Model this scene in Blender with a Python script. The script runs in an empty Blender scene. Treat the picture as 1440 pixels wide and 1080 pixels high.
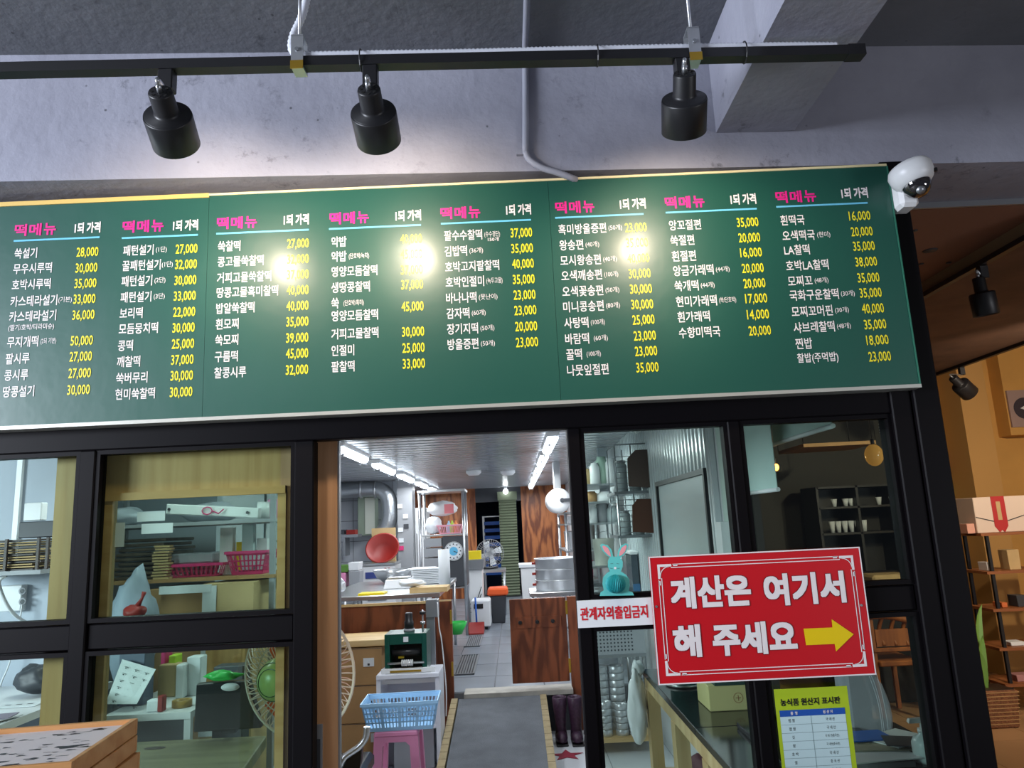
import bpy, bmesh, math, random
from mathutils import Vector, Matrix, Euler, noise as mnoise
random.seed(7)
C = bpy.context.collection
SC = bpy.context.scene
# ------------------------------------------------------------------ camera
EYE = 1.65
F = 1040.0
r_ = Vector((0.99891755, -0.04600397, 0.00688169))
d_ = Vector((0.00188881, 0.18793625, 0.98217941))
u_ = Vector((-0.04647747, -0.98110326, 0.18781971))
cam_d = bpy.data.cameras.new('camera'); cam_d.sensor_width = 36.0; cam_d.lens = 36.0 * F / 1440.0
cam_d.clip_start = 0.02; cam_d.clip_end = 100
cam = bpy.data.objects.new('camera', cam_d); C.objects.link(cam)
cx = Vector((r_.x, d_.x, u_.x)); cy = Vector((r_.y, d_.y, u_.y)); cz = Vector((r_.z, d_.z, u_.z))
cam.matrix_world = Matrix(((cx.x, -cy.x, -cz.x, 0), (cx.y, -cy.y, -cz.y, 0), (cx.z, -cy.z, -cz.z, EYE), (0, 0, 0, 1)))
SC.camera = cam
SC.cycles.use_denoising = True
SC.cycles.max_bounces = 8; SC.cycles.transparent_max_bounces = 16
SC.cycles.sample_clamp_indirect = 6.0
SC.view_settings.view_transform = 'Standard'; SC.view_settings.look = 'None'
SC.view_settings.gamma = 1.0; SC.view_settings.use_curve_mapping = False
SC.view_settings.exposure = 0.0
# ------------------------------------------------------------------ world, hall light and an added fill
W = bpy.data.worlds.new('world'); SC.world = W; W.use_nodes = True
W.node_tree.nodes['Background'].inputs[0].default_value = (0.55, 0.63, 0.8, 1)
W.node_tree.nodes['Background'].inputs[1].default_value = 0.10
def area(name, loc, look, power, size, size_y, col):
    l = bpy.data.lights.new(name, 'AREA'); l.shape = 'RECTANGLE'; l.size = size; l.size_y = size_y
    l.energy = power; l.color = col
    o = bpy.data.objects.new(name, l); C.objects.link(o); o.location = loc
    o.rotation_euler = (Vector(look) - Vector(loc)).to_track_quat('-Z', 'Y').to_euler()
    return o
area('hall_light', (-6.2, -1.0, 2.5), (-0.2, 2.4, 2.7), 700, 2.6, 1.4, (0.82, 0.88, 1.0))
area('added_fill_right', (5.4, -1.6, 1.5), (0.4, 2.4, 1.6), 62, 1.6, 1.0, (0.95, 0.95, 1.0))  # added fill without a fitting, brightens the red sign and right side

def ray(px, py):
    a, b = (px - 720) / F, (py - 540) / F
    return Vector((r_.x * a + r_.y * b + r_.z, d_.x * a + d_.y * b + d_.z, u_.x * a + u_.y * b + u_.z))
def P(px, py, Y):
    v = ray(px, py); s = Y / v.y; return Vector((v.x * s, Y, EYE + v.z * s))
def PZ(px, py, Z):
    v = ray(px, py); s = (Z - EYE) / v.z; return Vector((v.x * s, v.y * s, Z))
def PX(px, py, X):
    v = ray(px, py); s = X / v.x; return Vector((X, v.y * s, EYE + v.z * s))
# ------------------------------------------------------------------ materials
def lin(c):
    return tuple((x / 12.92 if x <= 0.04045 else ((x + 0.055) / 1.055) ** 2.4) for x in c)
def rgb(h):
    h = h.lstrip('#'); return lin([int(h[i:i + 2], 16) / 255 for i in (0, 2, 4)])
MATS = {}
def mat(name, col, rough=0.6, metal=0.0, noise=0.0, nscale=20.0, bump=0.0, bscale=60.0, stretch=None, col2=None,
        spec=0.5, emit=None, estr=0.0, wave=None, alpha=1.0, coat=0.0):
    if name in MATS: return MATS[name]
    m = bpy.data.materials.new(name); m.use_nodes = True; nt = m.node_tree; N = nt.nodes; L = nt.links
    b = N['Principled BSDF']; c = rgb(col)
    b.inputs['Base Color'].default_value = (*c, 1); b.inputs['Roughness'].default_value = rough
    b.inputs['Metallic'].default_value = metal; b.inputs['Specular IOR Level'].default_value = spec
    b.inputs['Coat Weight'].default_value = coat
    if alpha < 1: b.inputs['Alpha'].default_value = alpha
    if emit:
        b.inputs['Emission Color'].default_value = (*rgb(emit), 1); b.inputs['Emission Strength'].default_value = estr
    tc = N.new('ShaderNodeTexCoord'); mp = N.new('ShaderNodeMapping'); L.new(tc.outputs['Object'], mp.inputs[0])
    if stretch: mp.inputs['Scale'].default_value = stretch
    if noise > 0 or col2:
        n = N.new('ShaderNodeTexNoise'); n.inputs['Scale'].default_value = nscale; n.inputs['Detail'].default_value = 5
        L.new(mp.outputs[0], n.inputs['Vector'])
        rp = N.new('ShaderNodeValToRGB'); L.new(n.outputs[0], rp.inputs[0])
        c2 = rgb(col2) if col2 else tuple(x * (1 - noise) for x in c)
        rp.color_ramp.elements[0].position = 0.35; rp.color_ramp.elements[1].position = 0.68
        rp.color_ramp.elements[0].color = (*c2, 1); rp.color_ramp.elements[1].color = (*c, 1)
        L.new(rp.outputs[0], b.inputs['Base Color'])
    if bump > 0:
        n2 = N.new('ShaderNodeTexNoise'); n2.inputs['Scale'].default_value = bscale; n2.inputs['Detail'].default_value = 4
        L.new(mp.outputs[0], n2.inputs['Vector'])
        bp = N.new('ShaderNodeBump'); bp.inputs['Strength'].default_value = bump; bp.inputs['Distance'].default_value = 0.01
        L.new(n2.outputs[0], bp.inputs['Height']); L.new(bp.outputs[0], b.inputs['Normal'])
    MATS[name] = m
    return m
def concrete(name, c1, c2, pit=0.15):
    m = bpy.data.materials.new(name); m.use_nodes = True; nt = m.node_tree; N = nt.nodes; L = nt.links
    b = N['Principled BSDF']; b.inputs['Roughness'].default_value = 0.85; b.inputs['Specular IOR Level'].default_value = 0.25
    tc = N.new('ShaderNodeTexCoord')
    def noise(s, det=6, rgh=0.55):
        n = N.new('ShaderNodeTexNoise'); n.inputs['Scale'].default_value = s; n.inputs['Detail'].default_value = det
        n.inputs['Roughness'].default_value = rgh; L.new(tc.outputs['Object'], n.inputs['Vector']); return n
    n1 = noise(1.6); rp = N.new('ShaderNodeValToRGB'); L.new(n1.outputs[0], rp.inputs[0])
    rp.color_ramp.elements[0].position = 0.3; rp.color_ramp.elements[1].position = 0.7
    rp.color_ramp.elements[0].color = (*rgb(c2), 1); rp.color_ramp.elements[1].color = (*rgb(c1), 1)
    # blotchy dark scuffs, gated by a large noise
    n3 = noise(14, 8, 0.75); r3 = N.new('ShaderNodeValToRGB'); L.new(n3.outputs[0], r3.inputs[0])
    r3.color_ramp.elements[0].position = 0.56; r3.color_ramp.elements[1].position = 0.72
    r3.color_ramp.elements[0].color = (0, 0, 0, 1); r3.color_ramp.elements[1].color = (1, 1, 1, 1)
    n4 = noise(2.3, 2); r4 = N.new('ShaderNodeValToRGB'); L.new(n4.outputs[0], r4.inputs[0])
    r4.color_ramp.elements[0].position = 0.46; r4.color_ramp.elements[1].position = 0.62
    mu = N.new('ShaderNodeMath'); mu.operation = 'MULTIPLY'; L.new(r3.outputs[0], mu.inputs[0]); L.new(r4.outputs[0], mu.inputs[1])
    v = N.new('ShaderNodeTexVoronoi'); v.inputs['Scale'].default_value = 16; L.new(tc.outputs['Object'], v.inputs['Vector'])
    rv = N.new('ShaderNodeValToRGB'); L.new(v.outputs['Distance'], rv.inputs[0])
    rv.color_ramp.elements[0].position = 0.05; rv.color_ramp.elements[1].position = 0.10
    rv.color_ramp.elements[0].color = (1, 1, 1, 1); rv.color_ramp.elements[1].color = (0, 0, 0, 1)
    n5 = noise(6, 2); r5 = N.new('ShaderNodeValToRGB'); L.new(n5.outputs[0], r5.inputs[0])
    r5.color_ramp.elements[0].position = 0.55; r5.color_ramp.elements[1].position = 0.6
    m2 = N.new('ShaderNodeMath'); m2.operation = 'MULTIPLY'; L.new(rv.outputs[0], m2.inputs[0]); L.new(r5.outputs[0], m2.inputs[1])
    mx = N.new('ShaderNodeMath'); mx.operation = 'MAXIMUM'; L.new(mu.outputs[0], mx.inputs[0]); L.new(m2.outputs[0], mx.inputs[1])
    m3 = N.new('ShaderNodeMath'); m3.operation = 'MULTIPLY'; m3.inputs[1].default_value = 0.75; L.new(mx.outputs[0], m3.inputs[0])
    mix = N.new('ShaderNodeMix'); mix.data_type = 'RGBA'
    L.new(m3.outputs[0], mix.inputs[0]); L.new(rp.outputs[0], mix.inputs[6]); mix.inputs[7].default_value = (*rgb('#3a3a3e'), 1)
    L.new(mix.outputs[2], b.inputs['Base Color'])
    bp = N.new('ShaderNodeBump'); bp.inputs['Strength'].default_value = 0.35; bp.inputs['Distance'].default_value = 0.01
    n6 = noise(25, 8); L.new(n6.outputs[0], bp.inputs['Height']); L.new(bp.outputs[0], b.inputs['Normal'])
    MATS[name] = m; return m
def wood(name, c1, c2, axis='Z', scale=14, rough=0.5, knots=False):
    m = bpy.data.materials.new(name); m.use_nodes = True; nt = m.node_tree; N = nt.nodes; L = nt.links
    b = N['Principled BSDF']; b.inputs['Roughness'].default_value = rough
    tc = N.new('ShaderNodeTexCoord'); mp = N.new('ShaderNodeMapping'); L.new(tc.outputs['Object'], mp.inputs[0])
    s = {'X': (0.06, 1, 1), 'Y': (1, 0.06, 1), 'Z': (1, 1, 0.06)}[axis]
    mp.inputs['Scale'].default_value = s
    n = N.new('ShaderNodeTexNoise'); n.inputs['Scale'].default_value = scale; n.inputs['Detail'].default_value = 8
    n.inputs['Distortion'].default_value = 1.2 if knots else 0.2
    L.new(mp.outputs[0], n.inputs['Vector'])
    rp = N.new('ShaderNodeValToRGB'); L.new(n.outputs[0], rp.inputs[0])
    rp.color_ramp.elements[0].position = 0.35; rp.color_ramp.elements[1].position = 0.65
    rp.color_ramp.elements[0].color = (*rgb(c2), 1); rp.color_ramp.elements[1].color = (*rgb(c1), 1)
    L.new(rp.outputs[0], b.inputs['Base Color']); MATS[name] = m; return m
def plyfig(name, c1, c2, sc=1.0):
    m = bpy.data.materials.new(name); m.use_nodes = True; nt = m.node_tree; N = nt.nodes; L = nt.links
    b = N['Principled BSDF']; b.inputs['Roughness'].default_value = 0.45
    tc = N.new('ShaderNodeTexCoord'); mp = N.new('ShaderNodeMapping'); L.new(tc.outputs['Object'], mp.inputs[0]); mp.inputs['Scale'].default_value = (1, 1, .18)
    n0 = N.new('ShaderNodeTexNoise'); n0.inputs['Scale'].default_value = 2.2 * sc; n0.inputs['Detail'].default_value = 2; L.new(mp.outputs[0], n0.inputs['Vector'])
    mu = N.new('ShaderNodeMath'); mu.operation = 'MULTIPLY'; mu.inputs[1].default_value = 60; L.new(n0.outputs[0], mu.inputs[0])
    sn = N.new('ShaderNodeMath'); sn.operation = 'SINE'; L.new(mu.outputs[0], sn.inputs[0])
    n1 = N.new('ShaderNodeTexNoise'); n1.inputs['Scale'].default_value = 26; n1.inputs['Detail'].default_value = 6; L.new(mp.outputs[0], n1.inputs['Vector'])
    ad = N.new('ShaderNodeMath'); ad.operation = 'MULTIPLY_ADD'; ad.inputs[1].default_value = .22; L.new(sn.outputs[0], ad.inputs[0]); L.new(n1.outputs[0], ad.inputs[2])
    rp = N.new('ShaderNodeValToRGB'); L.new(ad.outputs[0], rp.inputs[0])
    rp.color_ramp.elements[0].position = 0.3; rp.color_ramp.elements[1].position = 0.7
    rp.color_ramp.elements[0].color = (*rgb(c2), 1); rp.color_ramp.elements[1].color = (*rgb(c1), 1)
    L.new(rp.outputs[0], b.inputs['Base Color']); MATS[name] = m; return m
def glass(name, tint, refl=1.0):
    m = bpy.data.materials.new(name); m.use_nodes = True; nt = m.node_tree; N = nt.nodes; L = nt.links
    N.remove(N['Principled BSDF']); out = N['Material Output']
    t = N.new('ShaderNodeBsdfTransparent'); t.inputs[0].default_value = (*tint, 1)
    g = N.new('ShaderNodeBsdfGlossy'); g.inputs['Roughness'].default_value = 0.0
    lw = N.new('ShaderNodeLayerWeight'); lw.inputs['Blend'].default_value = 0.5
    pw = N.new('ShaderNodeMath'); pw.operation = 'POWER'; pw.inputs[1].default_value = 5.0; L.new(lw.outputs['Facing'], pw.inputs[0])
    ml = N.new('ShaderNodeMath'); ml.operation = 'MULTIPLY_ADD'; ml.inputs[1].default_value = min(0.9, 0.8 * refl); ml.inputs[2].default_value = 0.04 * refl; L.new(pw.outputs[0], ml.inputs[0])
    mx = N.new('ShaderNodeMixShader'); L.new(ml.outputs[0], mx.inputs[0]); L.new(t.outputs[0], mx.inputs[1]); L.new(g.outputs[0], mx.inputs[2])
    L.new(mx.outputs[0], out.inputs[0]); MATS[name] = m; return m
M_BEAM = concrete('painted_concrete', '#a4a5b2', '#8a8b98')
M_SLAB = concrete('slab_concrete', '#7a7c82', '#686b70')
M_BLACK = mat('black_frame', '#0b090c', 0.5, spec=0.1)
M_BLACKM = mat('black_matte', '#1b1b1e', 0.42)
M_OAK = wood('oak', '#c9a064', '#b58a4e', 'Z', 30)
M_OAKX = wood('oak_cross', '#c9a064', '#b58a4e', 'X', 30)
M_OAKP = wood('oak_pinkish', '#c79a72', '#b4865e', 'Z', 30)
M_PLY = plyfig('brown_plywood', '#86482a', '#5c2c16', 1.6)
M_PLYR = plyfig('rust_plywood', '#b06a3a', '#6c3416', 1.0)
M_PINE = wood('pine', '#d8bb88', '#c3a068', 'X', 14)
M_PINEZ = wood('pine_upright', '#d2b98a', '#b89c6c', 'Z', 14)
M_TRAY = wood('tray_wood', '#dca56a', '#c98c50', 'X', 18)
M_DARKW = wood('dark_wood', '#3a2a20', '#281c15', 'X', 14)
M_BENCH = wood('worn_wood', '#8f8a66', '#6a6448', 'X', 8, 0.5, True)
M_CHAIR = wood('chair_wood', '#a5602c', '#7e431c', 'Z', 14)
M_GLASS = glass('window_glass', (0.82, 0.9, 0.86), 1.0)
M_PLASTICG = glass('clear_plastic', (0.8, 0.82, 0.85), 2.0)
M_STEEL = mat('stainless_steel', '#c3c6c9', 0.28, 0.9)
M_STEELD = mat('brushed_steel', '#9fa3a8', 0.4, 0.8)
M_ZINC = mat('zinc', '#c9ccd0', 0.35, 0.8)
M_DUCT = mat('duct_foil', '#b9bfc4', 0.3, 0.85, bump=0.5, bscale=30)
M_WHITE = mat('white_plastic', '#e6e8ea', 0.35)
M_PAPER = mat('white_paper', '#dfe4e8', 0.7)
M_GREY = mat('grey_plastic', '#9a9da2', 0.5)
M_DGREY = mat('dark_grey', '#3c3f45', 0.5)
M_CARD = mat('cardboard', '#b08a5c', 0.8, noise=0.12, nscale=8)
M_CARDD = mat('pale_cardboard', '#c4a878', 0.8, noise=0.12, nscale=8)
M_RED = mat('red_plastic', '#8a1c14', 0.5)
M_PINK = mat('pink_plastic', '#e290b8', 0.4)
M_HPINK = mat('hot_pink_plastic', '#d63a78', 0.4)
M_LPINK = mat('light_pink_plastic', '#eba6b8', 0.4)
M_BLUE = mat('sky_blue_plastic', '#9cc8ea', 0.4)
M_DBLUE = mat('blue_plastic', '#1b5fc0', 0.4)
M_GREEN = mat('green_plastic', '#35c552', 0.4)
M_ORANGE = mat('orange_plastic', '#f2622a', 0.4)
M_YEL = mat('yellow_plastic', '#e8cf20', 0.4)
M_TEAL = mat('dark_green_metal', '#0e4a3e', 0.3)
M_NAVY = mat('navy_wall', '#122a50', 0.6)
M_MARBLE = mat('marble_film', '#dfe3ee', 0.3, noise=0.1, nscale=3)
M_SILV = mat('silver_bag', '#c9ccd2', 0.3, 0.6, bump=1.0, bscale=9)
M_FILM = mat('plastic_bag', '#c9cfda', 0.25, bump=1.0, bscale=7)

# ------------------------------------------------------------------ mesh helpers
BASE = {}
class MB:
    def __init__(s): s.bm = bmesh.new(); s.smooth = False
    def hexa(s, p):
        v = [s.bm.verts.new(q) for q in p]
        for f in ((0, 3, 2, 1), (4, 5, 6, 7), (0, 1, 5, 4), (1, 2, 6, 5), (2, 3, 7, 6), (3, 0, 4, 7)):
            s.bm.faces.new([v[i] for i in f])
        return s
    def box(s, x0, x1, y0, y1, z0, z1, tx=0, ty=0):
        # tx, ty: how much the bottom is drawn in
        return s.hexa([(x0 + tx, y0 + ty, z0), (x1 - tx, y0 + ty, z0), (x1 - tx, y1 - ty, z0), (x0 + tx, y1 - ty, z0),
                       (x0, y0, z1), (x1, y0, z1), (x1, y1, z1), (x0, y1, z1)])
    def bar(s, a, b, w, h=None, up=(0, 0, 1)):
        a = Vector(a); b = Vector(b); h = h or w; d = (b - a).normalized(); up = Vector(up)
        if abs(d.dot(up)) > 0.98: up = Vector((0, 1, 0))
        x = d.cross(up).normalized(); y = x.cross(d).normalized()
        c = [(-w / 2, -h / 2), (w / 2, -h / 2), (w / 2, h / 2), (-w / 2, h / 2)]
        return s.hexa([a + x * i + y * j for i, j in c] + [b + x * i + y * j for i, j in c])
    def tube(s, pts, r, n=8, cap=True, closed=False):
        pts = [Vector(p) for p in pts]; rs = r if isinstance(r, (list, tuple)) else [r] * len(pts)
        rings = []; px = None
        for i, p in enumerate(pts):
            if closed: d = (pts[(i + 1) % len(pts)] - pts[i - 1])
            else: d = pts[min(i + 1, len(pts) - 1)] - pts[max(i - 1, 0)]
            d = d.normalized() if d.length > 1e-9 else Vector((0, 0, 1))
            if px is None:
                a = Vector((0, 0, 1)) if abs(d.z) < 0.9 else Vector((1, 0, 0)); px = d.cross(a).normalized()
            else:
                px = (px - d * px.dot(d)); px = px.normalized() if px.length > 1e-6 else d.orthogonal().normalized()
            py = d.cross(px)
            rings.append([s.bm.verts.new(p + (px * math.cos(2 * math.pi * k / n) + py * math.sin(2 * math.pi * k / n)) * rs[i]) for k in range(n)])
        m = len(rings)
        for i in range(m if closed else m - 1):
            A, B = rings[i], rings[(i + 1) % m]
            for k in range(n):
                f = s.bm.faces.new((A[k], A[(k + 1) % n], B[(k + 1) % n], B[k])); f.smooth = n > 5
        if cap and not closed:
            s.bm.faces.new(rings[0][::-1]); s.bm.faces.new(rings[-1])
        return s
    def cyl(s, a, b, r, r2=None, n=20): return s.tube([a, b], [r, r if r2 is None else r2], n)
    def lathe(s, prof, c=(0, 0, 0), axis=(0, 0, 1), n=24, sx=1.0, sy=1.0, a0=0, a1=2 * math.pi):
        c = Vector(c); z = Vector(axis).normalized()
        x = (Vector((1, 0, 0)) if abs(z.x) < 0.9 else Vector((0, 1, 0))); x = (x - z * x.dot(z)).normalized(); y = z.cross(x)
        full = abs(a1 - a0 - 2 * math.pi) < 1e-6; k = n if full else n + 1
        rings = []
        for (r, h) in prof:
            if r < 1e-6: rings.append([s.bm.verts.new(c + z * h)])
            else: rings.append([s.bm.verts.new(c + z * h + x * (r * sx * math.cos(a0 + (a1 - a0) * i / n)) + y * (r * sy * math.sin(a0 + (a1 - a0) * i / n))) for i in range(k)])
        for A, B in zip(rings, rings[1:]):
            for i in range(n):
                j = (i + 1) % k
                if len(A) == 1 and len(B) == 1: continue
                if len(A) == 1: f = s.bm.faces.new((A[0], B[j], B[i]))
                elif len(B) == 1: f = s.bm.faces.new((A[i], A[j], B[0]))
                else: f = s.bm.faces.new((A[i], A[j], B[j], B[i]))
                f.smooth = True
        return s
    def prism(s, poly, o, ux, uy, depth):
        # poly in 2D, placed at o with axes ux, uy and pushed along depth vector
        o = Vector(o); ux = Vector(ux); uy = Vector(uy); dv = Vector(depth)
        A = [s.bm.verts.new(o + ux * a + uy * b) for a, b in poly]; B = [s.bm.verts.new(v.co + dv) for v in A]
        s.bm.faces.new(A[::-1]); s.bm.faces.new(B)
        for i in range(len(A)):
            j = (i + 1) % len(A); s.bm.faces.new((A[i], A[j], B[j], B[i]))
        return s
    def blob(s, c, rx, ry, rz, n=12, m=8, rough=0.12, flat=0.0, seed=0):
        c = Vector(c); rings = []
        if rough > 0: n, m = max(n, 26), max(m, 16)
        off = Vector((c.x * 7.3, c.y * 5.1 + seed, c.z * 3.7))
        def q(d):
            if rough <= 0: return 1.0
            return 1 + rough * (1.6 * mnoise.noise(d * 1.5 + off) + 1.1 * abs(mnoise.noise(d * 3.4 + off)) + .5 * mnoise.noise(d * 7.0 + off))
        for i in range(m + 1):
            t = math.pi * i / m
            if i in (0, m):
                d = Vector((0, 0, math.cos(t))); rings.append([s.bm.verts.new(c + Vector((0, 0, math.cos(t) * rz * (q(d) if i == 0 else 1))))]); continue
            rr = []
            for k in range(n):
                a = 2 * math.pi * k / n; d = Vector((math.cos(a) * math.sin(t), math.sin(a) * math.sin(t), math.cos(t))); g = q(d)
                z = d.z * rz * (g if d.z > 0 else 1.0)
                rr.append(s.bm.verts.new(c + Vector((d.x * rx * g, d.y * ry * g, z))))
            rings.append(rr)
        for A, B in zip(rings, rings[1:]):
            for i in range(n):
                j = (i + 1) % n
                if len(A) == 1: f = s.bm.faces.new((A[0], B[i], B[j]))
                elif len(B) == 1: f = s.bm.faces.new((A[i], B[0], A[j]))
                else: f = s.bm.faces.new((A[i], B[i], B[j], A[j]))
                f.smooth = True
        return s
    def xf(s, M4): s.bm.transform(M4); return s
    def build(s, name, m, parent=None, bevel=0.0, kind=None, label=None):
        if bevel > 0:
            bmesh.ops.bevel(s.bm, geom=list(s.bm.edges), offset=bevel, segments=1, affect='EDGES', clamp_overlap=True)
        base = BASE.get(parent.name, Vector((0, 0, 0))) if parent else Vector((0, 0, 0))
        if base.length > 0: bmesh.ops.translate(s.bm, vec=-base, verts=s.bm.verts)
        bmesh.ops.recalc_face_normals(s.bm, faces=s.bm.faces)
        me = bpy.data.meshes.new(name); s.bm.to_mesh(me); s.bm.free(); me.materials.append(m)
        o = bpy.data.objects.new(name, me); C.objects.link(o)
        if parent: o.parent = parent
        BASE[o.name] = base
        if kind: o['kind'] = kind
        elif 'letter' in name or name.endswith('_print') or name in ('vent_hole', 'vent', 'pin', 'table_lines'): o['kind'] = 'stuff'
        if label: o['label'] = label
        return o
def thing(name, label, cat, loc=(0, 0, 0), group=None):
    o = bpy.data.objects.new(name, None); C.objects.link(o); o.location = loc; o.empty_display_size = 0.05
    o['label'] = label; o['category'] = cat
    if group: o['group'] = group
    BASE[o.name] = Vector(loc); return o
def local(name, label, cat, group=None):      # built about the origin, moved afterwards
    return thing(name, label, cat, (0, 0, 0), group)
def solo(mb, name, m, label, cat, group=None, bevel=0.0, base=None):
    # a thing that is one mesh, origin put at its foot
    vs = [v.co for v in mb.bm.verts]
    b = Vector(((min(v.x for v in vs) + max(v.x for v in vs)) / 2, (min(v.y for v in vs) + max(v.y for v in vs)) / 2, min(v.z for v in vs)))
    mb.xf(Matrix.Translation(-b)); o = mb.build(name, m, None, bevel); o.location = b; BASE[o.name] = b
    o['label'] = label; o['category'] = cat
    if group: o['group'] = group
    return o
def struct(mb, name, m, parent=None, bevel=0.0):
    o = mb.build(name, m, parent, bevel)
    if not parent: o['kind'] = 'structure'
    return o
def dup(root, loc=None, rot=None, label=None, group=None):
    r = root.copy(); C.objects.link(r); BASE[r.name] = Vector((0, 0, 0))
    if loc is not None: r.location = loc
    if rot is not None: r.rotation_euler = rot
    if label: r['label'] = label
    if group: r['group'] = group
    for ch in list(root.children):
        c = ch.copy(); C.objects.link(c); c.parent = r
        for g in list(ch.children):
            e = g.copy(); C.objects.link(e); e.parent = c
    return r
def tiles(name, parent, xs, ys, z, m, gap=0.004, th=0.006, skip=None):
    cache = {}
    for i in range(len(xs) - 1):
        for j in range(len(ys) - 1):
            w = xs[i + 1] - xs[i] - gap; h = ys[j + 1] - ys[j] - gap
            k = (round(w, 3), round(h, 3))
            if k not in cache:
                o = MB().box(-w / 2, w / 2, -h / 2, h / 2, -th, 0).build(name, m); cache[k] = o.data
            else:
                o = bpy.data.objects.new(name, cache[k]); C.objects.link(o)
            o.parent = parent; o.location = ((xs[i] + xs[i + 1]) / 2, (ys[j] + ys[j + 1]) / 2, z)
def frange(a, b, s):
    out = [a]
    while out[-1] + s < b - 1e-6: out.append(out[-1] + s)
    out.append(b); return out
# flat print lettering
_fc = bpy.data.curves.new('lettering_source', 'FONT'); _fo = bpy.data.objects.new('lettering_source', _fc)
_fs = bpy.data.scenes.new('lettering_scene'); _fs.collection.objects.link(_fo)
def glyphs(txt, bold, res=2, shear=0.0):
    _fc.body = txt; _fc.offset = bold; _fc.resolution_u = res; _fc.shear = shear; _fc.space_character = 1.0
    _fo.update_tag(); _fs.view_layers[0].update()
    dg = _fs.view_layers[0].depsgraph; me = bpy.data.meshes.new_from_object(_fo.evaluated_get(dg))
    vs = [v.co.copy() for v in me.vertices]; fs = [tuple(p.vertices) for p in me.polygons]; bpy.data.meshes.remove(me)
    x0 = min(v.x for v in vs); x1 = max(v.x for v in vs); y0 = min(v.y for v in vs); y1 = max(v.y for v in vs)
    return vs, fs, x0, x1, y0, y1
class Print(MB):
    """letters and marks collected on a plane: o + X*ux + Y*uy"""
    def text(s, txt, o, ux, uy, h, w=None, cond=1.0, bold=0.0, align='L', res=2):
        vs, fs, x0, x1, y0, y1 = glyphs(txt, 0.0, res)
        x0 -= bold; x1 += bold; y0 -= bold; y1 += bold
        sy = h / (y1 - y0); sx = sy * cond if w is None else w / (x1 - x0)
        o = Vector(o); ux = Vector(ux); uy = Vector(uy)
        off = {'L': 0, 'C': -(x1 - x0) * sx / 2, 'R': -(x1 - x0) * sx}[align]
        k = 1 if bold == 0 else (4 if bold < 0.02 else 8)
        for q in range(k):        # a heavier stroke: the same glyph laid around its outline
            dx = dy = 0.0
            if k == 4: dx = bold * (1, 1, -1, -1)[q]; dy = bold * (1, -1, 1, -1)[q]
            elif k > 4: dx = bold * (1, 1, -1, -1, 0, 1, 0, -1)[q]; dy = bold * (1, -1, 1, -1, 1, 0, -1, 0)[q]
            lift = ux.cross(uy) * (0.00005 * q)
            nv = [s.bm.verts.new(o + lift + ux * ((v.x + dx - x0) * sx + off) + uy * ((v.y + dy - (y0 + y1) / 2) * sy)) for v in vs]
            for f in fs:
                try: s.bm.faces.new([nv[i] for i in f])
                except ValueError: pass
        return (x1 - x0) * sx
    def rect(s, o, ux, uy, x0, x1, y0, y1):
        o = Vector(o); ux = Vector(ux); uy = Vector(uy)
        s.bm.faces.new([s.bm.verts.new(o + ux * a + uy * b) for a, b in ((x0, y0), (x1, y0), (x1, y1), (x0, y1))]); return s
    def poly(s, o, ux, uy, pts):
        o = Vector(o); ux = Vector(ux); uy = Vector(uy)
        s.bm.faces.new([s.bm.verts.new(o + ux * a + uy * b) for a, b in pts]); return s
EX, EZ = (1, 0, 0), (0, 0, 1)
# ================================================================== STRUCTURE
CEIL = 3.36; BEAMZ = 2.88
b0 = Vector((-1.69, 2.34, 0)); b1 = Vector((1.95, 2.53, 0)); bd = (b1 - b0).normalized()
def beamY(x): return b0.y + (x - b0.x) * bd.y / bd.x
bn = Vector((bd.y, -bd.x, 0))
# main beam over the shop front, slightly turned
xl, xr = -4.2, 5.5
mb = MB().hexa([(xl, beamY(xl), BEAMZ), (xr, beamY(xr), BEAMZ), (xr, beamY(xr) + 0.36, BEAMZ), (xl, beamY(xl) + 0.36, BEAMZ),
                (xl, beamY(xl), CEIL), (xr, beamY(xr), CEIL), (xr, beamY(xr) + 0.36, CEIL), (xl, beamY(xl) + 0.36, CEIL)])
beam = struct(mb, 'trim_1', M_BEAM)
mb = MB().box(-5.0, 5.5, -3.5, beamY(xr) + 0.2, CEIL, CEIL + 0.12); struct(mb, 'ceiling', M_SLAB)
# cross beam running towards the viewer
q0 = P(1007, 183, beamY(0.75)); q1 = P(1117, 188, beamY(1.05))
cbz = (q0.z + q1.z) / 2
mb = MB().box(q0.x, q1.x, -3.5, beamY(1.0) - 0.004, cbz, CEIL - 0.001); struct(mb, 'trim_2', M_BEAM)
# header wall behind the menu board
YF = 2.50
struct(MB().box(-3.4, 1.31, YF + 0.01, YF + 0.09, 2.06, BEAMZ - 0.002), 'wall_front', M_DGREY)
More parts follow.
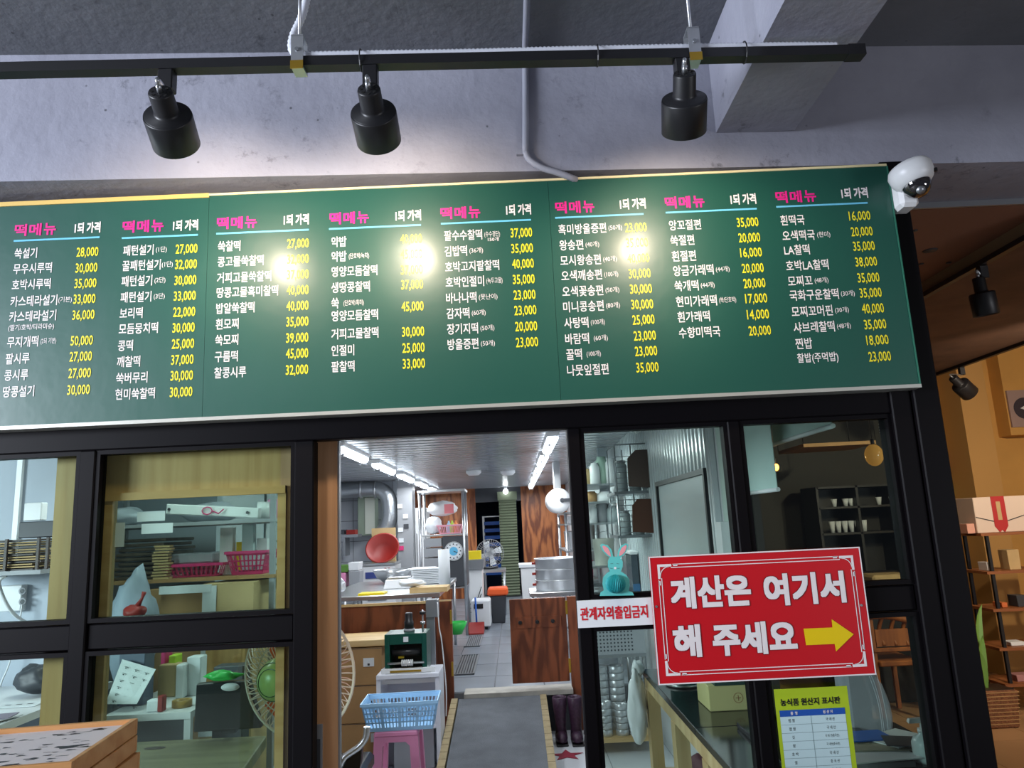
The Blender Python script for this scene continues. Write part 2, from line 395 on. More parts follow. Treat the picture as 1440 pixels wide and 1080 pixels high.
# black aluminium storefront members
def trim(n, x0, x1, z0, z1, y0=YF, y1=YF + 0.06, bev=0.004):
    return struct(MB().box(x0, x1, y0, y1, z0, z1), 'trim_%d' % n, M_BLACK, None, bev)
HT = 1.966
trim(3, -3.4, 1.31, HT, 2.06)
trim(4, -2.2, -2.12, 0, HT); trim(5, -1.455, -1.402, 0, HT); trim(6, -0.729, -0.664, 0, HT)
trim(7, 0.196, 0.240, 0, HT); trim(8, 0.743, 0.785, 0, HT, )
trim(9, 1.306, 1.375, 0, 2.06, YF - 0.01, YF + 0.1)
trim(10, 1.378, 1.466, 0, BEAMZ - 0.002, YF - 0.025, YF + 0.125)
wins = [(-2.12, -1.455), (-1.402, -0.729), (0.240, 0.743), (0.785, 1.306)]
for i, (a, b) in enumerate(wins):
    w = struct(MB().box(a + 0.001, b - 0.001, YF + 0.012, YF + 0.052, 1.318, 1.398), 'window_%d' % (i + 1), M_BLACK, None, 0.004)
    w['kind'] = 'structure'
    for (z0, z1) in ((1.402, HT - 0.001), (0.12, 1.314)):
        g = 0.014
        m = MB(); m.box(a, a + g, YF + 0.006, YF + 0.05, z0, z1); m.box(b - g, b, YF + 0.006, YF + 0.05, z0, z1)
        m.box(a + g, b - g, YF + 0.006, YF + 0.05, z0, z0 + g); m.box(a + g, b - g, YF + 0.006, YF + 0.05, z1 - g, z1)
        m.build('glazing_bead', M_BLACK, w)
        m = MB().box(a + g, b - g, YF + 0.028, YF + 0.034, z0 + g, z1 - g); m.build('pane', M_GLASS, w)
    MB().box(a, b, YF, YF + 0.055, 0, 0.12).build('bottom_rail', M_BLACK, w)
# oak sliding leaf standing open behind the second window
ly0, ly1 = 2.575, 2.61
lx0, lx1, ox0, ox1 = -1.575, -0.602, -1.375, -0.798
door = struct(MB().box(lx0, ox0, ly0, ly1, 0.02, 2.04), 'door_1', M_OAK)
MB().box(ox1, lx1, ly0, ly1, 0.02, 2.05).build('stile', M_OAKP, door)
MB().box(ox0, ox1, ly0, ly1, 1.80, 2.05).build('top_panel', M_OAK, door)
MB().box(ox0, ox1, ly0, ly1, 0.02, 0.35).build('bottom_panel', M_OAK, door)
m = MB(); g = 0.022
for (a, b, c_, d) in ((ox0 - g, ox0 + 0.006, 0.33, 1.80 + g), (ox1 - 0.006, ox1 + g, 0.33, 1.80 + g)): m.box(a, b, ly0 - 0.01, ly0 + 0.001, c_, d)
m.box(ox0 - g, ox1 + g, ly0 - 0.018, ly0 + 0.001, 1.796, 1.80 + g)
m.build('moulding', M_OAKX, door)
MB().box(ox0, ox1, ly0 + 0.015, ly0 + 0.02, 0.35, 1.80).build('glass_pane', M_GLASS, door)
# recessed pull with keyhole
p = P(447, 1055, ly0); 
hd = MB().box(p.x - 0.016, p.x + 0.016, ly0 - 0.004, ly0 + 0.002, 0.86, 1.045).build('handle', M_ZINC, door)
MB().box(p.x - 0.009, p.x + 0.009, ly0 - 0.005, ly0 - 0.003, 0.87, 1.0).build('handle_recess', M_DGREY, hd)
# aluminium strip on the leaf's edge
MB().box(lx1, lx1 + 0.006, ly0 + 0.005, ly1 - 0.005, 0.02, 2.05).build('edge_strip', M_STEELD, door)
struct(MB().box(lx0, 0.24, ly1 + 0.004, ly1 + 0.03, 1.99, 2.10), 'trim_11', M_BLACK)

# floors ------------------------------------------------------------
KZ = 0.327; YP = 6.43
M_FLW = mat('white_tile', '#d4d9e0', 0.25, noise=0.05, nscale=2)
M_FLG = mat('grey_kitchen_tile', '#868d97', 0.3, noise=0.22, nscale=2.2)
M_FLO = mat('cafe_tile', '#b08a64', 0.35, noise=0.12, nscale=2)
M_GROUT = mat('grout', '#6f7277', 0.9)
M_HALLF = mat('hall_floor', '#8a8885', 0.5, noise=0.15)
struct(MB().box(-4.2, 7, -3.5, YF, -0.1, 0), 'floor', M_HALLF)
fl = struct(MB().box(-4.2, 1.05, YF, YP, -0.1, -0.005), 'floor_hall', M_GROUT); fl.name = 'floor.001'; BASE['floor.001'] = Vector()
tiles('floor_tile', fl, frange(-1.2, 1.05, 0.45), frange(YF + 0.13, YP, 0.45), 0.0, M_FLW)
fk = struct(MB().box(-2.6, 1.05, YP, 14.7, -0.1, KZ - 0.005), 'floor.002', M_GROUT)
tiles('floor_tile', fk, [-2.6, -1.8, -1.2, -0.62, -0.22, 0.2, 0.62, 1.04], frange(YP + 0.02, 14.6, 0.6), KZ, M_FLG, 0.012)
fc = struct(MB().box(1.05, 7, YF, 8.1, -0.1, -0.005), 'floor.003', M_GROUT)
tiles('floor_tile', fc, frange(1.25, 6.05, 0.6), frange(YF + 0.1, 8.05, 0.6), 0.0, M_FLO)
# kitchen shell ------------------------------------------------------
M_KW = mat('kitchen_panel', '#c6cace', 0.4)
M_KWT = mat('kitchen_grey_tile', '#bcc1c9', 0.3)
M_KC = mat('ceiling_pvc', '#a6aab0', 0.22, spec=0.6)
KC = 2.40
cl = struct(MB().box(-4.2, 1.05, YF + 0.16, 14.7, KC + 0.01, KC + 0.08), 'ceiling.001', M_KC)
m = MB(); y = YF + 0.17
while y < 14.6:
    m.prism([(0, 0), (0.012, -0.022), (0.15, -0.022), (0.162, 0)], (-4.2, y, KC + 0.014), (0, 1, 0), (0, 0, 1), (5.25, 0, 0)); y += 0.20
m.build('ceiling_slat', M_KC, cl, kind='stuff')
struct(MB().box(-4.3, -4.2, YF, YP + 5, 0, 2.5), 'wall_left', M_KW)
wb = struct(MB().box(-2.6, -0.80, 14.62, 14.7, KZ, KC + 0.01), 'wall_back', M_PLYR)
for (a, b) in ((-2.6, -1.42), (-1.415, -0.72), (0.17, 1.05)):
    MB().box(a, b, 14.60, 14.62, KZ, KC).build('plywood_sheet', M_PLYR, wb)
MB().box(-0.72, 0.17, 14.60, 14.68, 2.12, KC).build('plywood_sheet', M_DGREY, wb)
# room beyond the opening
struct(MB().box(-1.2, 0.4, 17.0, 17.1, KZ, 2.6), 'wall_back.001', M_NAVY)
struct(MB().box(-1.3, -0.80, 14.7, 17.0, KZ, 2.6), 'wall_back.002', M_NAVY)
struct(MB().box(0.25, 0.4, 14.7, 17.0, KZ, 2.6), 'wall_back.003', M_NAVY)
struct(MB().box(-1.2, 0.4, 14.7, 17.0, 2.5, 2.6), 'ceiling.002', M_DGREY)
struct(MB().box(-1.2, 0.4, 14.7, 17.0, KZ - 0.1, KZ), 'floor.004', M_DGREY)
wr = struct(MB().box(1.05, 1.10, 3.75, 14.7, 0, KC + 0.05), 'wall_right', M_KW)
wl2 = struct(MB().box(-2.7, -1.5, 11.3, 11.36, KZ, KC + 0.01), 'wall_left.001', M_GROUT)
TL = {}
for i in range(4):
    for j in range(7):
        o = MB().box(-2.7 + i * 0.3 + 0.004, -2.4 + i * 0.3 - 0.004, 11.29, 11.3, KZ + j * 0.3 + 0.004, KZ + (j + 1) * 0.3 - 0.004 if j < 6 else KC).build('wall_tile', M_KWT, wl2)
struct(MB().box(-2.75, -2.65, YP, 11.36, 0, KC + 0.01), 'wall_left.002', M_KWT)
# grey column in the kitchen
a = P(560, 700, 10.9); b = P(581, 700, 10.9)
col = struct(MB().box(a.x, b.x, 10.8, 11.1, KZ, KC), 'trim_12', M_GREY)
for i, (px, py, mm) in enumerate([(562, 712, M_PAPER), (563, 745, M_PAPER), (564, 760, M_PAPER), (564, 771, M_HPINK), (570, 726, M_PAPER), (571, 740, M_DGREY)]):
    p = P(px, py, 10.78); MB().box(p.x - 0.035, p.x + 0.035, 10.785, 10.8, p.z - 0.03, p.z + 0.03).build('wall_tag', mm, col)
# storage room wall on the left, behind the oak door
M_LW = mat('pale_wall', '#b3bcc8', 0.6)
struct(MB().box(-4.2, -2.05, 5.2, 5.3, 0, KC), 'wall_left.003', M_LW)

# partition with swing gate -----------------------------------------
pt = struct(MB().box(-1.75, -0.68, YP, YP + 0.03, 0, 1.062), 'wall_partition', M_PLY); pt.name = 'wall_middle'; BASE['wall_middle'] = Vector()
MB().box(-0.675, -0.547, YP - 0.03, YP + 0.03, 0, 1.055).build('post', M_PLY, pt)
MB().box(0.418, 0.50, YP - 0.03, YP + 0.03, 0, 1.046).build('post', M_PLY, pt)
MB().box(-1.75, -0.55, YP - 0.02, YP - 0.001, 1.045, 1.065).build('cap_strip', M_PINE, pt)
MB().box(0.20, 0.42, YP - 0.008, YP + 0.02, 0, 0.30).build('riser', M_DGREY, pt)
MB().box(-0.46, 0.42, YP - 0.12, YP + 0.1, 0.30, 0.335).build('threshold', mat('worn_board', '#b9b5ac', 0.6, noise=0.25, nscale=9), pt)
dg = struct(MB().box(-0.065, 0.405, YP - 0.015, YP + 0.015, 0.377, 1.043), 'door_2', M_PLY, None, 0.003)
MB().box(-0.02, 0.36, YP - 0.025, YP - 0.014, 0.81, 0.90).build('batten', M_PLY, dg)
for px in (731, 755, 777):
    p = P(px, 868, YP - 0.03); MB().cyl((p.x, YP - 0.024, 0.856), (p.x, YP - 0.045, 0.856), 0.017, 0.014, 12).build('knob', M_BLACKM, dg)
M_BRASS = mat('brass', '#c9a240', 0.3, 0.8)
for z in (0.96, 0.50): MB().box(0.402, 0.42, YP - 0.03, YP - 0.01, z - 0.055, z + 0.055).build('hinge', M_BRASS, dg)
for z in (0.93, 0.52): MB().box(-0.56, -0.545, YP - 0.05, YP - 0.03, z - 0.055, z + 0.055).build('hinge', M_BRASS, pt)
# ramp
t = thing('entrance_ramp', 'long grey carpeted ramp with tan brick-pattern edging up to the kitchen', 'ramp', (-0.17, 5.2, 0))
def rz(y): return 0.302 - 0.122 * (6.31 - y)
ya, yb = 3.88, 6.31
M_CARPET = mat('ramp_carpet', '#6b7077', 0.9, noise=0.25, nscale=6, bump=0.6, bscale=200)
M_EDGE = mat('edge_board', '#a2926f', 0.8, noise=0.2, nscale=20)
MB().hexa([(-0.50, ya, 0), (0.165, ya, 0), (0.165, yb, 0), (-0.50, yb, 0), (-0.50, ya, rz(ya) + .004), (0.165, ya, rz(ya) + .004), (0.165, yb, rz(yb)), (-0.50, yb, rz(yb))]).build('ramp_body', M_CARPET, t)
for sx in (-0.53, 0.18):
    n = 22
    for k in range(n):
        y0 = ya + (yb - ya) * k / n; y1 = ya + (yb - ya) * (k + 1) / n - 0.006
        MB().hexa([(sx - .03, y0, 0), (sx + .02, y0, 0), (sx + .02, y1, 0), (sx - .03, y1, 0), (sx - .03, y0, rz(y0) + .008), (sx + .02, y0, rz(y0) + .008), (sx + .02, y1, rz(y1) + .008), (sx - .03, y1, rz(y1) + .008)]).build('edge_block', M_EDGE, t)
# drain gratings in the kitchen floor
def grate(lbl, x0, x1, y0, y1, n):
    t = thing('drain_grate', lbl, 'drain grate', ((x0 + x1) / 2, (y0 + y1) / 2, KZ), 'drain grates in the kitchen floor')
    m = MB(); m.box(x0, x1, y0, y0 + .02, KZ, KZ + .012); m.box(x0, x1, y1 - .02, y1, KZ, KZ + .012); m.box(x0, x0 + .01, y0, y1, KZ, KZ + .012); m.box(x1 - .01, x1, y0, y1, KZ, KZ + .012)
    m.build('frame', M_STEELD, t); m = MB()
    for k in range(n):
        x = x0 + (x1 - x0) * (k + .5) / n; m.box(x - .006, x + .006, y0, y1, KZ + .002, KZ + .010)
    m.build('grille_bar', M_STEELD, t, kind='stuff')
    MB().box(x0, x1, y0, y1, KZ, KZ + .002).build('channel', M_BLACKM, t)
grate('steel drain grate in kitchen floor nearest the swing gate', -0.62, -0.42, 7.15, 8.2, 8)
grate('farther steel drain grate, in the floor beside the red dustpan', -0.62, -0.44, 8.75, 9.6, 8)
# star sticker and white floor beyond the ramp
m = Print(); o = PZ(797, 1062, 0.002); 
pts = [(math.cos(math.pi / 2 + k * math.pi / 5) * (0.13 if k % 2 == 0 else 0.055), math.sin(math.pi / 2 + k * math.pi / 5) * (0.13 if k % 2 == 0 else 0.055)) for k in range(10)]
MB().prism(pts, o, (1, 0, 0), (0, 1, 0), (0, 0, 0.002)).build('star_sticker', mat('dark_red', '#8c1f38', 0.5), fl)
# interior glass-side pale column
struct(MB().box(1.05, 1.08, 3.45, 3.75, 0, KC), 'wall_right.001', mat('pale_green_wall', '#b9cbc2', 0.6))
# corrugated translucent sheet on the right wall
m = MB(); y = 3.78
while y < 6.9:
    m.prism([(0, 0), (0.02, -0.02), (0.05, -0.02), (0.07, 0), (0.07, 0.004), (0.0, 0.004)], (1.045, y, 1.0), (0, 1, 0), (1, 0, 0), (0, 0, 1.39)); y += 0.085
m.build('corrugated_sheet', mat('corrugated', '#c4ccd0', 0.18, spec=0.8), wr, kind='stuff')
# conduits up the wall edge
m = MB()
for dy, r in ((3.82, .012), (3.88, .010)): m.tube([(1.03, dy, 0.1), (1.03, dy, 2.38)], r, 8)
m.build('wall_conduit', M_WHITE, wr)
MB().box(0.99, 1.045, 3.60, 3.70, 1.38, 1.62).build('switch_box', M_WHITE, wr)
# ---- cafe beyond, right of the black post
M_CW = mat('cafe_yellow_wall', '#d0a055', 0.7, noise=0.12, nscale=3)
M_CC = mat('cafe_ceiling', '#8a6250', 0.7, noise=0.1, nscale=3)
M_CC2 = mat('cafe_dark_ceiling', '#6a4c3c', 0.7, noise=0.4, nscale=4)
M_CDW = mat('cafe_dimmed_wall', '#35322c', 0.7)  # low light behind the tinted glass is put into this wall colour
struct(MB().box(1.05, 2.32, 2.89, 8.1, 2.86, 2.95), 'ceiling.003', M_CC)
struct(MB().box(2.32, 3.81, 2.90, 8.1, 2.80, 2.95), 'ceiling.004', M_CC2)
struct(MB().box(3.81, 7, 2.90, 8.1, 3.3, 3.4), 'ceiling.005', M_CC)
struct(MB().box(2.312, 2.32, 2.90, 8.1, 2.80, 2.86), 'trim_13', mat('tan_strip', '#9a8262', 0.6))
struct(MB().box(1.4, 5.5, 2.862, 2.872, 2.855, 2.885), 'trim_14', M_STEELD)
struct(MB().box(4.4, 7, 8.0, 8.1, 0, 3.3), 'wall_back.004', M_CW)
struct(MB().box(1.05, 4.4, 8.0, 8.1, 0, 2.9), 'wall_back.005', M_CDW)
struct(MB().box(6.9, 7, 2.5, 8.1, 0, 3.4), 'wall_right.002', M_CW)
a = P(1369, 700, 7.6); b = P(1408, 700, 7.6)
struct(MB().box(a.x, b.x, 7.55, 8.0, 0, 3.3), 'trim_15', mat('cafe_column', '#b98f52', 0.7))
struct(MB().box(P(1413, 560, 7.8).x, 6.9, 7.8, 8.0, P(1425, 612, 7.8).z, 3.3), 'trim_16', M_CW)
# wall from the blinds to cafe (glazed side, dimness put into its colour)
struct(MB().box(1.11, 1.14, 3.45, 8.0, 0, 2.86), 'wall_right.003', M_CDW)

# ================================================================== MENU BOARD
YS = 2.44
menu = thing('menu_board', 'long dark green menu board with white Korean items and yellow prices above the shop front', 'menu board', (-0.3, YS, 2.06))
def signmat():
    m = bpy.data.materials.new('menu_green_film'); m.use_nodes = True; N = m.node_tree.nodes; L = m.node_tree.links
    b = N['Principled BSDF']; b.inputs['Base Color'].default_value = (*rgb('#194e43'), 1); b.inputs['Roughness'].default_value = 0.42; b.inputs['Coat Weight'].default_value = 0.3; b.inputs['Coat Roughness'].default_value = 0.2
    b.inputs['Specular IOR Level'].default_value = 0.5
    tc = N.new('ShaderNodeTexCoord'); mp = N.new('ShaderNodeMapping'); L.new(tc.outputs['Object'], mp.inputs[0])
    n = N.new('ShaderNodeTexNoise'); n.inputs['Scale'].default_value = 14; n.inputs['Detail'].default_value = 2; L.new(mp.outputs[0], n.inputs[0])
    n2 = N.new('ShaderNodeTexNoise'); n2.inputs['Scale'].default_value = 1.2; L.new(mp.outputs[0], n2.inputs[0])
    bp = N.new('ShaderNodeBump'); bp.inputs['Strength'].default_value = 0.12; bp.inputs['Distance'].default_value = 0.008
    L.new(n.outputs[0], bp.inputs['Height']); L.new(bp.outputs[0], b.inputs['Normal'])
    return m
M_SIGN = signmat()
zt, zb = 2.842, 2.052
s1, s2 = -1.02, 0.178
xL, xR = -2.1, 1.383
segs = [(xL, s1 - .0005, zb, zt - 0.006), (s1 + .0005, s2 - .0005, zb, zt), (s2 + .0005, xR, zb, zt)]
panels = []
for (a, b, c_, d) in segs:
    panels.append(MB().box(a, b, YS, YS + 0.06, c_, d).build('sign_panel', M_SIGN, menu))
M_TRIMY = mat('cream_trim', '#e6d8a8', 0.4); M_TRIMW = mat('aluminium_trim', '#cfd0c8', 0.3, 0.5)
m = MB(); m.box(xL, s1, YS - 0.004, YS + 0.062, zt - 0.006, zt + 0.010); m.build('top_board', mat('yellow_board', '#d9b765', 0.5), menu)
m = MB(); m.box(s1, xR, YS - 0.004, YS + 0.062, zt, zt + 0.008); m.build('top_trim', M_TRIMY, menu)
m = MB(); m.box(xL, xR + .003, YS - 0.006, YS + 0.062, zb - 0.012, zb); m.build('bottom_trim', M_TRIMW, menu)
m = MB(); m.box(xR, xR + .004, YS - 0.003, YS + 0.06, zb, zt); m.build('side_trim', mat('green_edge', '#2c6a58', 0.4), menu)
M_INKW = mat('ink_white', '#e9e3e4', 0.4); M_INKY = mat('ink_yellow', '#e8dd30', 0.4)
M_INKM = mat('ink_magenta', '#e0258a', 0.4); M_INKC = mat('ink_cyan', '#69bde0', 0.4)
A = lambda x, y: (x / 3.0, 240 + y / 3.0)
B = lambda x, y: (400 + x / 3.0, 240 + y / 3.0)
Cc = lambda x, y: (760 + x * .38889, 220 + y * .38889)
cols = [
 (A, 0, (62, 243, 248), (315, 424, 240), (58, 293, 420, 284), (62, 415), 'ABOVE',
  [('쑥설기', '', 350), ('무우시루떡', '', 415), ('호박시루떡', '', 482), ('카스테라설기', '(기본)', 552), ('카스테라설기', '', 616), ('무지개떡', '(2되 기본)', 723), ('팥시루', '', 793), ('콩시루', '', 862), ('땅콩설기', '', 932)],
  [('28,000', 343), ('30,000', 410), ('35,000', 475), ('33,000', 541), ('36,000', 608), ('50,000', 716), ('27,000', 783), ('27,000', 853), ('30,000', 923)]),
 (A, 0, (517, 697, 234), (730, 836, 230), (514, 283, 835, 272), (520, 833), '',
  [('패턴설기', '(1단)', 338), ('꿀패턴설기', '(1단)', 402), ('패턴설기', '(2단)', 467), ('패턴설기', '(3단)', 535), ('보리떡', '', 602), ('모듬뭉치떡', '', 668), ('콩떡', '', 738), ('깨찰떡', '', 806), ('쑥버무리', '', 875), ('현미쑥찰떡', '', 943)],
  [('27,000', 330), ('32,000', 395), ('30,000', 462), ('33,000', 528), ('22,000', 596), ('30,000', 662), ('25,000', 730), ('37,000', 797), ('30,000', 864), ('30,000', 933)]),
 (A, 1, (915, 1090, 219), (1197, 1303, 206), (912, 265, 1303, 250), (920, 1303), '',
  [('쑥찰떡', '', 320), ('콩고물쑥찰떡', '', 385), ('거피고물쑥찰떡', '', 453), ('땅콩고물흑미찰떡', '', 515), ('밥알쑥찰떡', '', 582), ('흰모찌', '', 648), ('쑥모찌', '', 715), ('구름떡', '', 785), ('찰콩시루', '', 853)],
  [('27,000', 307), ('32,000', 373), ('37,000', 438), ('40,000', 504), ('40,000', 570), ('35,000', 637), ('39,000', 705), ('45,000', 771), ('32,000', 840)]),
 (B, 1, (190, 362, 199), (468, 576, 189), (188, 247, 576, 228), (198, 580), '',
  [('약밥', '', 301), ('약밥', '(단호박/녹차)', 363), ('영양모듬찰떡', '', 427), ('생땅콩찰떡', '', 494), ('쑥', '(단호박/흑미)', 560), ('영양모듬찰떡', '', 614), ('거피고물찰떡', '', 690), ('인절미', '', 760), ('팥찰떡', '', 828)],
  [('40,000', 288), ('45,000', 352), ('37,000', 418), ('37,000', 481), ('45,000', 573), ('30,000', 680), ('25,000', 748), ('33,000', 815)]),
 (B, 1, (658, 832, 177), (935, 1040, 164), (660, 225, 1040, 206), (674, 1045), '',
  [('팥수수찰떡', '(수수경단)', 275), ('김밥떡', '(36개)', 341), ('호박고지팥찰떡', '', 407), ('호박인절미', '(녹두고물)', 472), ('바나나떡', '(못난이)', 539), ('감자떡', '(60개)', 604), ('장기지떡', '(50개)', 670), ('방울증편', '(50개)', 735)],
  [('37,000', 262), ('35,000', 328), ('40,000', 393), ('35,000', 459), ('23,000', 525), ('23,000', 590), ('20,000', 658), ('23,000', 725)]),
 (Cc, 2, (53, 200, 183), (287, 380, 171), (53, 222, 373, 208), (65, 384), '',
  [('흑미방울증편', '(50개)', 265), ('왕송편', '(40개)', 322), ('모시왕송편', '(40개)', 378), ('오색깨송편', '(100개)', 433), ('오색꽃송편', '(50개)', 490), ('미니콩송편', '(80개)', 546), ('사탕떡', '(100개)', 604), ('바람떡', '(60개)', 662), ('꿀떡', '(100개)', 718), ('나뭇잎절편', '', 776)],
  [('23,000', 257), ('35,000', 312), ('40,000', 368), ('30,000', 424), ('30,000', 480), ('30,000', 536), ('25,000', 592), ('23,000', 650), ('23,000', 706), ('35,000', 765)]),
 (Cc, 2, (450, 598, 165), (687, 779, 154), (453, 205, 782, 187), (465, 788), '',
  [('앙꼬절편', '', 250), ('쑥절편', '', 305), ('흰절편', '', 362), ('앙금가래떡', '(44개)', 415), ('쑥개떡', '(44개)', 470), ('현미가래떡', '(쑥/단호박)', 527), ('흰가래떡', '', 583), ('수향미떡국', '', 640)],
  [('35,000', 238), ('20,000', 294), ('16,000', 348), ('20,000', 405), ('20,000', 460), ('17,000', 515), ('14,000', 573), ('20,000', 632)]),
 (Cc, 2, (850, 1002, 145), (1088, 1183, 132), (853, 184, 1183, 166), (868, 1193), '',
  [('흰떡국', '', 232), ('오색떡국', '(현미)', 288), ('LA찰떡', '', 340), ('호박LA찰떡', '', 397), ('모찌꼬', '(48개)', 453), ('국화구운찰떡', '(30개)', 505), ('모찌꼬머핀', '(30개)', 564), ('샤브레찰떡', '(48개)', 622), ('찐밥', '', 680), ('찰밥(주먹밥)', '', 735)],
  [('16,000', 215), ('20,000', 272), ('35,000', 325), ('38,000', 382), ('35,000', 440), ('35,000', 495), ('40,000', 552), ('35,000', 610), ('18,000', 667), ('23,000', 727)]),
]
YT = YS - 0.0012
for (T, pi, hd, h2, rule, lr, extra, names, prices) in cols:
    H = Print(); W2 = Print(); Yl = Print()
    pa, pb = P(*T(hd[0], hd[2] + 3), YT), P(*T(hd[1], hd[2] - 3), YT)
    adv = (pb.x - pa.x) * 1.02 / 3; z = (pa.z + pb.z) / 2
    for k, ch in enumerate('떡메뉴'):
        H.text(ch, (pa.x + adv * k + adv * .42, YT, z), EX, EZ, 0.045, w=adv * 0.83, bold=0.028, align='C')
    H.build('heading_lettering', M_INKM, panels[pi])
    pa, pb = P(*T(h2[0], h2[2] + 3), YT), P(*T(h2[1], h2[2] - 3), YT)
    W2.text('1되 가격', (pa.x, YT, (pa.z + pb.z) / 2), EX, EZ, 0.041, w=pb.x - pa.x, bold=0.035)
    ra, rb = P(*T(rule[0], rule[1]), YT), P(*T(rule[2], rule[3]), YT); zr = (ra.z + rb.z) / 2
    R = Print().rect((0, YT, 0), EX, EZ, ra.x, rb.x, zr - 0.0032, zr + 0.0032); R.build('rule_line', M_INKC, panels[pi])
    if extra: lx, rx = P(*A(62, 350), YT).x, P(*A(415, 343), YT).x
    else: lx, rx = P(*T(lr[0], names[0][2]), YT).x, P(*T(lr[1], prices[0][1]), YT).x
    pxl = T(lr[0], names[0][2])[0] if not extra else 21
    cond = 0.72 if T is not Cc else 0.76
    for (n, sm, y) in names:
        z = P(pxl, T(0, y)[1], YT).z
        w = W2.text(n, (lx, YT, z), EX, EZ, 0.0385 if 'LA' not in n and '(' not in n else 0.0385, cond=cond, bold=0.012)
        if sm:
            cs = 0.74 if len(sm) < 6 else 0.62
            if sm in ('(2되 기본)', '(쑥/단호박)', '(단호박/녹차)', '(단호박/흑미)', '(수수경단)', '(녹두고물)'): cs = 0.56
            if n == '쑥' or n == '바람떡' or n == '꿀떡': w += 0.008
            W2.text(sm, (lx + w + (0.004 if n == '카스테라설기' or '꿀패' in n else 0.008), YT, z - 0.002), EX, EZ, 0.024, cond=cs * (1.02 if cs < .6 else 1.16), bold=0)
    for (n, y) in prices:
        pxr = T(lr[1], 0)[0] if not extra else 138
        z = P(pxr, T(0, y)[1], YT).z
        Yl.text(n, (rx, YT, z), EX, EZ, 0.0395, w=0.0755, bold=0.012, align='R')
    if extra:
        z = P(*A(40, 665), YT).z; W2.text('(딸기/호박/티라미슈)', (lx, YT, z), EX, EZ, 0.025, w=0.155, bold=0.004)
    if rule[0] == 660:
        p = P(*B(858, 290), YT); W2.text('150개', (p.x, YT, p.z), EX, EZ, 0.015, w=0.038, bold=0.01)
    W2.build('item_lettering', M_INKW, panels[pi]); Yl.build('price_lettering', M_INKY, panels[pi])

# ================================================================== TRACK AND LAMPS
ta = P(-60, 99, 1.86); tb = P(1190, 76, 1.95); tz = (ta.z + tb.z) / 2 + 0.0
ta.z = tb.z = tz; td = (tb - ta).normalized()
def tpt(px, dz=0.0, dy=0.0):
    # a point on the track under image column px
    lo, hi = 0.0, 1.1
    for _ in range(40):
        mid = (lo + hi) / 2; q = ta + (tb - ta) * mid; v = q - Vector((0, 0, EYE))
        x = v.x * r_.x + v.y * d_.x + v.z * u_.x; zc = v.x * r_.z + v.y * d_.z + v.z * u_.z
        if 720 + F * x / zc < px: lo = mid
        else: hi = mid
    q = ta + (tb - ta) * lo; return Vector((q.x, q.y + dy, q.z + dz))
tr = thing('lighting_track', 'long black ceiling lighting track hanging in front of the menu board', 'lighting track', tuple((ta + tb) / 2))
MB().bar(ta, tb, 0.036, 0.030).build('track_rail', M_BLACKM, tr)
m = MB(); q = td * 0.012; m.bar(tb, tb + td * 0.05, 0.038, 0.034); m.build('end_cap', M_BLACKM, tr)
for px in (840, 1047, 508):
    c = tpt(px); n = 14
    MB().tube([c + Vector((0, math.cos(2 * math.pi * k / n) * 0.026, 0.008 + math.sin(2 * math.pi * k / n) * 0.032)) for k in range(n)], 0.0022, 5, closed=True).build('cable_tie', M_BLACKM, tr)
def hanger(px, lbl, toppx):
    c = tpt(px); t = thing('track_hanger', lbl, 'hanger', tuple(c), 'threaded rod hangers of the track')
    MB().cyl((c.x + toppx, c.y, c.z + 0.07), (c.x + toppx, c.y, CEIL), 0.005, n=8).build('threaded_rod', M_ZINC, t)
    m = MB(); w = 0.017
    for s in (-1, 1):
        m.box(c.x - w, c.x + w, c.y + s * 0.0235 - .0015, c.y + s * 0.0235 + .0015, c.z - 0.02, c.z + 0.075)
    m.box(c.x - w, c.x + w, c.y - 0.025, c.y + 0.025, c.z + 0.074, c.z + 0.078)
    m.box(c.x - w, c.x + w, c.y - 0.025, c.y + 0.025, c.z - 0.024, c.z - 0.0175)
    m.build('bracket', M_ZINC, t)
    MB().box(c.x - w - .001, c.x + w + .001, c.y - 0.028, c.y - 0.0255, c.z - 0.03, c.z - 0.005).build('brass_clip', M_BRASS, t)
    MB().cyl((c.x + toppx, c.y, c.z + 0.078), (c.x + toppx, c.y, c.z + 0.088), 0.009, n=6).build('nut', M_ZINC, t)
    m = MB(); m.cyl((c.x, c.y - .0255, c.z + .03), (c.x, c.y - .03, c.z + .03), 0.006, n=8); m.build('screw', M_STEELD, t)
hanger(421, 'zinc track hanger at left with a yellow clip and white conduit looped beside it', 0.0)
hanger(975, 'zinc track hanger at right, above the rightmost lamp', 0.0)
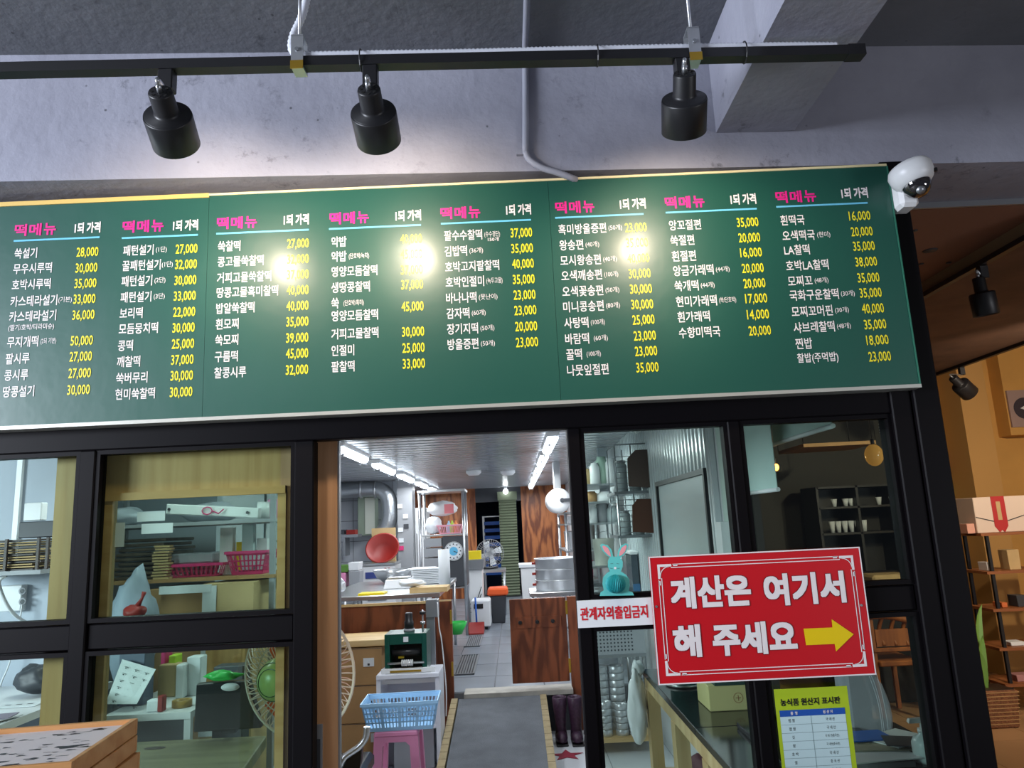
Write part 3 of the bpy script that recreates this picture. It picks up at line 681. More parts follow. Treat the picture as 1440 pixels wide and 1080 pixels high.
# white corrugated conduit
M_COND = mat('white_conduit', '#d5d8e2', 0.5)
def flex(path, r, ribs, n=10):
    pts = []; rs = []
    P3 = [Vector(p) for p in path]
    L_ = [0]
    for a, b in zip(P3, P3[1:]): L_.append(L_[-1] + (b - a).length)
    k = int(L_[-1] / ribs)
    for i in range(k * 2 + 1):
        s = L_[-1] * i / (k * 2); j = 0
        while j < len(L_) - 2 and L_[j + 1] < s: j += 1
        f_ = (s - L_[j]) / max(L_[j + 1] - L_[j], 1e-9); pts.append(P3[j].lerp(P3[j + 1], f_)); rs.append(r * (1.0 if i % 2 else 0.84))
    return MB().tube(pts, rs, n)
def smoothp(pts, n=6):
    pts = [Vector(p) for p in pts]; out = []
    for i in range(len(pts) - 1):
        p0 = pts[max(i - 1, 0)]; p1 = pts[i]; p2 = pts[i + 1]; p3 = pts[min(i + 2, len(pts) - 1)]
        for k in range(n):
            t_ = k / n; out.append(0.5 * ((2 * p1) + (p2 - p0) * t_ + (2 * p0 - 5 * p1 + 4 * p2 - p3) * t_ ** 2 + (3 * p1 - p0 - 3 * p2 + p3) * t_ ** 3))
    out.append(pts[-1]); return out
c = tpt(421); Yc = c.y
path = [P(436, -70, Yc + .04), P(432, -10, Yc + .03), P(425, 22, Yc + .03), P(412, 52, Yc + .03), P(412, 72, Yc + .03), tpt(432, .028, .0), tpt(520, .027), tpt(640, .025), tpt(800, .027), tpt(960, .027), tpt(1100, .026), tpt(1178, .022)]
path[0] = Vector((path[0].x, path[0].y, CEIL)); path[1].z = min(path[1].z, CEIL - 0.02)
solo(flex(smoothp(path), 0.0125, 0.012), 'conduit', M_COND, 'white corrugated conduit tied along the top of the black track', 'conduit')
# grey conduit on the beam
t = thing('conduit', 'grey painted conduit running down the concrete beam to the menu board', 'conduit', tuple(P(740, 150, 2.44)))
def onbeam(px, py, off=0.014):
    Y = 2.45
    for _ in range(6):
        q = P(px, py, Y); Y = beamY(q.x) - off
    return P(px, py, Y)
M_GC = mat('grey_conduit', '#9698a4', 0.6)
top = PZ(741, 0, CEIL - 0.014); e = onbeam(739, 82); e.z = CEIL - 0.02
MB().tube(smoothp([(top.x, top.y - .6, top.z), top, e + Vector((0, -.03, 0.004)), e, onbeam(739, 130), onbeam(739, 215)]), 0.0115, 10).build('rigid_conduit', M_GC, t)
flex(smoothp([onbeam(739, 213), onbeam(744, 224), onbeam(762, 236), onbeam(785, 243), onbeam(806, 251, .006), onbeam(815, 256, -.03)]), 0.0125, 0.010).build('flexible_conduit', M_GC, t)
q = onbeam(738, 216, .004); MB().box(q.x - .03, q.x + .016, q.y - .012, q.y + .004, q.z - .008, q.z + .01).build('pipe_clip', M_GC, t)
# spotlights
def spotlight(name_lbl, jx, axis, c, R=0.064, power=55, on=True, grp='black spotlights aimed at the menu board', trackpt=None, s=1.0):
    """c = centre of the wide can; axis = from cap to mouth"""
    a = Vector(axis).normalized(); c = Vector(c)
    top = trackpt if trackpt is not None else tpt(jx)
    t = thing('track_spotlight', name_lbl, 'spotlight', tuple(top), grp)
    h = 0.098 * s
    MB().lathe([(R * .93, -h / 2 + .002), (R * .97, -h / 2), (R, -h / 2 + .006), (R, h / 2 - .001), (R * .985, h / 2), (R * .93, h / 2 - .004), (R * .93, -h / 2 + .03), (0, -h / 2 + .028)], c, a, 40).build('lamp_can', M_BLACKM, t)
    MB().lathe([(R * .985, -h / 2 + .004), (R * .93, -h / 2 - .002), (R * .55, -h / 2 - .004), (R * .5, -h / 2 - .012), (R * .49, -h / 2 - .066 * s), (R * .46, -h / 2 - .070 * s), (0, -h / 2 - .070 * s)], c, a, 40).build('neck', M_BLACKM, t)
    m = MB(); tt = c - a * (h / 2 + .0705 * s); x = a.orthogonal().normalized(); y = a.cross(x)
    for k in range(8):
        q = tt + (x * math.cos(k * math.pi / 4) + y * math.sin(k * math.pi / 4)) * R * .34; m.cyl(q + a * .001, q - a * .0008, .0042 * s, n=8)
    m.build('vent_hole', mat('vent_black', '#050505', 0.8), t)
    j = MB(); j.cyl(tt, tt - a * .02, .0085, .007, 10); j.tube(smoothp([tt - a * .014, tt - a * .024 + Vector((0, 0, .012)), Vector((top.x, top.y, top.z - .078))]), .006, 8); j.build('swivel_joint', M_STEEL, t)
    MB().box(top.x - .021, top.x + .021, top.y - .017, top.y + .017, top.z - .078, top.z - .014).build('adapter', M_BLACKM, t, 0.003)
    MB().cyl(c + a * (h * .12), c + a * (h * .14), R * .86, n=28).build('bulb', mat('lamp_glow', '#ffdca8', 0.4, emit='#ffd9a0', estr=14.0) if on else M_DGREY, t)
    if on:
        l = bpy.data.lights.new('spot_bulb', 'SPOT'); l.energy = power; l.color = (1.0, 0.82, 0.62); l.spot_size = math.radians(130); l.spot_blend = 0.6; l.shadow_soft_size = 0.045
        o = bpy.data.objects.new('spot_bulb', l); C.objects.link(o); o.parent = t; o.location = c + a * (h * .2) - Vector(top)
        o.rotation_euler = a.to_track_quat('-Z', 'Y').to_euler()
    return t
def ax(yaw, down):
    return Vector((math.sin(math.radians(yaw)) * math.cos(math.radians(down)), math.cos(math.radians(yaw)) * math.cos(math.radians(down)), -math.sin(math.radians(down))))
SPW = 30
spotlight('left black spotlight of the three before the menu board, tilted to the right', 236, ax(-8, 24), P(242, 183, 1.88), power=SPW)
spotlight('middle black spotlight of the three, hung just right of the left track hanger', 521, ax(0, 24), P(529, 178, 1.92), power=SPW)
spotlight('right black spotlight of the three, hanging almost straight down beside the concrete cross beam', 957, ax(8, 38), P(962, 162, 1.94), power=SPW)
# ================================================================== SECURITY CAMERA
t = thing('security_camera', 'white dome security camera on a bracket at the right end of the menu board', 'camera', tuple(P(1280, 260, 2.36)))
c0 = P(1281, 245, 2.37); s_ = 2.6 / 1040
MB().box(1.3885, c0.x + .03, c0.y + .02, 2.474, c0.z - .105, c0.z + .03).build('mount_arm', M_WHITE, t, 0.012)
a_ = Vector((0.18, -0.18, -1)).normalized()
MB().lathe([(0, -.034), (.05, -.034), (.066, -.026), (.072, -.012), (.070, .012), (.062, .032), (.05, .044), (.046, .046), (0, .046)], c0, a_, 36).build('camera_body', M_WHITE, t)
MB().lathe([(.046, 0), (.044, .014), (.036, .03), (.022, .041), (0, .045)], c0 + a_ * .045, a_, 30).build('dome', mat('smoked_dome', '#1d1a1c', 0.06, spec=1.0, coat=1.0), t)
MB().lathe([(.013, 0), (.014, .02), (.0, .021)], c0 + a_ * .07 + Vector((-.01, -.015, 0)), Vector((-.1, -.8, -.6)), 14).build('lens', M_STEELD, t)
m = MB(); q = c0 + Vector((.062, -.04, 0)); m.box(q.x - .004, q.x + .004, q.y - .004, q.y + .006, q.z - .012, q.z + .0); m.box(q.x - .002, q.x + .012, q.y + .03, q.y + .05, q.z + .03, q.z + .045); m.build('vent', M_BLACKM, t)

# ================================================================== SIGNS
t = thing('notice_sign', 'red rectangular sign with white Korean letters and a yellow arrow', 'sign', tuple(P(1070, 960, 2.48)))
Y1 = 2.482
c00, c10, c11, c01 = P(927, 963, Y1), P(1234, 949, Y1), P(1207, 769, Y1), P(911, 783, Y1)
sx0, sx1, sz0, sz1 = (c00.x + c01.x) / 2, (c10.x + c11.x) / 2, (c00.z + c10.z) / 2, (c01.z + c11.z) / 2
MB().box(sx0, sx1, Y1, Y1 + .006, sz0, sz1).build('board', mat('sign_red', '#c40d1c', 0.4), t)
o = Vector((sx0, Y1 - .0012, sz0)); SW = sx1 - sx0; SH = sz1 - sz0
m = Print(); e = .004
m.rect(o, EX, EZ, 0, SW, 0, e); m.rect(o, EX, EZ, 0, SW, SH - e, SH); m.rect(o, EX, EZ, 0, e, e, SH - e); m.rect(o, EX, EZ, SW - e, SW, e, SH - e)
i1, i2 = .026, .036
for ins, gp in ((i1, .05), (i2, .034)):
    w = .0026
    m.rect(o, EX, EZ, ins + gp, SW - ins - gp, ins, ins + w); m.rect(o, EX, EZ, ins + gp, SW - ins - gp, SH - ins - w, SH - ins)
    m.rect(o, EX, EZ, ins, ins + w, ins + gp, SH - ins - gp); m.rect(o, EX, EZ, SW - ins - w, SW - ins, ins + gp, SH - ins - gp)
for fx in (0, 1):
    for fz in (0, 1):
        X = lambda a: SW - a if fx else a
        Z = lambda a: SH - a if fz else a
        def rr(a, b, c_, d): m.rect(o, EX, EZ, min(X(a), X(b)), max(X(a), X(b)), min(Z(c_), Z(d)), max(Z(c_), Z(d)))
        rr(.026, .034, .026, .072); rr(.034, .072, .026, .034)
        rr(.078, .092, .027, .033); rr(.027, .033, .078, .092)
        pts = []
        for k in range(7): an = math.pi / 2 * k / 6; pts.append((X(.034 + .03 * (1 - math.sin(an)) ), Z(.034 + .03 * (1 - math.cos(an)))))
        for (a, b), (c_, d) in zip(pts, pts[1:]):
            dx, dy = c_ - a, d - b; l_ = math.hypot(dx, dy); nx, ny = -dy / l_ * .0012, dx / l_ * .0012
            m.poly(o, EX, EZ, [(a + nx, b + ny), (c_ + nx, d + ny), (c_ - nx, d - ny), (a - nx, b - ny)])
m.build('border_print', M_INKW, t)
def zx(x, y): return P(900 + x * .24306, 760 + y * .24316, Y1)
m = Print(); m2 = Print()
for (s, xa, ya_, xb, yb_, hgt) in (('계산은', 175, 300, 640, 292, 165), ('여기서', 715, 282, 1185, 272, 165), ('해', 192, 583, 352, 580, 165), ('주세요', 418, 570, 905, 558, 165)):
    a, b = zx(xa, ya_), zx(xb, yb_); hh = hgt * .24306 * 2.482 * 1.045 / 1040
    for MM, bold, dy, ex in ((m2, .055, .0006, .0035), (m, .042, .0, 0)):
        MM.text(s, (a.x - ex / 2, Y1 - .0022 + dy, (a.z + b.z) / 2), EX, EZ, hh + ex, w=b.x - a.x + ex, bold=bold, res=4)
m.build('lettering', M_INKW, t); m2.build('letter_shadow', mat('ink_darkred', '#6e1020', 0.5), t)  # subtle dark shadow of the letters drawn as larger dark red copies
pts = [zx(*q) for q in ((945, 510), (1112, 503), (1107, 455), (1235, 542), (1133, 642), (1125, 598), (960, 605))]
m = Print(); m.bm.faces.new([m.bm.verts.new((p.x, Y1 - .0015, p.z)) for p in pts]); m.build('arrow', mat('ink_arrow', '#e8c800', 0.4), t)
m = MB()
for px, py in ((923, 853), (1211, 851)): q = P(px, py, Y1); m.cyl((q.x, Y1 + .002, q.z), (q.x, Y1 - .003, q.z), .004, n=10)
m.build('pin', M_STEELD, t)
# white no-entry strip
t = thing('notice_sign', 'narrow white sign with red Korean letters left of the red sign', 'sign', tuple(P(865, 880, 2.49)))
a, b = P(811, 845, 2.493), P(920, 880, 2.493)
MB().box(a.x, b.x, 2.492, 2.497, b.z + .004, a.z).build('board', M_PAPER, t)
q = P(816, 863, 2.49); q2 = P(911, 860, 2.49)
m = Print(); m.text('관계자외출입금지', (q.x, 2.4910, (q.z + q2.z) / 2), EX, EZ, .041, w=q2.x - q.x, bold=.03, res=3); m.build('lettering', mat('ink_red', '#d0182a', 0.5), t)
# green origin placard on the glass
t = thing('notice_sign', 'lime green price-of-origin placard with blue header and handwritten table on the glass', 'sign', tuple(P(1150, 1080, 2.49)))
t['label'] = 'lime green placard with a blue-headed table of rows below the red sign'
Yg = 2.500
a, b = P(1088, 968, Yg), P(1190, 966, Yg); gx0, gx1 = a.x, b.x + .002; gz1 = (a.z + b.z) / 2; gz0 = .70
MB().box(gx0, gx1, Yg - .001, Yg + .0015, gz0, gz1).build('board', mat('lime', '#a9c21c', 0.5), t)
m = Print(); q = P(1097, 988, Yg); q2 = P(1181, 984, Yg); m.text('농식품 원산지 표시판', (q.x, Yg - .002, (q.z + q2.z) / 2), EX, EZ, .022, w=q2.x - q.x, bold=.03); m.build('title_lettering', mat('ink_black', '#14140f', 0.5), t)
tx0, tx1 = P(1096, 1002, Yg).x, P(1188, 1000, Yg).x; hz1 = P(1140, 997, Yg).z; hz0 = P(1140, 1006, Yg).z
m = Print(); m.rect((0, Yg - .002, 0), EX, EZ, tx0, tx1, hz0, hz1); m.build('header_print', mat('ink_blue', '#1450a8', 0.5), t)
m = Print(); m.rect((0, Yg - .0016, 0), EX, EZ, tx0, tx1, gz0 + .02, hz0); m.build('table_print', mat('pale_blue_print', '#c0dce0', 0.5), t)
m = Print(); mid = tx0 + (tx1 - tx0) * .47
for k in range(12):
    z = hz0 - .0247 * k - .0247
    if z > gz0 + .02: m.rect((0, Yg - .0021, 0), EX, EZ, tx0, tx1, z, z + .0009)
m.rect((0, Yg - .0021, 0), EX, EZ, mid, mid + .0009, gz0 + .02, hz0)
m.build('table_lines', mat('ink_line', '#5c7a80', 0.5), t)
m = Print(); rows = [('멥 쌀', '국 내 산'), ('찹 쌀', '국 내 산'), ('깃', '국 내 산(중국산)'), ('팥', '국 내산(중국산)'), ('호 박', '국 내 산'), ('쌀', '중 국 산'), ('콩', '국 내 산')]
for k, (s1_, s2_) in enumerate(rows):
    z = hz0 - .0247 * (k + .5); m.text(s1_, (tx0 + .035, Yg - .0023, z), EX, EZ, .010, cond=.9, align='C'); m.text(s2_, (mid + .06, Yg - .0023, z), EX, EZ, .010, cond=.8 if len(s2_) < 7 else .7, align='C')
m.build('row_lettering', MATS['ink_black'], t)
m = Print()
m.text('품  명', (tx0 + .045, Yg - .0026, (hz0 + hz1) / 2), EX, EZ, .010, cond=.9, bold=.02, align='C'); m.text('원 산 지', (mid + .055, Yg - .0026, (hz0 + hz1) / 2), EX, EZ, .010, cond=.9, bold=.02, align='C')
m.build('header_lettering', M_INKW, t)
# rabbit
t = thing('rabbit_decoration', 'small turquoise paper rabbit with honeycomb belly on the black window rail', 'decoration', tuple(P(867, 838, 2.485)))
def rp(x, y): return P(800 + x * .2592, 580 + y * .2593, 2.487)
M_RAB = mat('rabbit_blue', '#5fc3c0', 0.6); M_RABD = mat('rabbit_teal', '#12969c', 0.6)
def cut(pts, m, name, y=2.487, th=.002):
    poly = [(rp(*q).x, rp(*q).z) for q in pts]
    return MB().prism(poly, (0, y, 0), EX, EZ, (0, th, 0)).build(name, m, t)
cut([(168, 995), (172, 975), (190, 965), (182, 930), (186, 895), (205, 872), (222, 862), (212, 835), (212, 805), (222, 785), (205, 775), (182, 750), (170, 720), (180, 712), (210, 720), (232, 745), (240, 782), (262, 782), (268, 748), (285, 720), (308, 710), (322, 716), (316, 745), (300, 772), (280, 788), (292, 808), (292, 835), (282, 862), (310, 880), (328, 905), (330, 940), (325, 968), (345, 975), (354, 992)], M_RAB, 'paper_body')
cut([(180, 725), (192, 722), (212, 735), (224, 760), (228, 782), (215, 775), (192, 752)], mat('rabbit_pink', '#e79aa0', .6), 'ear_lining', 2.4862, .0006)
cut([(272, 780), (275, 757), (288, 732), (310, 718), (314, 728), (304, 755), (288, 772)], MATS['rabbit_pink'], 'ear_lining', 2.4862, .0006)
cc = rp(253, 930); m = MB(); R = .031
for k in range(18):
    an = math.pi * (k / 17.0) + math.pi
    pts = [(math.cos(an) * R * math.sin(th_ * math.pi / 10), math.sin(an) * R * math.sin(th_ * math.pi / 10), R * .9 * math.cos(th_ * math.pi / 10)) for th_ in range(11)]
    pts = [Vector(p) + Vector((cc.x, 2.4868, cc.z)) for p in pts]
    m.tube(pts, .0022, 4)
m.blob((cc.x, 2.4868, cc.z), R * .9, R * .9, R * .82, 24, 12, 0.0); m.build('honeycomb_belly', M_RABD, t)
m = Print()
for (a, b) in (((225, 822), (240, 820)), ((258, 820), (273, 822)), ((222, 845), (238, 848)), ((262, 848), (276, 845))):
    p1, p2 = rp(*a), rp(*b); m.poly((0, 2.486, 0), EX, EZ, [(p1.x, p1.z), (p2.x, p2.z), (p2.x, p2.z + .001), (p1.x, p1.z + .001)])
m.build('face_print', M_DGREY, t)
cut([(244, 838), (258, 838), (256, 850), (246, 850)], M_PAPER, 'snout', 2.4862, .0005)

# ================================================================== TRAYS bottom left
zt_ = 1.262
A1, A2, A3 = PZ(72, 1019, zt_), PZ(190, 1010, zt_), PZ(107, 1071, zt_)
A4 = A1 + (A3 - A2)
ctr = (A1 + A3) / 2; W_ = (A2 - A1).length; D_ = (A2 - A3).length; rot = math.atan2((A2 - A1).y, (A2 - A1).x)
t0 = local('wooden_tray', 'topmost wooden tray of the stack, lined with cat-pattern paper', 'tray', 'wooden trays stacked at lower left')
W_ = max(W_, .34); hh = .034
ctr = A2 + (A3 - A2).normalized() * D_ / 2 + (A1 - A2).normalized() * W_ / 2; rot = math.atan2((A2 - A1).y, (A2 - A1).x)
def tray_parts(t, paper):
    th = .012
    for (a, b, c_, d) in ((-W_ / 2, W_ / 2, -D_ / 2, -D_ / 2 + th), (-W_ / 2, W_ / 2, D_ / 2 - th, D_ / 2), (-W_ / 2, -W_ / 2 + th, -D_ / 2 + th, D_ / 2 - th), (W_ / 2 - th, W_ / 2, -D_ / 2 + th, D_ / 2 - th)):
        MB().box(a, b, c_, d, -hh, 0).build('rim', M_TRAY, t, 0.0015)
    MB().box(-W_ / 2 + th, W_ / 2 - th, -D_ / 2 + th, D_ / 2 - th, -hh, -hh + .006).build('base', M_TRAY, t)
    if paper:
        MB().box(-W_ / 2 + th, W_ / 2 - th, -D_ / 2 + th, D_ / 2 - th, -.016, -.010).build('paper_liner', mat('liner', '#e4dcda', .7), t)
        rnd = random.Random(3); m = Print()
        for k in range(46):
            x = rnd.uniform(-W_ / 2 + .03, W_ / 2 - .03); y = rnd.uniform(-D_ / 2 + .03, D_ / 2 - .03); s = rnd.uniform(.003, .009); an = rnd.uniform(0, 6.3)
            if k < 4: s = .016
            pts = []
            for q in range(9):
                b = 2 * math.pi * q / 9; rr_ = s * (1 + .35 * math.sin(3 * b + k)); pts.append((x + math.cos(b + an) * rr_ * 1.6, y + math.sin(b + an) * rr_ * .7))
            m.poly((0, 0, -.0095), (1, 0, 0), (0, 1, 0), pts)
        for k in range(26):
            x = rnd.uniform(-W_ / 2 + .03, W_ / 2 - .05); y = rnd.uniform(-D_ / 2 + .03, D_ / 2 - .03)
            m.rect((0, 0, -.0095), (1, 0, 0), (0, 1, 0), x, x + rnd.uniform(.01, .03), y, y + .002)
        m.build('cat_print', M_DGREY, t)
tray_parts(t0, True); t0.location = (ctr.x, ctr.y, zt_); t0.rotation_euler = (0, 0, rot)
t1 = local('wooden_tray', 'second wooden tray from the top of the stack', 'tray', 'wooden trays stacked at lower left'); tray_parts(t1, False)
off = [(0.004, -.004, 0.01), (.008, -.003, -.02), (-.012, .012, .03), (0.006, .0, 0.0)]
lb = ['second wooden tray from the top of the stack', 'third wooden tray from the top of the stack', 'fourth wooden tray from the top, shifted to the left', 'bottom wooden tray of the stack']
for k in range(4):
    o = t1 if k == 0 else dup(t1); o['label'] = lb[k]; o.location = (ctr.x + off[k][0], ctr.y + off[k][1], zt_ - (hh + .0006) * (k + 1)); o.rotation_euler = (0, 0, rot + off[k][2])
zped = zt_ - (hh + .0006) * 5
pd = local('display_stand', 'plain wooden display stand carrying the stack of trays', 'stand')
for sx in (-1, 1):
    for sy in (-1, 1): MB().box(sx * .15 - .02, sx * .15 + .02, sy * .1 - .02, sy * .1 + .02, 0, zped - .03).build('leg', M_PINEZ, pd)
MB().box(-.2, .2, -.16, .16, zped - .03, zped - .001).build('stand_top', M_PINE, pd)
MB().box(-.15, .15, -.1, .1, .3, .32).build('shelf', M_PINE, pd)
pd.location = (ctr.x, ctr.y, 0); pd.rotation_euler = (0, 0, rot)

# ================================================================== KITCHEN
def bx(px0, py0, px1, py1, Y, dep, z0=None):
    """world box whose front face covers the given image rectangle at depth Y"""
    a = P(px0, py0, Y); b = P(px1, py1, Y); c = P(px0, py1, Y); d = P(px1, py0, Y)
    return [(a.x + c.x) / 2, (b.x + d.x) / 2, Y, Y + dep, (c.z + b.z) / 2 if z0 is None else z0, (a.z + d.z) / 2]
def lamp_tube(x, y, lbl, power):
    t = thing('ceiling_light', lbl, 'ceiling light', (x, y, KC), 'two rows of tube lights on the kitchen ceiling')
    MB().box(x - .062, x + .062, y - .58, y + .58, KC - .045, KC - .004, .02, .02).build('housing', M_WHITE, t, 0.006)
    MB().lathe([(0, -.56), (.042, -.56), (.047, -.54), (.047, .54), (.042, .56), (0, .56)], (x, y, KC - .047), (0, 1, 0), 14, a0=0, a1=math.pi).build('diffuser', mat('tube_glow', '#f4fbff', 0.4, emit='#eaf4ff', estr=4.5), t)
    m = MB()
    for dy in (-.5, .5):
        for dx in (-.03, .03): m.box(x + dx - .008, x + dx + .008, y + dy - .02, y + dy + .02, KC - .112, KC - .10)
    m.build('clip', M_STEELD, t, kind='stuff')
    l = bpy.data.lights.new('tube_light', 'AREA'); l.shape = 'RECTANGLE'; l.size = .12; l.size_y = 1.2; l.energy = power; l.color = (.93, .97, 1)
    o = bpy.data.objects.new('tube_light', l); C.objects.link(o); o.parent = t; o.location = (0, 0, -.125)
TP = 18
lamp_tube(-1.9, 3.7, 'tube light of the side hall, above the storage shelves', 11); lamp_tube(-.6, 4.6, 'tube light of the entrance hall, above the ramp', 20)
ords = ['nearest', 'second', 'third', 'fourth', 'farthest']
for i, y in enumerate((6.65, 8.35, 10.05, 11.75, 13.45)):
    lamp_tube(-1.42, y, '%s tube light of the left ceiling row in the kitchen' % ords[i], TP)
    lamp_tube(0.36, y, '%s tube light of the right ceiling row in the kitchen' % ords[i], TP)
for px, lb in ((666, 'round white smoke detector on the kitchen ceiling, left one'), (714, 'round ceiling light fitting right of the smoke detector')):
    q = PZ(px, 663, KC - .02); solo(MB().lathe([(0, -.05), (.07, -.05), (.1, -.02), (.1, 0.018), (0, .018)], q, (0, 0, 1), 20), 'ceiling_detector', M_WHITE, lb, 'detector')
# duct
t = thing('exhaust_duct', 'silver flexible exhaust duct running along the wall and bending down', 'duct', tuple(P(500, 690, 10.9)))
pts = [P(463, 691, 10.9), P(480, 690, 10.9), P(528, 688, 10.9), P(543, 695, 10.9), P(548, 710, 10.9), P(548, 728, 10.9), P(543, 742, 10.9), P(531, 757, 10.9)]
sp = smoothp(pts, 8); rr = [0.112 * (1 + .035 * (k % 2)) for k in range(len(sp))]
MB().tube(sp, rr, 18).build('duct_tube', M_DUCT, t)
for px in (508, 528): q = P(px, 689, 10.9); MB().cyl((q.x - .015, q.y, q.z), (q.x + .015, q.y, q.z), .125, n=20).build('duct_band', M_ZINC, t)
q = bx(503, 698, 528, 753, 11.03, .25); t = thing('wall_cabinet', 'tall pale grey-green metal cabinet under the exhaust duct', 'cabinet', (q[0], q[2], q[4]))
MB().box(*q).build('body', mat('cabinet_green', '#8d9c8c', .5), t, .006); w_ = (q[1] - q[0]); MB().box(q[0] + w_ * .42, q[1] - .01, q[2] - .012, q[2], q[4] + .02, q[5] - .02).build('door', mat('cabinet_cream', '#c9cfc4', .5), t)
# shelf with containers
q = bx(470, 752, 503, 756, 10.6, .3); t = thing('wall_shelf', 'thin steel wall shelf left of the cabinet under the duct', 'shelf', (q[0], q[2], q[4])); MB().box(*q).build('shelf_board', M_STEELD, t)
m = MB()
for px in (486,): c_ = P(px, 756, 10.7); m.box(c_.x - .015, c_.x + .015, 10.6, 10.9, c_.z - .25, c_.z)
m.build('shelf_bracket', M_STEELD, t)
for i, (px, mm, lb) in enumerate([(478, M_DGREY, 'dark flat container on the thin wall shelf'), (493, M_RED, 'red-topped box at the right end of the thin wall shelf')]):
    q = bx(px - 6, 745, px + 6, 751.6, 10.65, .2); solo(MB().box(*q), 'box', mm, lb, 'box')
# range
x0, x1 = -2.02, -1.56
t = thing('gas_range', 'white enamel gas range with a blue-lettered panel and steel oven door', 'stove', (-1.79, 9.9, KZ))
MB().box(x0, x1, 9.9, 10.4, KZ, 1.22).build('body', M_WHITE, t, .01)
MB().box(x0, x1, 9.88, 10.4, 1.221, 1.25).build('cooktop', M_STEEL, t)
MB().box(x0 + .07, x1 - .07, 9.888, 9.9, 1.06, 1.14).build('brand_panel', mat('panel_blue', '#3c4a8c', .4), t)
MB().box(x0 + .10, x1 - .12, 9.89, 9.9, .78, 1.0).build('oven_door', M_STEELD, t)
for dx in (.33, .38): MB().cyl((x0 + dx, 9.9, 1.17), (x0 + dx, 9.87, 1.17), .018, n=10).build('knob', M_RED, t)
q = P(538, 776, 10.0)
t = thing('basin', 'large dark red plastic basin tilted on the gas range', 'basin', (q.x, q.y, q.z))
m = MB().lathe([(0, 0), (.15, 0), (.155, .01), (.215, .12), (.225, .125), (.225, .132), (.205, .13), (.145, .018), (0, .016)], (0, 0, 0), (0, 0, 1), 30)
m.xf(Matrix.Translation((q.x, 10.05, 1.405)) @ Matrix.Rotation(math.radians(58), 4, 'X') @ Matrix.Translation((0, 0, -.06))).build('bowl', M_RED, t)
q2 = bx(525, 755, 558, 765, 10.42, .05); solo(MB().box(q2[0], q2[1], 10.3, 10.35, 1.251, 1.70), 'board', M_CARDD, 'pale cardboard sheet standing behind the red basin', 'board')
# steel counters
def steel_table(lbl, x0, x1, y0, y1, z0, zt, mt=M_STEEL, shelf=True, grp=None, name='steel_table'):
    t = thing(name, lbl, 'table', ((x0 + x1) / 2, (y0 + y1) / 2, z0), grp)
    MB().box(x0, x1, y0, y1, zt - .04, zt).build('table_top', mt, t, .004)
    for (a, b) in ((x0 + .03, y0 + .03), (x1 - .03, y0 + .03), (x0 + .03, y1 - .03), (x1 - .03, y1 - .03)):
        MB().cyl((a, b, z0), (a, b, zt - .04), .018, n=10).build('leg', M_STEEL, t)
    if shelf: MB().box(x0 + .03, x1 - .03, y0 + .03, y1 - .03, z0 + .22, z0 + .24).build('shelf', M_STEELD, t)
    return t
steel_table('stainless table left of the gas range holding small tubs', -2.6, -2.06, 9.3, 10.0, KZ, 1.0)
steel_table('long stainless work counter behind the brown partition', -1.85, -.70, 7.0, 9.0, KZ, 1.08)
# tubs on left table
for px, py0, py1, mm, lb in ((478, 806, 822, M_PINK, 'pinkish tub at the left of the small stainless table'), (498, 803, 818, M_GREY, 'grey lidded tub on the small stainless table'), (482, 795, 805, mat('leaf', '#5d8a3c', .5), 'green-lidded tub stacked on the pinkish tub'), (497, 791, 802.6, M_WHITE, 'white box stacked on the grey lidded tub')):
    q = bx(px - 8, py0, px + 8, py1, 9.4, .25)
    if py1 > 810: q[4] = 1.001
    solo(MB().box(*q, .01, .01), 'tub', mm, lb, 'tub', bevel=.006)
solo(MB().blob((-1.72, 7.2, 1.17), .11, .11, .088, 14, 9, .16), 'foil_bag', M_SILV, 'crumpled silver foil bag behind the left end of the brown partition', 'bag')
# things on the long counter
q = P(552, 822, 8.6); t = thing('steel_bowl', 'wide stainless mixing bowl on the long counter', 'bowl', (q.x, q.y, 1.08))
MB().lathe([(0, 1.081), (.09, 1.081), (.17, 1.15), (.215, 1.23), (.222, 1.23), (.175, 1.145), (.09, 1.09), (0, 1.09)], (q.x, q.y, 0), (0, 0, 1), 30).build('bowl', M_STEEL, t)
q = bx(549, 817, 580, 832, 8.0, .3); t = thing('kitchen_scale', 'white kitchen scale in front of the mixing bowl', 'scale', (q[0], q[2], 1.08))
MB().box(q[0], q[1], 7.7, 8.0, 1.081, 1.17, -.02, -.02).build('scale_body', M_WHITE, t, .006); MB().box(q[0] + .01, q[1] - .01, 7.72, 7.98, 1.171, 1.185).build('scale_plate', M_STEEL, t)
t = thing('cutting_board', 'pale wooden board with a bunched white cloth, on the near end of the counter', 'board', (-1.0, 7.2, 1.08)); q = bx(577, 838, 630, 846, 7.1, .3)
MB().box(q[0], q[1], 7.05, 7.35, 1.081, 1.125).build('board', M_PINE, t)
solo(MB().blob((-.99, 7.2, 1.162), .12, .09, .034, 14, 8, .18), 'cloth', M_PAPER, 'bunched white cloth on the pale wooden board', 'cloth')
solo(MB().box(-1.46, -1.22, 7.05, 7.25, 1.081, 1.098), 'folder', M_YEL, 'flat yellow packet on the counter behind the brown partition', 'packet')
q = P(625, 808, 7.9); t = thing('paper_roll', 'tall white paper towel roll on the long counter', 'roll', (q.x, q.y, 1.08)); MB().cyl((q.x, q.y, 1.081), (q.x, q.y, 1.44), .06, n=22).build('roll', M_PAPER, t); MB().cyl((q.x, q.y, 1.4405), (q.x, q.y, 1.442), .02, n=10).build('core', M_CARD, t)
m = MB(); q = P(601, 822, 8.2); rnd = random.Random(5)
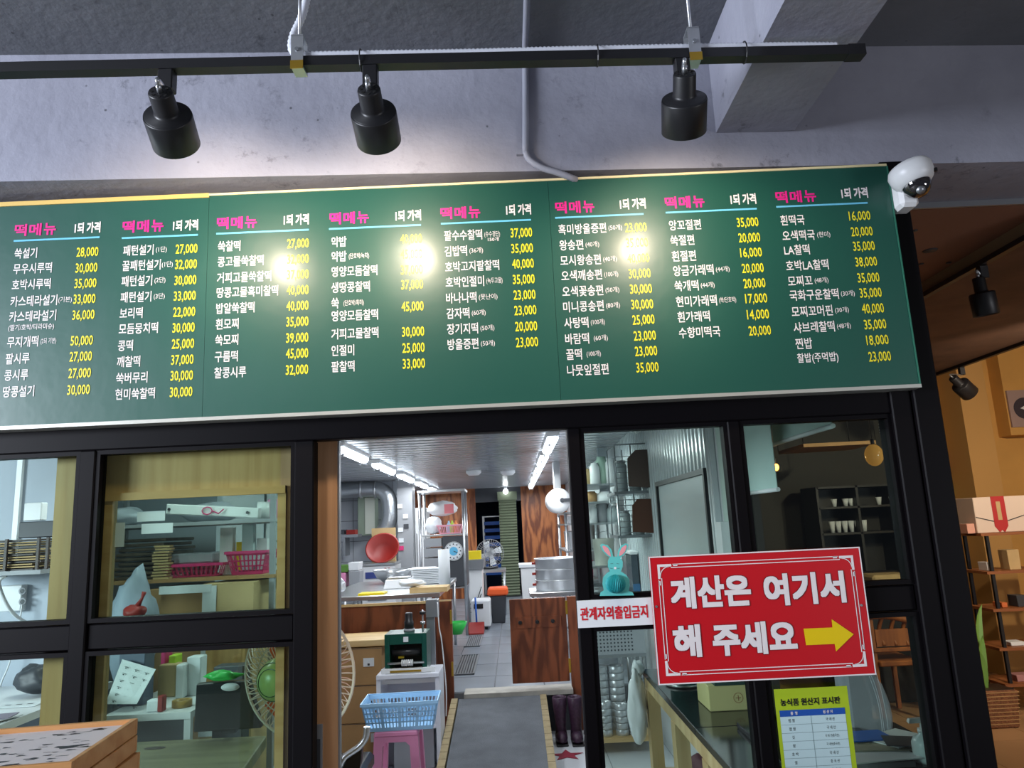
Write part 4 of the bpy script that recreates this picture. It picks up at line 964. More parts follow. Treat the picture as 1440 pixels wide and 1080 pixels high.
for k in range(9):
    z = 1.085 + k * .018; m.box(q.x - .16 + rnd.uniform(-.02, .02), q.x + .14 + rnd.uniform(-.02, .02), 8.15, 8.4, z, z + .012)
o = thing('tray_stack', 'messy stack of thin white foam trays on the long counter', 'tray stack', (q.x, 8.25, 1.08)); m.build('foam_tray', M_PAPER, o, kind='stuff')
q = bx(577, 801, 609, 813, 8.6, .25); t = thing('storage_tub', 'white square plastic tub on the long counter behind the foam trays', 'tub', (q[0], 8.6, 1.08)); MB().box(q[0], q[1], 8.6, 8.9, 1.081, q[5], .02, .02).build('tub_body', M_WHITE, t, .006)
MB().box(q[0] - .01, q[1] + .01, 8.59, 8.91, q[5] + .0005, q[5] + .015).build('lid', M_WHITE, t)
# central shelf tower
x0, x1, y0, y1 = -1.2, -.64, 9.7, 10.2
t = thing('shelving_rack', 'stainless rack with grey drawers, clock and topmost shelf in the middle of the kitchen', 'rack', ((x0 + x1) / 2, 9.9, KZ))
for a in (x0, x1):
    for b in (y0, y1): MB().cyl((a, b, KZ), (a, b, 2.14), .02, n=10).build('post', M_STEEL, t)
MB().box(x0 - .03, x1 + .03, y0 - .03, y1 + .03, 2.12, 2.15).build('shelf', M_STEEL, t)
MB().box(x0, x1, y0, y1, 1.56, 1.58).build('shelf', M_STEEL, t); MB().box(x0, x1, y0, y1, .9, .92).build('shelf', M_STEEL, t)
for k in range(5): MB().box(x0 + .04, x0 + .27, y0 - .02, y1 - .05, .94 + k * .122, 1.045 + k * .122).build('drawer', M_GREY, t, .004)
MB().box(x0 + .28, x1 + .02, y0 - .01, y1 - .05, .93, 1.55).build('panel', M_DGREY, t)
q = P(638, 775, 9.68); t = thing('wall_clock', 'round white timer clock with blue centre on the rack panel', 'clock', tuple(q))
MB().lathe([(0, 0), (.118, 0), (.12, -.01), (.12, .02), (0, .02)], q, (0, 1, 0), 30).build('rim', M_WHITE, t)
MB().cyl((q.x, q.y - .011, q.z), (q.x, q.y - .014, q.z), .105, n=30).build('face', M_PAPER, t)
MB().cyl((q.x, q.y - .015, q.z), (q.x, q.y - .018, q.z), .055, n=20).build('centre_print', mat('clock_blue', '#5fb4dc', .5), t)
m = MB()
for k in range(12):
    a = k * math.pi / 6; m.box(q.x + math.cos(a) * .088 - .008, q.x + math.cos(a) * .088 + .008, q.y - .017, q.y - .014, q.z + math.sin(a) * .088 - .008, q.z + math.sin(a) * .088 + .008)
m.build('numeral_print', M_DGREY, t)
MB().bar((q.x, q.y - .02, q.z), (q.x + .05, q.y - .02, q.z - .02), .008).build('hand', M_DGREY, t)
def lattice(nm, lbl, w, d, h, m_, loc, rz=0, taper=.03, cols=12, rows=4, grp=None, cat='basket', bar_=.35, groups=None):
    t = local(nm, lbl, cat, grp); th = .004
    def wall(axis, sgn, L0, L1):
        m = MB()
        def pt(u, z, o=0):
            f = z / h; L = L0 + (L1 - L0) * f; off = (d / 2 if axis == 'y' else w / 2) - taper * (1 - f)
            if axis == 'y': return Vector((u * L, sgn * (off + o), z))
            return Vector((sgn * (off + o), u * L, z))
        zs = [0.0, h * .12]; 
        def slab(u0, u1, z0, z1):
            m.hexa([pt(u0, z0, -th), pt(u1, z0, -th), pt(u1, z0, 0), pt(u0, z0, 0), pt(u0, z1, -th), pt(u1, z1, -th), pt(u1, z1, 0), pt(u0, z1, 0)])
        slab(-1, 1, 0, h * .14); slab(-1, 1, h * .86, h)
        n = rows
        for r in range(1, n): z = h * .14 + (h * .72) * r / n; slab(-1, 1, z - h * .03, z + h * .03)
        for c_ in range(cols + 1):
            u = -1 + 2 * c_ / cols; wd = bar_ / cols * (2.6 if (groups and c_ % groups == 0) else 1)
            slab(max(u - wd, -1), min(u + wd, 1), h * .14, h * .86)
        return m
    c2 = max(3, int(cols * d / w))
    for s in (-1, 1): wall('y', s, w / 2 - taper, w / 2).build('side_wall', m_, t)
    _c = cols
    for s in (-1, 1):
        cols = c2; wall('x', s, d / 2 - taper, d / 2).build('end_wall', m_, t); cols = _c
    m = MB(); m.box(-w / 2 + taper, w / 2 - taper, -d / 2 + taper, d / 2 - taper, 0, .004); m.build('base', m_, t)
    m = MB(); r = .006
    for (a, b, c_, e) in ((-w / 2 - r, w / 2 + r, -d / 2 - r, -d / 2 + .001), (-w / 2 - r, w / 2 + r, d / 2 - .001, d / 2 + r), (-w / 2 - r, -w / 2 + .001, -d / 2, d / 2), (w / 2 - .001, w / 2 + r, -d / 2, d / 2)):
        m.box(a, b, c_, e, h - .008, h + .008)
    m.build('rim', m_, t, kind=None); t.location = loc; t.rotation_euler = (0, 0, rz); return t
lattice('plastic_basket', 'pink slotted plastic basket on the middle kitchen rack', .32, .28, .11, M_LPINK, (-.83, 9.88, 1.582), cols=14, rows=1)
for k, (px, mm, lb) in enumerate([(646, mat('oran', '#e5874a', .4), 'orange-capped bottle in the pink rack basket'), (650, mat('lime2', '#a6cf3a', .4), 'lime-green bottle in the pink rack basket'), (640, mat('lb', '#9cc6e8', .4), 'pale blue bottle in the pink rack basket')]):
    q = P(px, 750, 9.86); solo(MB().lathe([(0, 0), (.03, 0), (.032, .08), (.028, .11), (.012, .14), (.012, .16), (0, .16)], (-.75 - k * .05, q.y + (k - 1) * .06, 1.59), (0, 0, 1), 12), 'bottle', mm, lb, 'bottle')
solo(MB().blob((-1.06, 10.0, 1.70), .10, .12, .115, 14, 9, .14), 'plastic_bag', M_PAPER, 'white plastic bag of packets on the lower shelf of the middle rack', 'bag')
solo(MB().blob((-.94, 10.02, 1.915), .19, .13, .10, 14, 9, .16), 'plastic_bag', M_WHITE, 'white bag with red print heaped on the other bag, under the top shelf', 'bag')
q = bx(625, 709, 638, 722, 9.8, .02); q = [q[0], q[1], 9.78, 9.79, q[4], q[5]]; solo(MB().box(*q), 'label_card', mat('redprint', '#d87a80', .6), 'small red printed card stuck on the upper white bag', 'card')
# white fridge left of rack
q = bx(584, 714, 600, 812, 11.0, .5, KZ); t = thing('refrigerator', 'white upright refrigerator beside the grey kitchen column', 'refrigerator', (q[0], 11.0, KZ)); MB().box(*q).build('cabinet', M_WHITE, t, .01); MB().box(q[0] + .02, q[0] + .035, 10.95, 10.97, 1.1, 1.6).build('handle', M_STEEL, t)
# appliances middle
q = bx(658, 801, 679, 873, 10.6, .5, KZ); t = thing('dishwasher', 'white boxy machine with curled cables below the yellow box', 'machine', (q[0], 10.6, KZ)); MB().box(*q).build('body', M_WHITE, t, .008)
q3 = bx(657, 787, 681, 800, 10.6, .5); MB().box(q3[0], q3[1], 10.57, 11.12, q[5] + .001, q3[5], .02, .0).build('hopper', M_STEELD, t)
m = MB()
for k in range(3):
    a = P(660, 850 + 6 * k, 10.58); b = P(670, 845 + 6 * k, 10.58); c_ = P(677, 825 + 10 * k, 10.58); m.tube(smoothp([a, b, c_]), .006, 5)
m.build('cable', M_DGREY, t, kind='stuff')
q4 = bx(656, 775, 682, 787, 10.7, .25); solo(MB().box(q4[0] + .02, q4[1] - .06, 10.7, 10.95, q3[5] + .001, q4[5]), 'box', M_YEL, 'bright yellow box on top of the white boxy machine', 'box')
q = bx(660, 850, 690, 873, 10.2, .4, KZ); t = thing('washing_machine', 'low white machine with black display beside the dark bin', 'machine', (q[0], 10.15, KZ))
MB().box(q[0] + .03, q[1] - .0, 10.1, 10.5, KZ + .04, .70).build('body', M_WHITE, t, .012); MB().box(q[0] + .07, q[0] + .19, 10.092, 10.1, .60, .66).build('display', M_BLACKM, t)
m = MB()
for a in (q[0] + .08, q[1] - .06): m.cyl((a, 10.15, KZ), (a, 10.15, KZ + .04), .02, n=8)
m.build('foot', M_BLACKM, t, kind='stuff')
# bin
q = bx(687, 852, 714, 872, 10.7, .3, KZ); t = thing('waste_bin', 'dark grey bin with a bright orange lid on the kitchen floor', 'bin', (q[0], 10.8, KZ)); MB().box(q[0] + .02, q[1] - .01, 10.7, 11.05, KZ, .70, .03, .03).build('bin_body', M_DGREY, t, .01)
MB().box(q[0], q[1] + .01, 10.67, 11.08, .701, .80, -.01, -.0).build('lid', M_ORANGE, t, .02)
# dustpan and green bowl
q = P(664, 884, 9.8); t = thing('dustpan', 'red dustpan on the kitchen floor', 'dustpan', (q.x + .05, 9.8, KZ)); q.x += .05; MB().hexa([(q.x - .1, 9.7, KZ), (q.x + .1, 9.7, KZ), (q.x + .1, 9.98, KZ), (q.x - .1, 9.98, KZ), (q.x - .1, 9.7, KZ + .02), (q.x + .1, 9.7, KZ + .02), (q.x + .1, 9.98, KZ + .12), (q.x - .1, 9.98, KZ + .12)]).build('pan', M_RED, t, .004)
MB().cyl((q.x, 9.98, KZ + .1), (q.x - .01, 10.05, KZ + .42), .012, n=8).build('handle', M_DBLUE, t)
solo(MB().lathe([(0, 0), (.05, 0), (.10, .11), (.105, .11), (.052, -.004), (0, -.004)], (-.60, 7.55, .64), (0, 0, 1), 20), 'plastic_bowl', M_GREEN, 'bright green plastic bowl hanging at the counter corner by the swing gate', 'bowl')
# fan on steel table
steel_table('low stainless table under the round grey fan', -.60, -.15, 11.6, 12.2, KZ, 1.0)
q = P(689, 778, 11.9)
t = thing('industrial_fan', 'round grey industrial fan on the low stainless table', 'fan', (q.x, 11.9, 1.0))
m = MB(); R = .215
for k in range(36):
    a = 2 * math.pi * k / 36; m.tube([(q.x, 11.82, q.z), (q.x + math.cos(a) * R * .6, 11.80, q.z + math.sin(a) * R * .6), (q.x + math.cos(a) * R, 11.86, q.z + math.sin(a) * R)], .0025, 4)
for rr_ in (.4, .7, 1.0): m.tube([(q.x + math.cos(2 * math.pi * k / 28) * R * rr_, 11.82 + (.04 if rr_ == 1 else -.015), q.z + math.sin(2 * math.pi * k / 28) * R * rr_) for k in range(28)], .004, 5, closed=True)
m.build('guard', M_GREY, t, kind='stuff')
for k in range(4):
    a = k * math.pi / 2 + .4
    MB().prism([(.03, -.02), (.18, -.07), (.19, .03), (.03, .03)], (q.x, 11.85, q.z), (math.cos(a), .0, math.sin(a)), (-math.sin(a), .25, math.cos(a)), (0, .006, 0)).build('blade', M_PAPER, t)
MB().cyl((q.x, 11.86, q.z), (q.x, 12.0, q.z), .07, n=18).build('motor', M_GREY, t); MB().bar((q.x, 11.98, q.z), (q.x, 11.98, 1.02), .04).build('neck', M_BLACKM, t); MB().cyl((q.x, 11.98, 1.001), (q.x, 11.98, 1.03), .12, n=20).build('base', M_BLACKM, t)
# blue tray rack in the dark room
x0, x1 = -.44, -.20
t = thing('tray_rack', 'tall silver rack of bright blue trays in the dark navy room', 'rack', (-.32, 15.2, KZ))
q = bx(680, 727, 704, 770, 15.2, .4, KZ); x0, x1 = q[0], q[1]
for a in (x0, x1):
    for b in (15.2, 15.6): MB().box(a - .015, a + .015, b - .015, b + .015, KZ, q[5]).build('post', M_STEEL, t)
MB().box(x0 - .015, x1 + .015, 15.19, 15.61, q[5], q[5] + .02).build('top', M_STEEL, t)
for k in range(8): z = q[5] - .14 * (k + 1) - .02; MB().box(x0 + .016, x1 - .016, 15.19, 15.6, z, z + .07).build('tray', M_DBLUE, t, .003)
q = P(711, 691, 14.4); t = thing('ceiling_light', 'small round bright lamp over the dark doorway at the back', 'ceiling light', (q.x, 14.4, KC)); MB().blob((q.x, 14.4, 2.30), .05, .05, .05, 14, 8, 0).build('bulb', mat('bulb_glow', '#ffffff', .3, emit='#f4faff', estr=14), t); MB().cyl((q.x, 14.4, 2.34), (q.x, 14.4, KC), .03, n=12).build('holder', M_WHITE, t)
# strip curtain
a = P(707, 840, 14.5); b = P(732, 840, 14.5); t = thing('strip_curtain', 'olive green pleated curtain beside the dark doorway at the back', 'curtain', ((a.x + b.x) / 2, 14.5, KZ))
m = MB(); n = 34; zt2 = 2.12
M_OLV = mat('olive_cloth', '#66705a', .6)
for k in range(n):
    z0 = KZ + .02 + (zt2 - KZ) * k / n; z1 = z0 + (zt2 - KZ) / n; m.prism([(14.5, z0), (14.475, (z0 + z1) / 2), (14.5, z1), (14.52, z1), (14.52, z0)], (a.x, 0, 0), (0, 1, 0), (0, 0, 1), (b.x - a.x, 0, 0))
m.build('pleated_cloth', M_OLV, t, kind='stuff'); MB().box(a.x - .02, b.x + .02, 14.47, 14.53, zt2 + .02, 2.3).build('curtain_box', M_OLV, t)
# right side of kitchen
q = P(787, 705, 8.6); t = thing('water_heater', 'white round-ended horizontal tank high at the right of the kitchen', 'tank', tuple(q))
q = P(779, 704, 9.0)
MB().lathe([(0, -.0), (.08, .004), (.13, .02), (.15, .05), (.15, .42), (0, .42)], (q.x + .06, 9.0, q.z), (0, 1, 0), 30).build('tank_body', M_WHITE, t)
MB().cyl((q.x + .10, 8.985, q.z), (q.x + .10, 9.0, q.z), .028, n=16).build('dial', M_DGREY, t); MB().box(q.x + .1, q.x + .24, 8.97, 8.99, q.z - .02, q.z + .02).build('arm', M_DGREY, t)
MB().box(q.x + .02, q.x + .10, 9.1, 9.3, q.z + .14, KC).build('hanging_strap', M_STEEL, t)
x0, x1, y0, y1 = .64, 1.0, 9.2, 10.6
t = thing('shelving_rack', 'stainless shelving under the white tank on the right kitchen wall', 'rack', (.8, 9.3, KZ))
for a in (x0, x1):
    for b in (y0, y1): MB().cyl((a, b, KZ), (a, b, 1.78), .018, n=10).build('post', M_STEEL, t)
for z in (.95, 1.3, 1.62, 1.76): MB().box(x0 - .02, x1, y0 - .02, y1, z, z + .02).build('shelf', M_STEEL, t)
for (y, z, mm, lb) in ((9.25, 1.322, M_GREY, 'grey steel pan on the right rack, middle shelf'), (9.8, 1.322, M_STEEL, 'steel box behind the grey pan on the right rack'), (9.3, 1.642, M_WHITE, 'white box on the upper shelf of the right rack'), (9.25, .972, M_HPINK, 'hot pink tub on the lower shelf of the right rack')):
    solo(MB().box(x0 + .03, x1 - .05, y, y + .35, z, z + (.22 if z < 1.5 else .09), .01, .01), 'storage_box', mm, lb, 'box', bevel=.006)
steel_table('stainless stand carrying the round steamers at right of the walkway', .14, .86, 8.2, 8.9, KZ, .93)
M_ALU = mat('aluminium', '#c9ccd0', .35, .6)
for k in range(3):
    t = thing('steamer_tray', ['bottom', 'middle', 'top'][k] + ' aluminium steamer of the stack of three with red handles', 'steamer', (.52, 8.55, .93 + k * .115), 'stack of aluminium steamers')
    z = .931 + k * .115
    MB().lathe([(.26, 0), (.265, .005), (.265, .1), (.275, .104), (.275, .112), (.25, .112), (.25, .01), (0, .01), (0, 0)], (.50, 8.55, z), (0, 0, 1), 32, sx=1.05).build('ring', M_ALU, t)
    for s in (-1, 1): MB().box(.50 + s * .295 - .02, .50 + s * .295 + .02, 8.5, 8.6, z + .05, z + .075).build('handle', M_RED, t)
q = bx(733, 798, 755, 840, 9.6, .4, KZ); t = thing('storage_bin', 'tall cream bin behind the steamers beside the curtain', 'bin', (q[0], 9.6, KZ)); MB().box(*q, .02, .02).build('bin_body', M_WHITE, t, .01); MB().box(q[0] - .02, q[1] + .02, 9.58, 10.02, q[5] + .001, q[5] + .04).build('lid', M_PAPER, t)
m = MB(); t = thing('floor_pipe', 'white vertical pipe on the right kitchen wall', 'pipe', (.93, 7.0, KC)); m.box(.90, 1.0, 7.6, 7.7, 1.7, KC); m.build('pipe', mat('pale_pipe', '#b8c0c8', .5), t)

# ================================================================== LEFT HALL (seen through door and window)
# cardboard boxes
for k in range(3):
    z0 = .02 + k * .262; q0 = -1.36; 
    t = thing('cardboard_box', ['bottom cardboard box of the stack against the brown partition', 'middle cardboard box of the stack against the brown partition', 'top cardboard box of the stack, under the pale wooden board'][k], 'box', (-1.14, 6.0, z0), 'cardboard boxes stacked by the partition')
    dx = (-.09, -.084, -.094)[k]
    MB().box(-1.42 + dx, -.93 + dx, 5.78, 6.2, z0, z0 + .26).build('carton', M_CARD, t, .003)
    MB().box(-1.42 + dx, -.93 + dx, 5.779, 5.7805, z0 + .255, z0 + .259).build('seam', M_DGREY, t)
    lx = (-1.07, -1.10, -1.12)[k]; lab = MB().box(lx - .04, lx + .04, 5.776, 5.779, z0 + .13, z0 + .19).build('shipping_label', M_PAPER, t)
    MB().box(lx - .008, lx + .008, 5.775, 5.776, z0 + .137, z0 + .152).build('mark_print', M_DGREY, lab)
solo(MB().box(-1.55, -.96, 5.79, 6.22, .812, .86), 'wooden_board', M_PINE, 'thick pale wooden board lying on the cardboard boxes', 'board', bevel=.004)
solo(MB().box(-1.55, -1.01, 5.74, 6.22, 0, .018), 'board', M_PAPER, 'white board on the floor under the cardboard boxes', 'board')
# white marble-film table
t = thing('side_table', 'white marble-patterned cabinet table carrying the green machine', 'table', (-.78, 5.6, 0))
x0, x1, y0, y1, zt3 = -1.005, -.565, 5.45, 5.76, .668
MB().box(x0, x0 + .03, y0, y1, 0, zt3 - .03).build('side_panel', M_MARBLE, t); MB().box(x1 - .03, x1, y0, y1, 0, zt3 - .03).build('side_panel', M_MARBLE, t)
MB().box(x0, x1, y0 - .01, y1, zt3 - .03, zt3).build('table_top', M_MARBLE, t, .003); MB().box(x0 + .03, x1 - .03, y1 - .02, y1, 0, zt3 - .03).build('back_panel', M_MARBLE, t)
MB().box(x0 + .03, x1 - .03, y0 + .03, y0 + .05, .60, .70).build('drawer', M_WHITE, t); MB().box(x0 + .06, x1 - .06, y0 + .024, y0 + .03, .63, .67).build('drawer_pull', M_STEELD, t)
MB().box(x0 + .03, x1 - .03, y0 + .02, y1 - .02, .3, .32).build('shelf', M_MARBLE, t)
MB().box(x0 + .10, x1 - .06, 5.55, 5.57, .025, .29).build('mirror_panel', M_STEELD, t)
# machine
t = thing('noodle_machine', 'dark green press machine with rollers and black motor on the marble table', 'machine', (-.80, 5.6, zt3))
a = P(541, 893, 5.514); b = P(600, 893, 5.514); mx0, mx1 = a.x, b.x; mz0 = zt3; mz1 = P(570, 891, 5.514).z
MB().box(mx0, mx0 + .035, 5.500, 5.745, mz0 + .001, mz1).build('side_plate', M_TEAL, t, .003); MB().box(mx1 - .035, mx1, 5.500, 5.745, mz0 + .001, mz1).build('side_plate', M_TEAL, t, .003)
MB().box(mx0 + .035, mx1 - .035, 5.500, 5.745, mz1 - .07, mz1).build('top_plate', M_TEAL, t); MB().box(mx0 + .035, mx1 - .035, 5.723, 5.745, mz0 + .001, mz1 - .07).build('back_plate', M_BLACKM, t)
mc = (mx0 + mx1) / 2
MB().box(mc - .015, mc + .02, 5.497, 5.500, mz1 - .055, mz1 - .02).build('label_plate', M_PAPER, t)
MB().cyl((mx0 + .05, 5.536, mz0 + .13), (mx1 - .05, 5.536, mz0 + .13), .024, n=16).build('roller', M_BLACKM, t)
MB().cyl((mx0 + .02, 5.500, mz0 + .065), (mx1 - .02, 5.500, mz0 + .065), .008, n=8).build('shaft', M_STEEL, t)
m = MB()
for k in range(6): x = mc - .03 + k * .014; m.cyl((x, 5.500, mz0 + .065), (x + .009, 5.500, mz0 + .065), .022, n=14)
m.build('cutter_disc', M_WHITE, t, kind='stuff')
MB().box(mx0 + .04, mx1 - .04, 5.478, 5.586, mz0 + .006, mz0 + .02).build('tray', M_BRASS, t)
MB().box(mc - .06, mc - .02, 5.543, 5.565, mz0 + .09, mz0 + .115).build('guide', M_YEL, t)
q = P(574, 870, 5.586)
MB().cyl((q.x, 5.622, mz1), (q.x, 5.622, mz1 + .02), .04, n=18).build('motor_flange', M_GREY, t)
MB().lathe([(0, 0), (.034, 0), (.034, .05), (.028, .055), (.028, .10), (.024, .11), (0, .11)], (q.x, 5.622, mz1 + .021), (0, 0, 1), 20).build('motor', M_BLACKM, t)
MB().cyl((mx1 - .035, 5.586, mz1), (mx1 - .035, 5.586, mz1 + .15), .006, n=8).build('screw_rod', M_STEEL, t)
MB().cyl((mx1 - .035, 5.586, mz1 + .12), (mx1 - .035, 5.586, mz1 + .14), .022, n=12).build('hand_knob', M_BLACKM, t); MB().cyl((mx1 - .035, 5.586, mz1 + .05), (mx1 - .035, 5.586, mz1 + .07), .018, n=12).build('lock_nut', M_STEEL, t)
# stainless stand behind
q = bx(600, 843, 617, 945, 5.85, .1); t = thing('metal_stand', 'grey metal column stand behind the green press machine', 'stand', (q[0], 5.5, 0))
MB().box(q[0], q[0] + .06, 5.85, 5.91, 0, q[5] - .05).build('upright', M_STEELD, t); MB().box(q[0], q[1], 5.83, 5.95, q[5] - .13, q[5]).build('head', M_STEELD, t, .004); MB().box(q[0] - .02, q[1] - .05, 5.80, 5.97, 0, .02).build('foot', M_STEELD, t)
MB().tube(smoothp([(q[1], 5.82, q[5] - .02), (q[1] + .01, 5.80, q[5] - .2), (-.575, 5.79, .82), (-.552, 5.79, .5), (-.558, 5.79, .3)]), .005, 6).build('power_cord', M_WHITE, t)
# basket on pink stool
t = thing('stool', 'pink plastic step stool under the blue basket', 'stool', (-.70, 4.58, 0))
a = P(520, 1026, 4.45); zs = .535; w0, w1, dd0, dd1 = .125, .15, .11, .13; sxc = -.72; syc = 4.60
MB().box(sxc - w0, sxc + w0, syc - dd0, syc + dd0, zs - .03, zs, -.004, -.004).build('seat', M_PINK, t, .008)
for sx in (-1, 1):
    for sy in (-1, 1):
        X0 = sxc + sx * w0; X1 = sxc + sx * w1; Y0 = syc + sy * dd0; Y1_ = syc + sy * dd1; q = .05
        MB().hexa([(X1 - (q if sx > 0 else 0), Y1_ - (q if sy > 0 else 0), 0), (X1 + (0 if sx > 0 else q), Y1_ - (q if sy > 0 else 0), 0), (X1 + (0 if sx > 0 else q), Y1_ + (0 if sy > 0 else q), 0), (X1 - (q if sx > 0 else 0), Y1_ + (0 if sy > 0 else q), 0),
                   (X0 - (q if sx > 0 else 0), Y0 - (q if sy > 0 else 0), zs - .03), (X0 + (0 if sx > 0 else q), Y0 - (q if sy > 0 else 0), zs - .03), (X0 + (0 if sx > 0 else q), Y0 + (0 if sy > 0 else q), zs - .03), (X0 - (q if sx > 0 else 0), Y0 + (0 if sy > 0 else q), zs - .03)]).build('leg', M_PINK, t)
m = MB(); m.prism([(-w0, 0), (-w0, -.10), (-w0 + .07, -.03), (w0 - .07, -.03), (w0, -.10), (w0, 0)], (sxc, syc - dd0, zs - .028), EX, EZ, (0, .008, 0)); m.build('apron', M_PINK, t)
lattice('plastic_basket', 'light blue slotted plastic basket on the pink stool', .43, .26, .15, M_BLUE, (-.70, 4.60, zs + .001), rz=.03, taper=.03, cols=20, rows=4, groups=5)
# wooden edge strip left of the ramp is built with the ramp; fan behind the door leaf
fc_ = Vector((P(420, 946, 3.0).x, 3.0, P(420, 946, 3.0).z)); R = .236
t = thing('stand_fan', 'cream wire-caged stand fan with orange blades and green motor behind the oak door', 'fan', (fc_.x, 3.0, 0))
fa = Vector((.28, .96, .0)).normalized(); fx = fa.cross(Vector((0, 0, 1))).normalized(); fz = Vector((0, 0, 1))
M_CREAM = mat('cream_wire', '#eadfd2', .4)
def ring(m, rad, off, r, n=40): m.tube([fc_ + fa * off + fx * (math.cos(2 * math.pi * k / n) * rad) + fz * (math.sin(2 * math.pi * k / n) * rad) for k in range(n)], r, 5, closed=True)
m = MB(); ring(m, R, 0, .006); m.build('guard_rim', M_CREAM, t)
for nm, s in (('rear_guard', -1), ('front_guard', 1)):
    m = MB()
    for k in range(56):
        a = 2 * math.pi * k / 56; tw = .22 * s
        m.tube([fc_ + fa * (s * dz) + (fx * math.cos(a + w) + fz * math.sin(a + w)) * rad for rad, dz, w in ((.05, .085, 0), (.12, .08, tw * .4), (.18, .055, tw * .8), (R, 0, tw))], .0022, 4)
    for rad, dz in ((.05, .085), (.13, .078)): ring(m, rad, s * dz, .0025)
    m.build(nm, M_CREAM, t, kind='stuff')
for k in range(3):
    a = k * 2 * math.pi / 3 + .2; ux = fx * math.cos(a) + fz * math.sin(a); uy = (-fx * math.sin(a) + fz * math.cos(a)) + fa * .35
    MB().prism([(.03, -.02), (.09, -.075), (.15, -.085), (.185, -.03), (.18, .05), (.12, .07), (.03, .03)], fc_, ux, uy, fa * .004).build('blade', M_ORANGE, t)
MB().lathe([(0, -.20), (.03, -.198), (.06, -.18), (.078, -.14), (.08, -.10), (.075, -.092), (.04, -.085), (0, -.085)], fc_, fa, 28).build('motor_housing', mat('fan_green', '#b4c87a', .3), t)
m = MB()
for k in range(3): 
    rad = (.045, .055, .064)[k]; ring(m, rad + .003, -.188 + k * .009, .0016, 28)
m.build('housing_groove', M_TEAL, t, kind='stuff')
pc = fc_ - fa * .13
MB().cyl((pc.x, pc.y, .04), (pc.x, pc.y, pc.z - .06), .013, n=12).build('pole', M_BLACKM, t); MB().cyl((pc.x, pc.y, 0), (pc.x, pc.y, .04), .16, .15, 28).build('base', M_BLACKM, t)
# chrome chair
q = P(492, 1075, 3.7); t = thing('office_chair', 'black padded chair with a curved chrome armrest by the door opening', 'chair', (q.x, 3.9, 0))
yy = 3.85
def pp(px, py, y=yy): return P(px, py, y)
m = MB(); pts = smoothp([pp(516, 1022), pp(514, 1038), pp(505, 1050), pp(494, 1058), pp(484, 1066), pp(476, 1082)]); m.tube([p for p in pts], .016, 10); m.build('armrest', M_STEEL, t)
MB().prism([(pp(x, y).x, pp(x, y).z) for x, y in ((478, 1066), (497, 1054), (508, 1050), (506, 1075), (500, 1110), (476, 1110))], (0, yy + .02, 0), EX, EZ, (0, .05, 0)).build('backrest', mat('black_leather', '#16161a', .25), t, .006)
bz = pp(490, 1110).z; bxx = pp(490, 1100).x
MB().box(bxx - .16, bxx + .05, yy + .0, yy + .42, .42, .50).build('seat', MATS['black_leather'], t, .02); MB().cyl((bxx - .05, yy + .2, .06), (bxx - .05, yy + .2, .42), .025, n=12).build('column', M_STEEL, t)
MB().box(bxx - .02, bxx + .02, yy + .03, yy + .06, .45, bz + .02).build('back_support', M_STEEL, t)
for k in range(5): a = k * 1.2566; MB().bar((bxx - .05, yy + .2, .07), (bxx - .05 + math.cos(a) * .24, yy + .2 + math.sin(a) * .24, .03), .03).build('leg', M_STEEL, t)
# boots
def boot(dx, lbl):
    t = local('rubber_boot', lbl, 'boot', 'pair of rubber boots inside the entrance')
    M_BOOT = mat('boot_purple', '#4a2f48', .45, noise=.5, nscale=60)
    MB().lathe([(.046, .0), (.047, .03), (.04, .09), (.045, .16), (.053, .25), (.056, .31), (.052, .315), (.047, .3), (.03, .1), (0, .09)], (0, 0, .012), (0, 0, 1), 20, sy=1.1).build('shaft', M_BOOT, t)
    MB().lathe([(0, 0), (.04, .005), (.046, .03), (.042, .05), (.025, .072), (0, .078)], (0, -.055, .012), (0, 0, 1), 18, sx=1.0, sy=2.1).build('foot', M_BOOT, t)
    MB().box(-.045, .045, -.15, .05, 0, .014).build('sole', M_BLACKM, t, .004); t.location = dx; return t
boot((.295, 6.12, 0), 'left rubber boot of the purple-patterned pair by the ramp')
boot((.412, 6.10, 0), 'right rubber boot of the purple-patterned pair, partly behind the black door post')
# storage behind the oak door glass -------------------------------
YSH = 4.5
def shelf_at(py, Y, x0, x1, lbl, mm):
    z = P(270, py, Y).z; return z
zs1 = P(270, 812, YSH).z; zs2 = P(300, 733, YSH).z
t = thing('storage_shelf', 'tall cardboard-loaded storage shelving seen through the oak door', 'shelf', (-1.9, 4.7, 0))
for a in (-2.55, -1.42):
    for b in (4.45, 4.95): MB().box(a - .015, a + .015, b - .015, b + .015, 0, 2.0).build('post', M_GREY, t)
MB().box(-2.57, -1.40, 4.43, 4.97, zs2 - .02, zs2).build('shelf_board', M_GREY, t); MB().box(-2.57, -1.40, 4.43, 4.97, zs1 - .02, zs1).build('shelf_board', M_CARD, t)
MB().box(-2.57, -1.40, 4.43, 4.97, .3, .32).build('shelf_board', M_GREY, t)
def item(px0, py0, px1, py1, Y, dep, nm, mm, lbl, cat='box', rest=None, grp=None, bevel=.004):
    q = bx(px0, py0, px1, py1, Y, dep)
    if rest is not None: q[4] = rest + .001
    return solo(MB().box(*q), nm, mm, lbl, cat, grp, bevel)
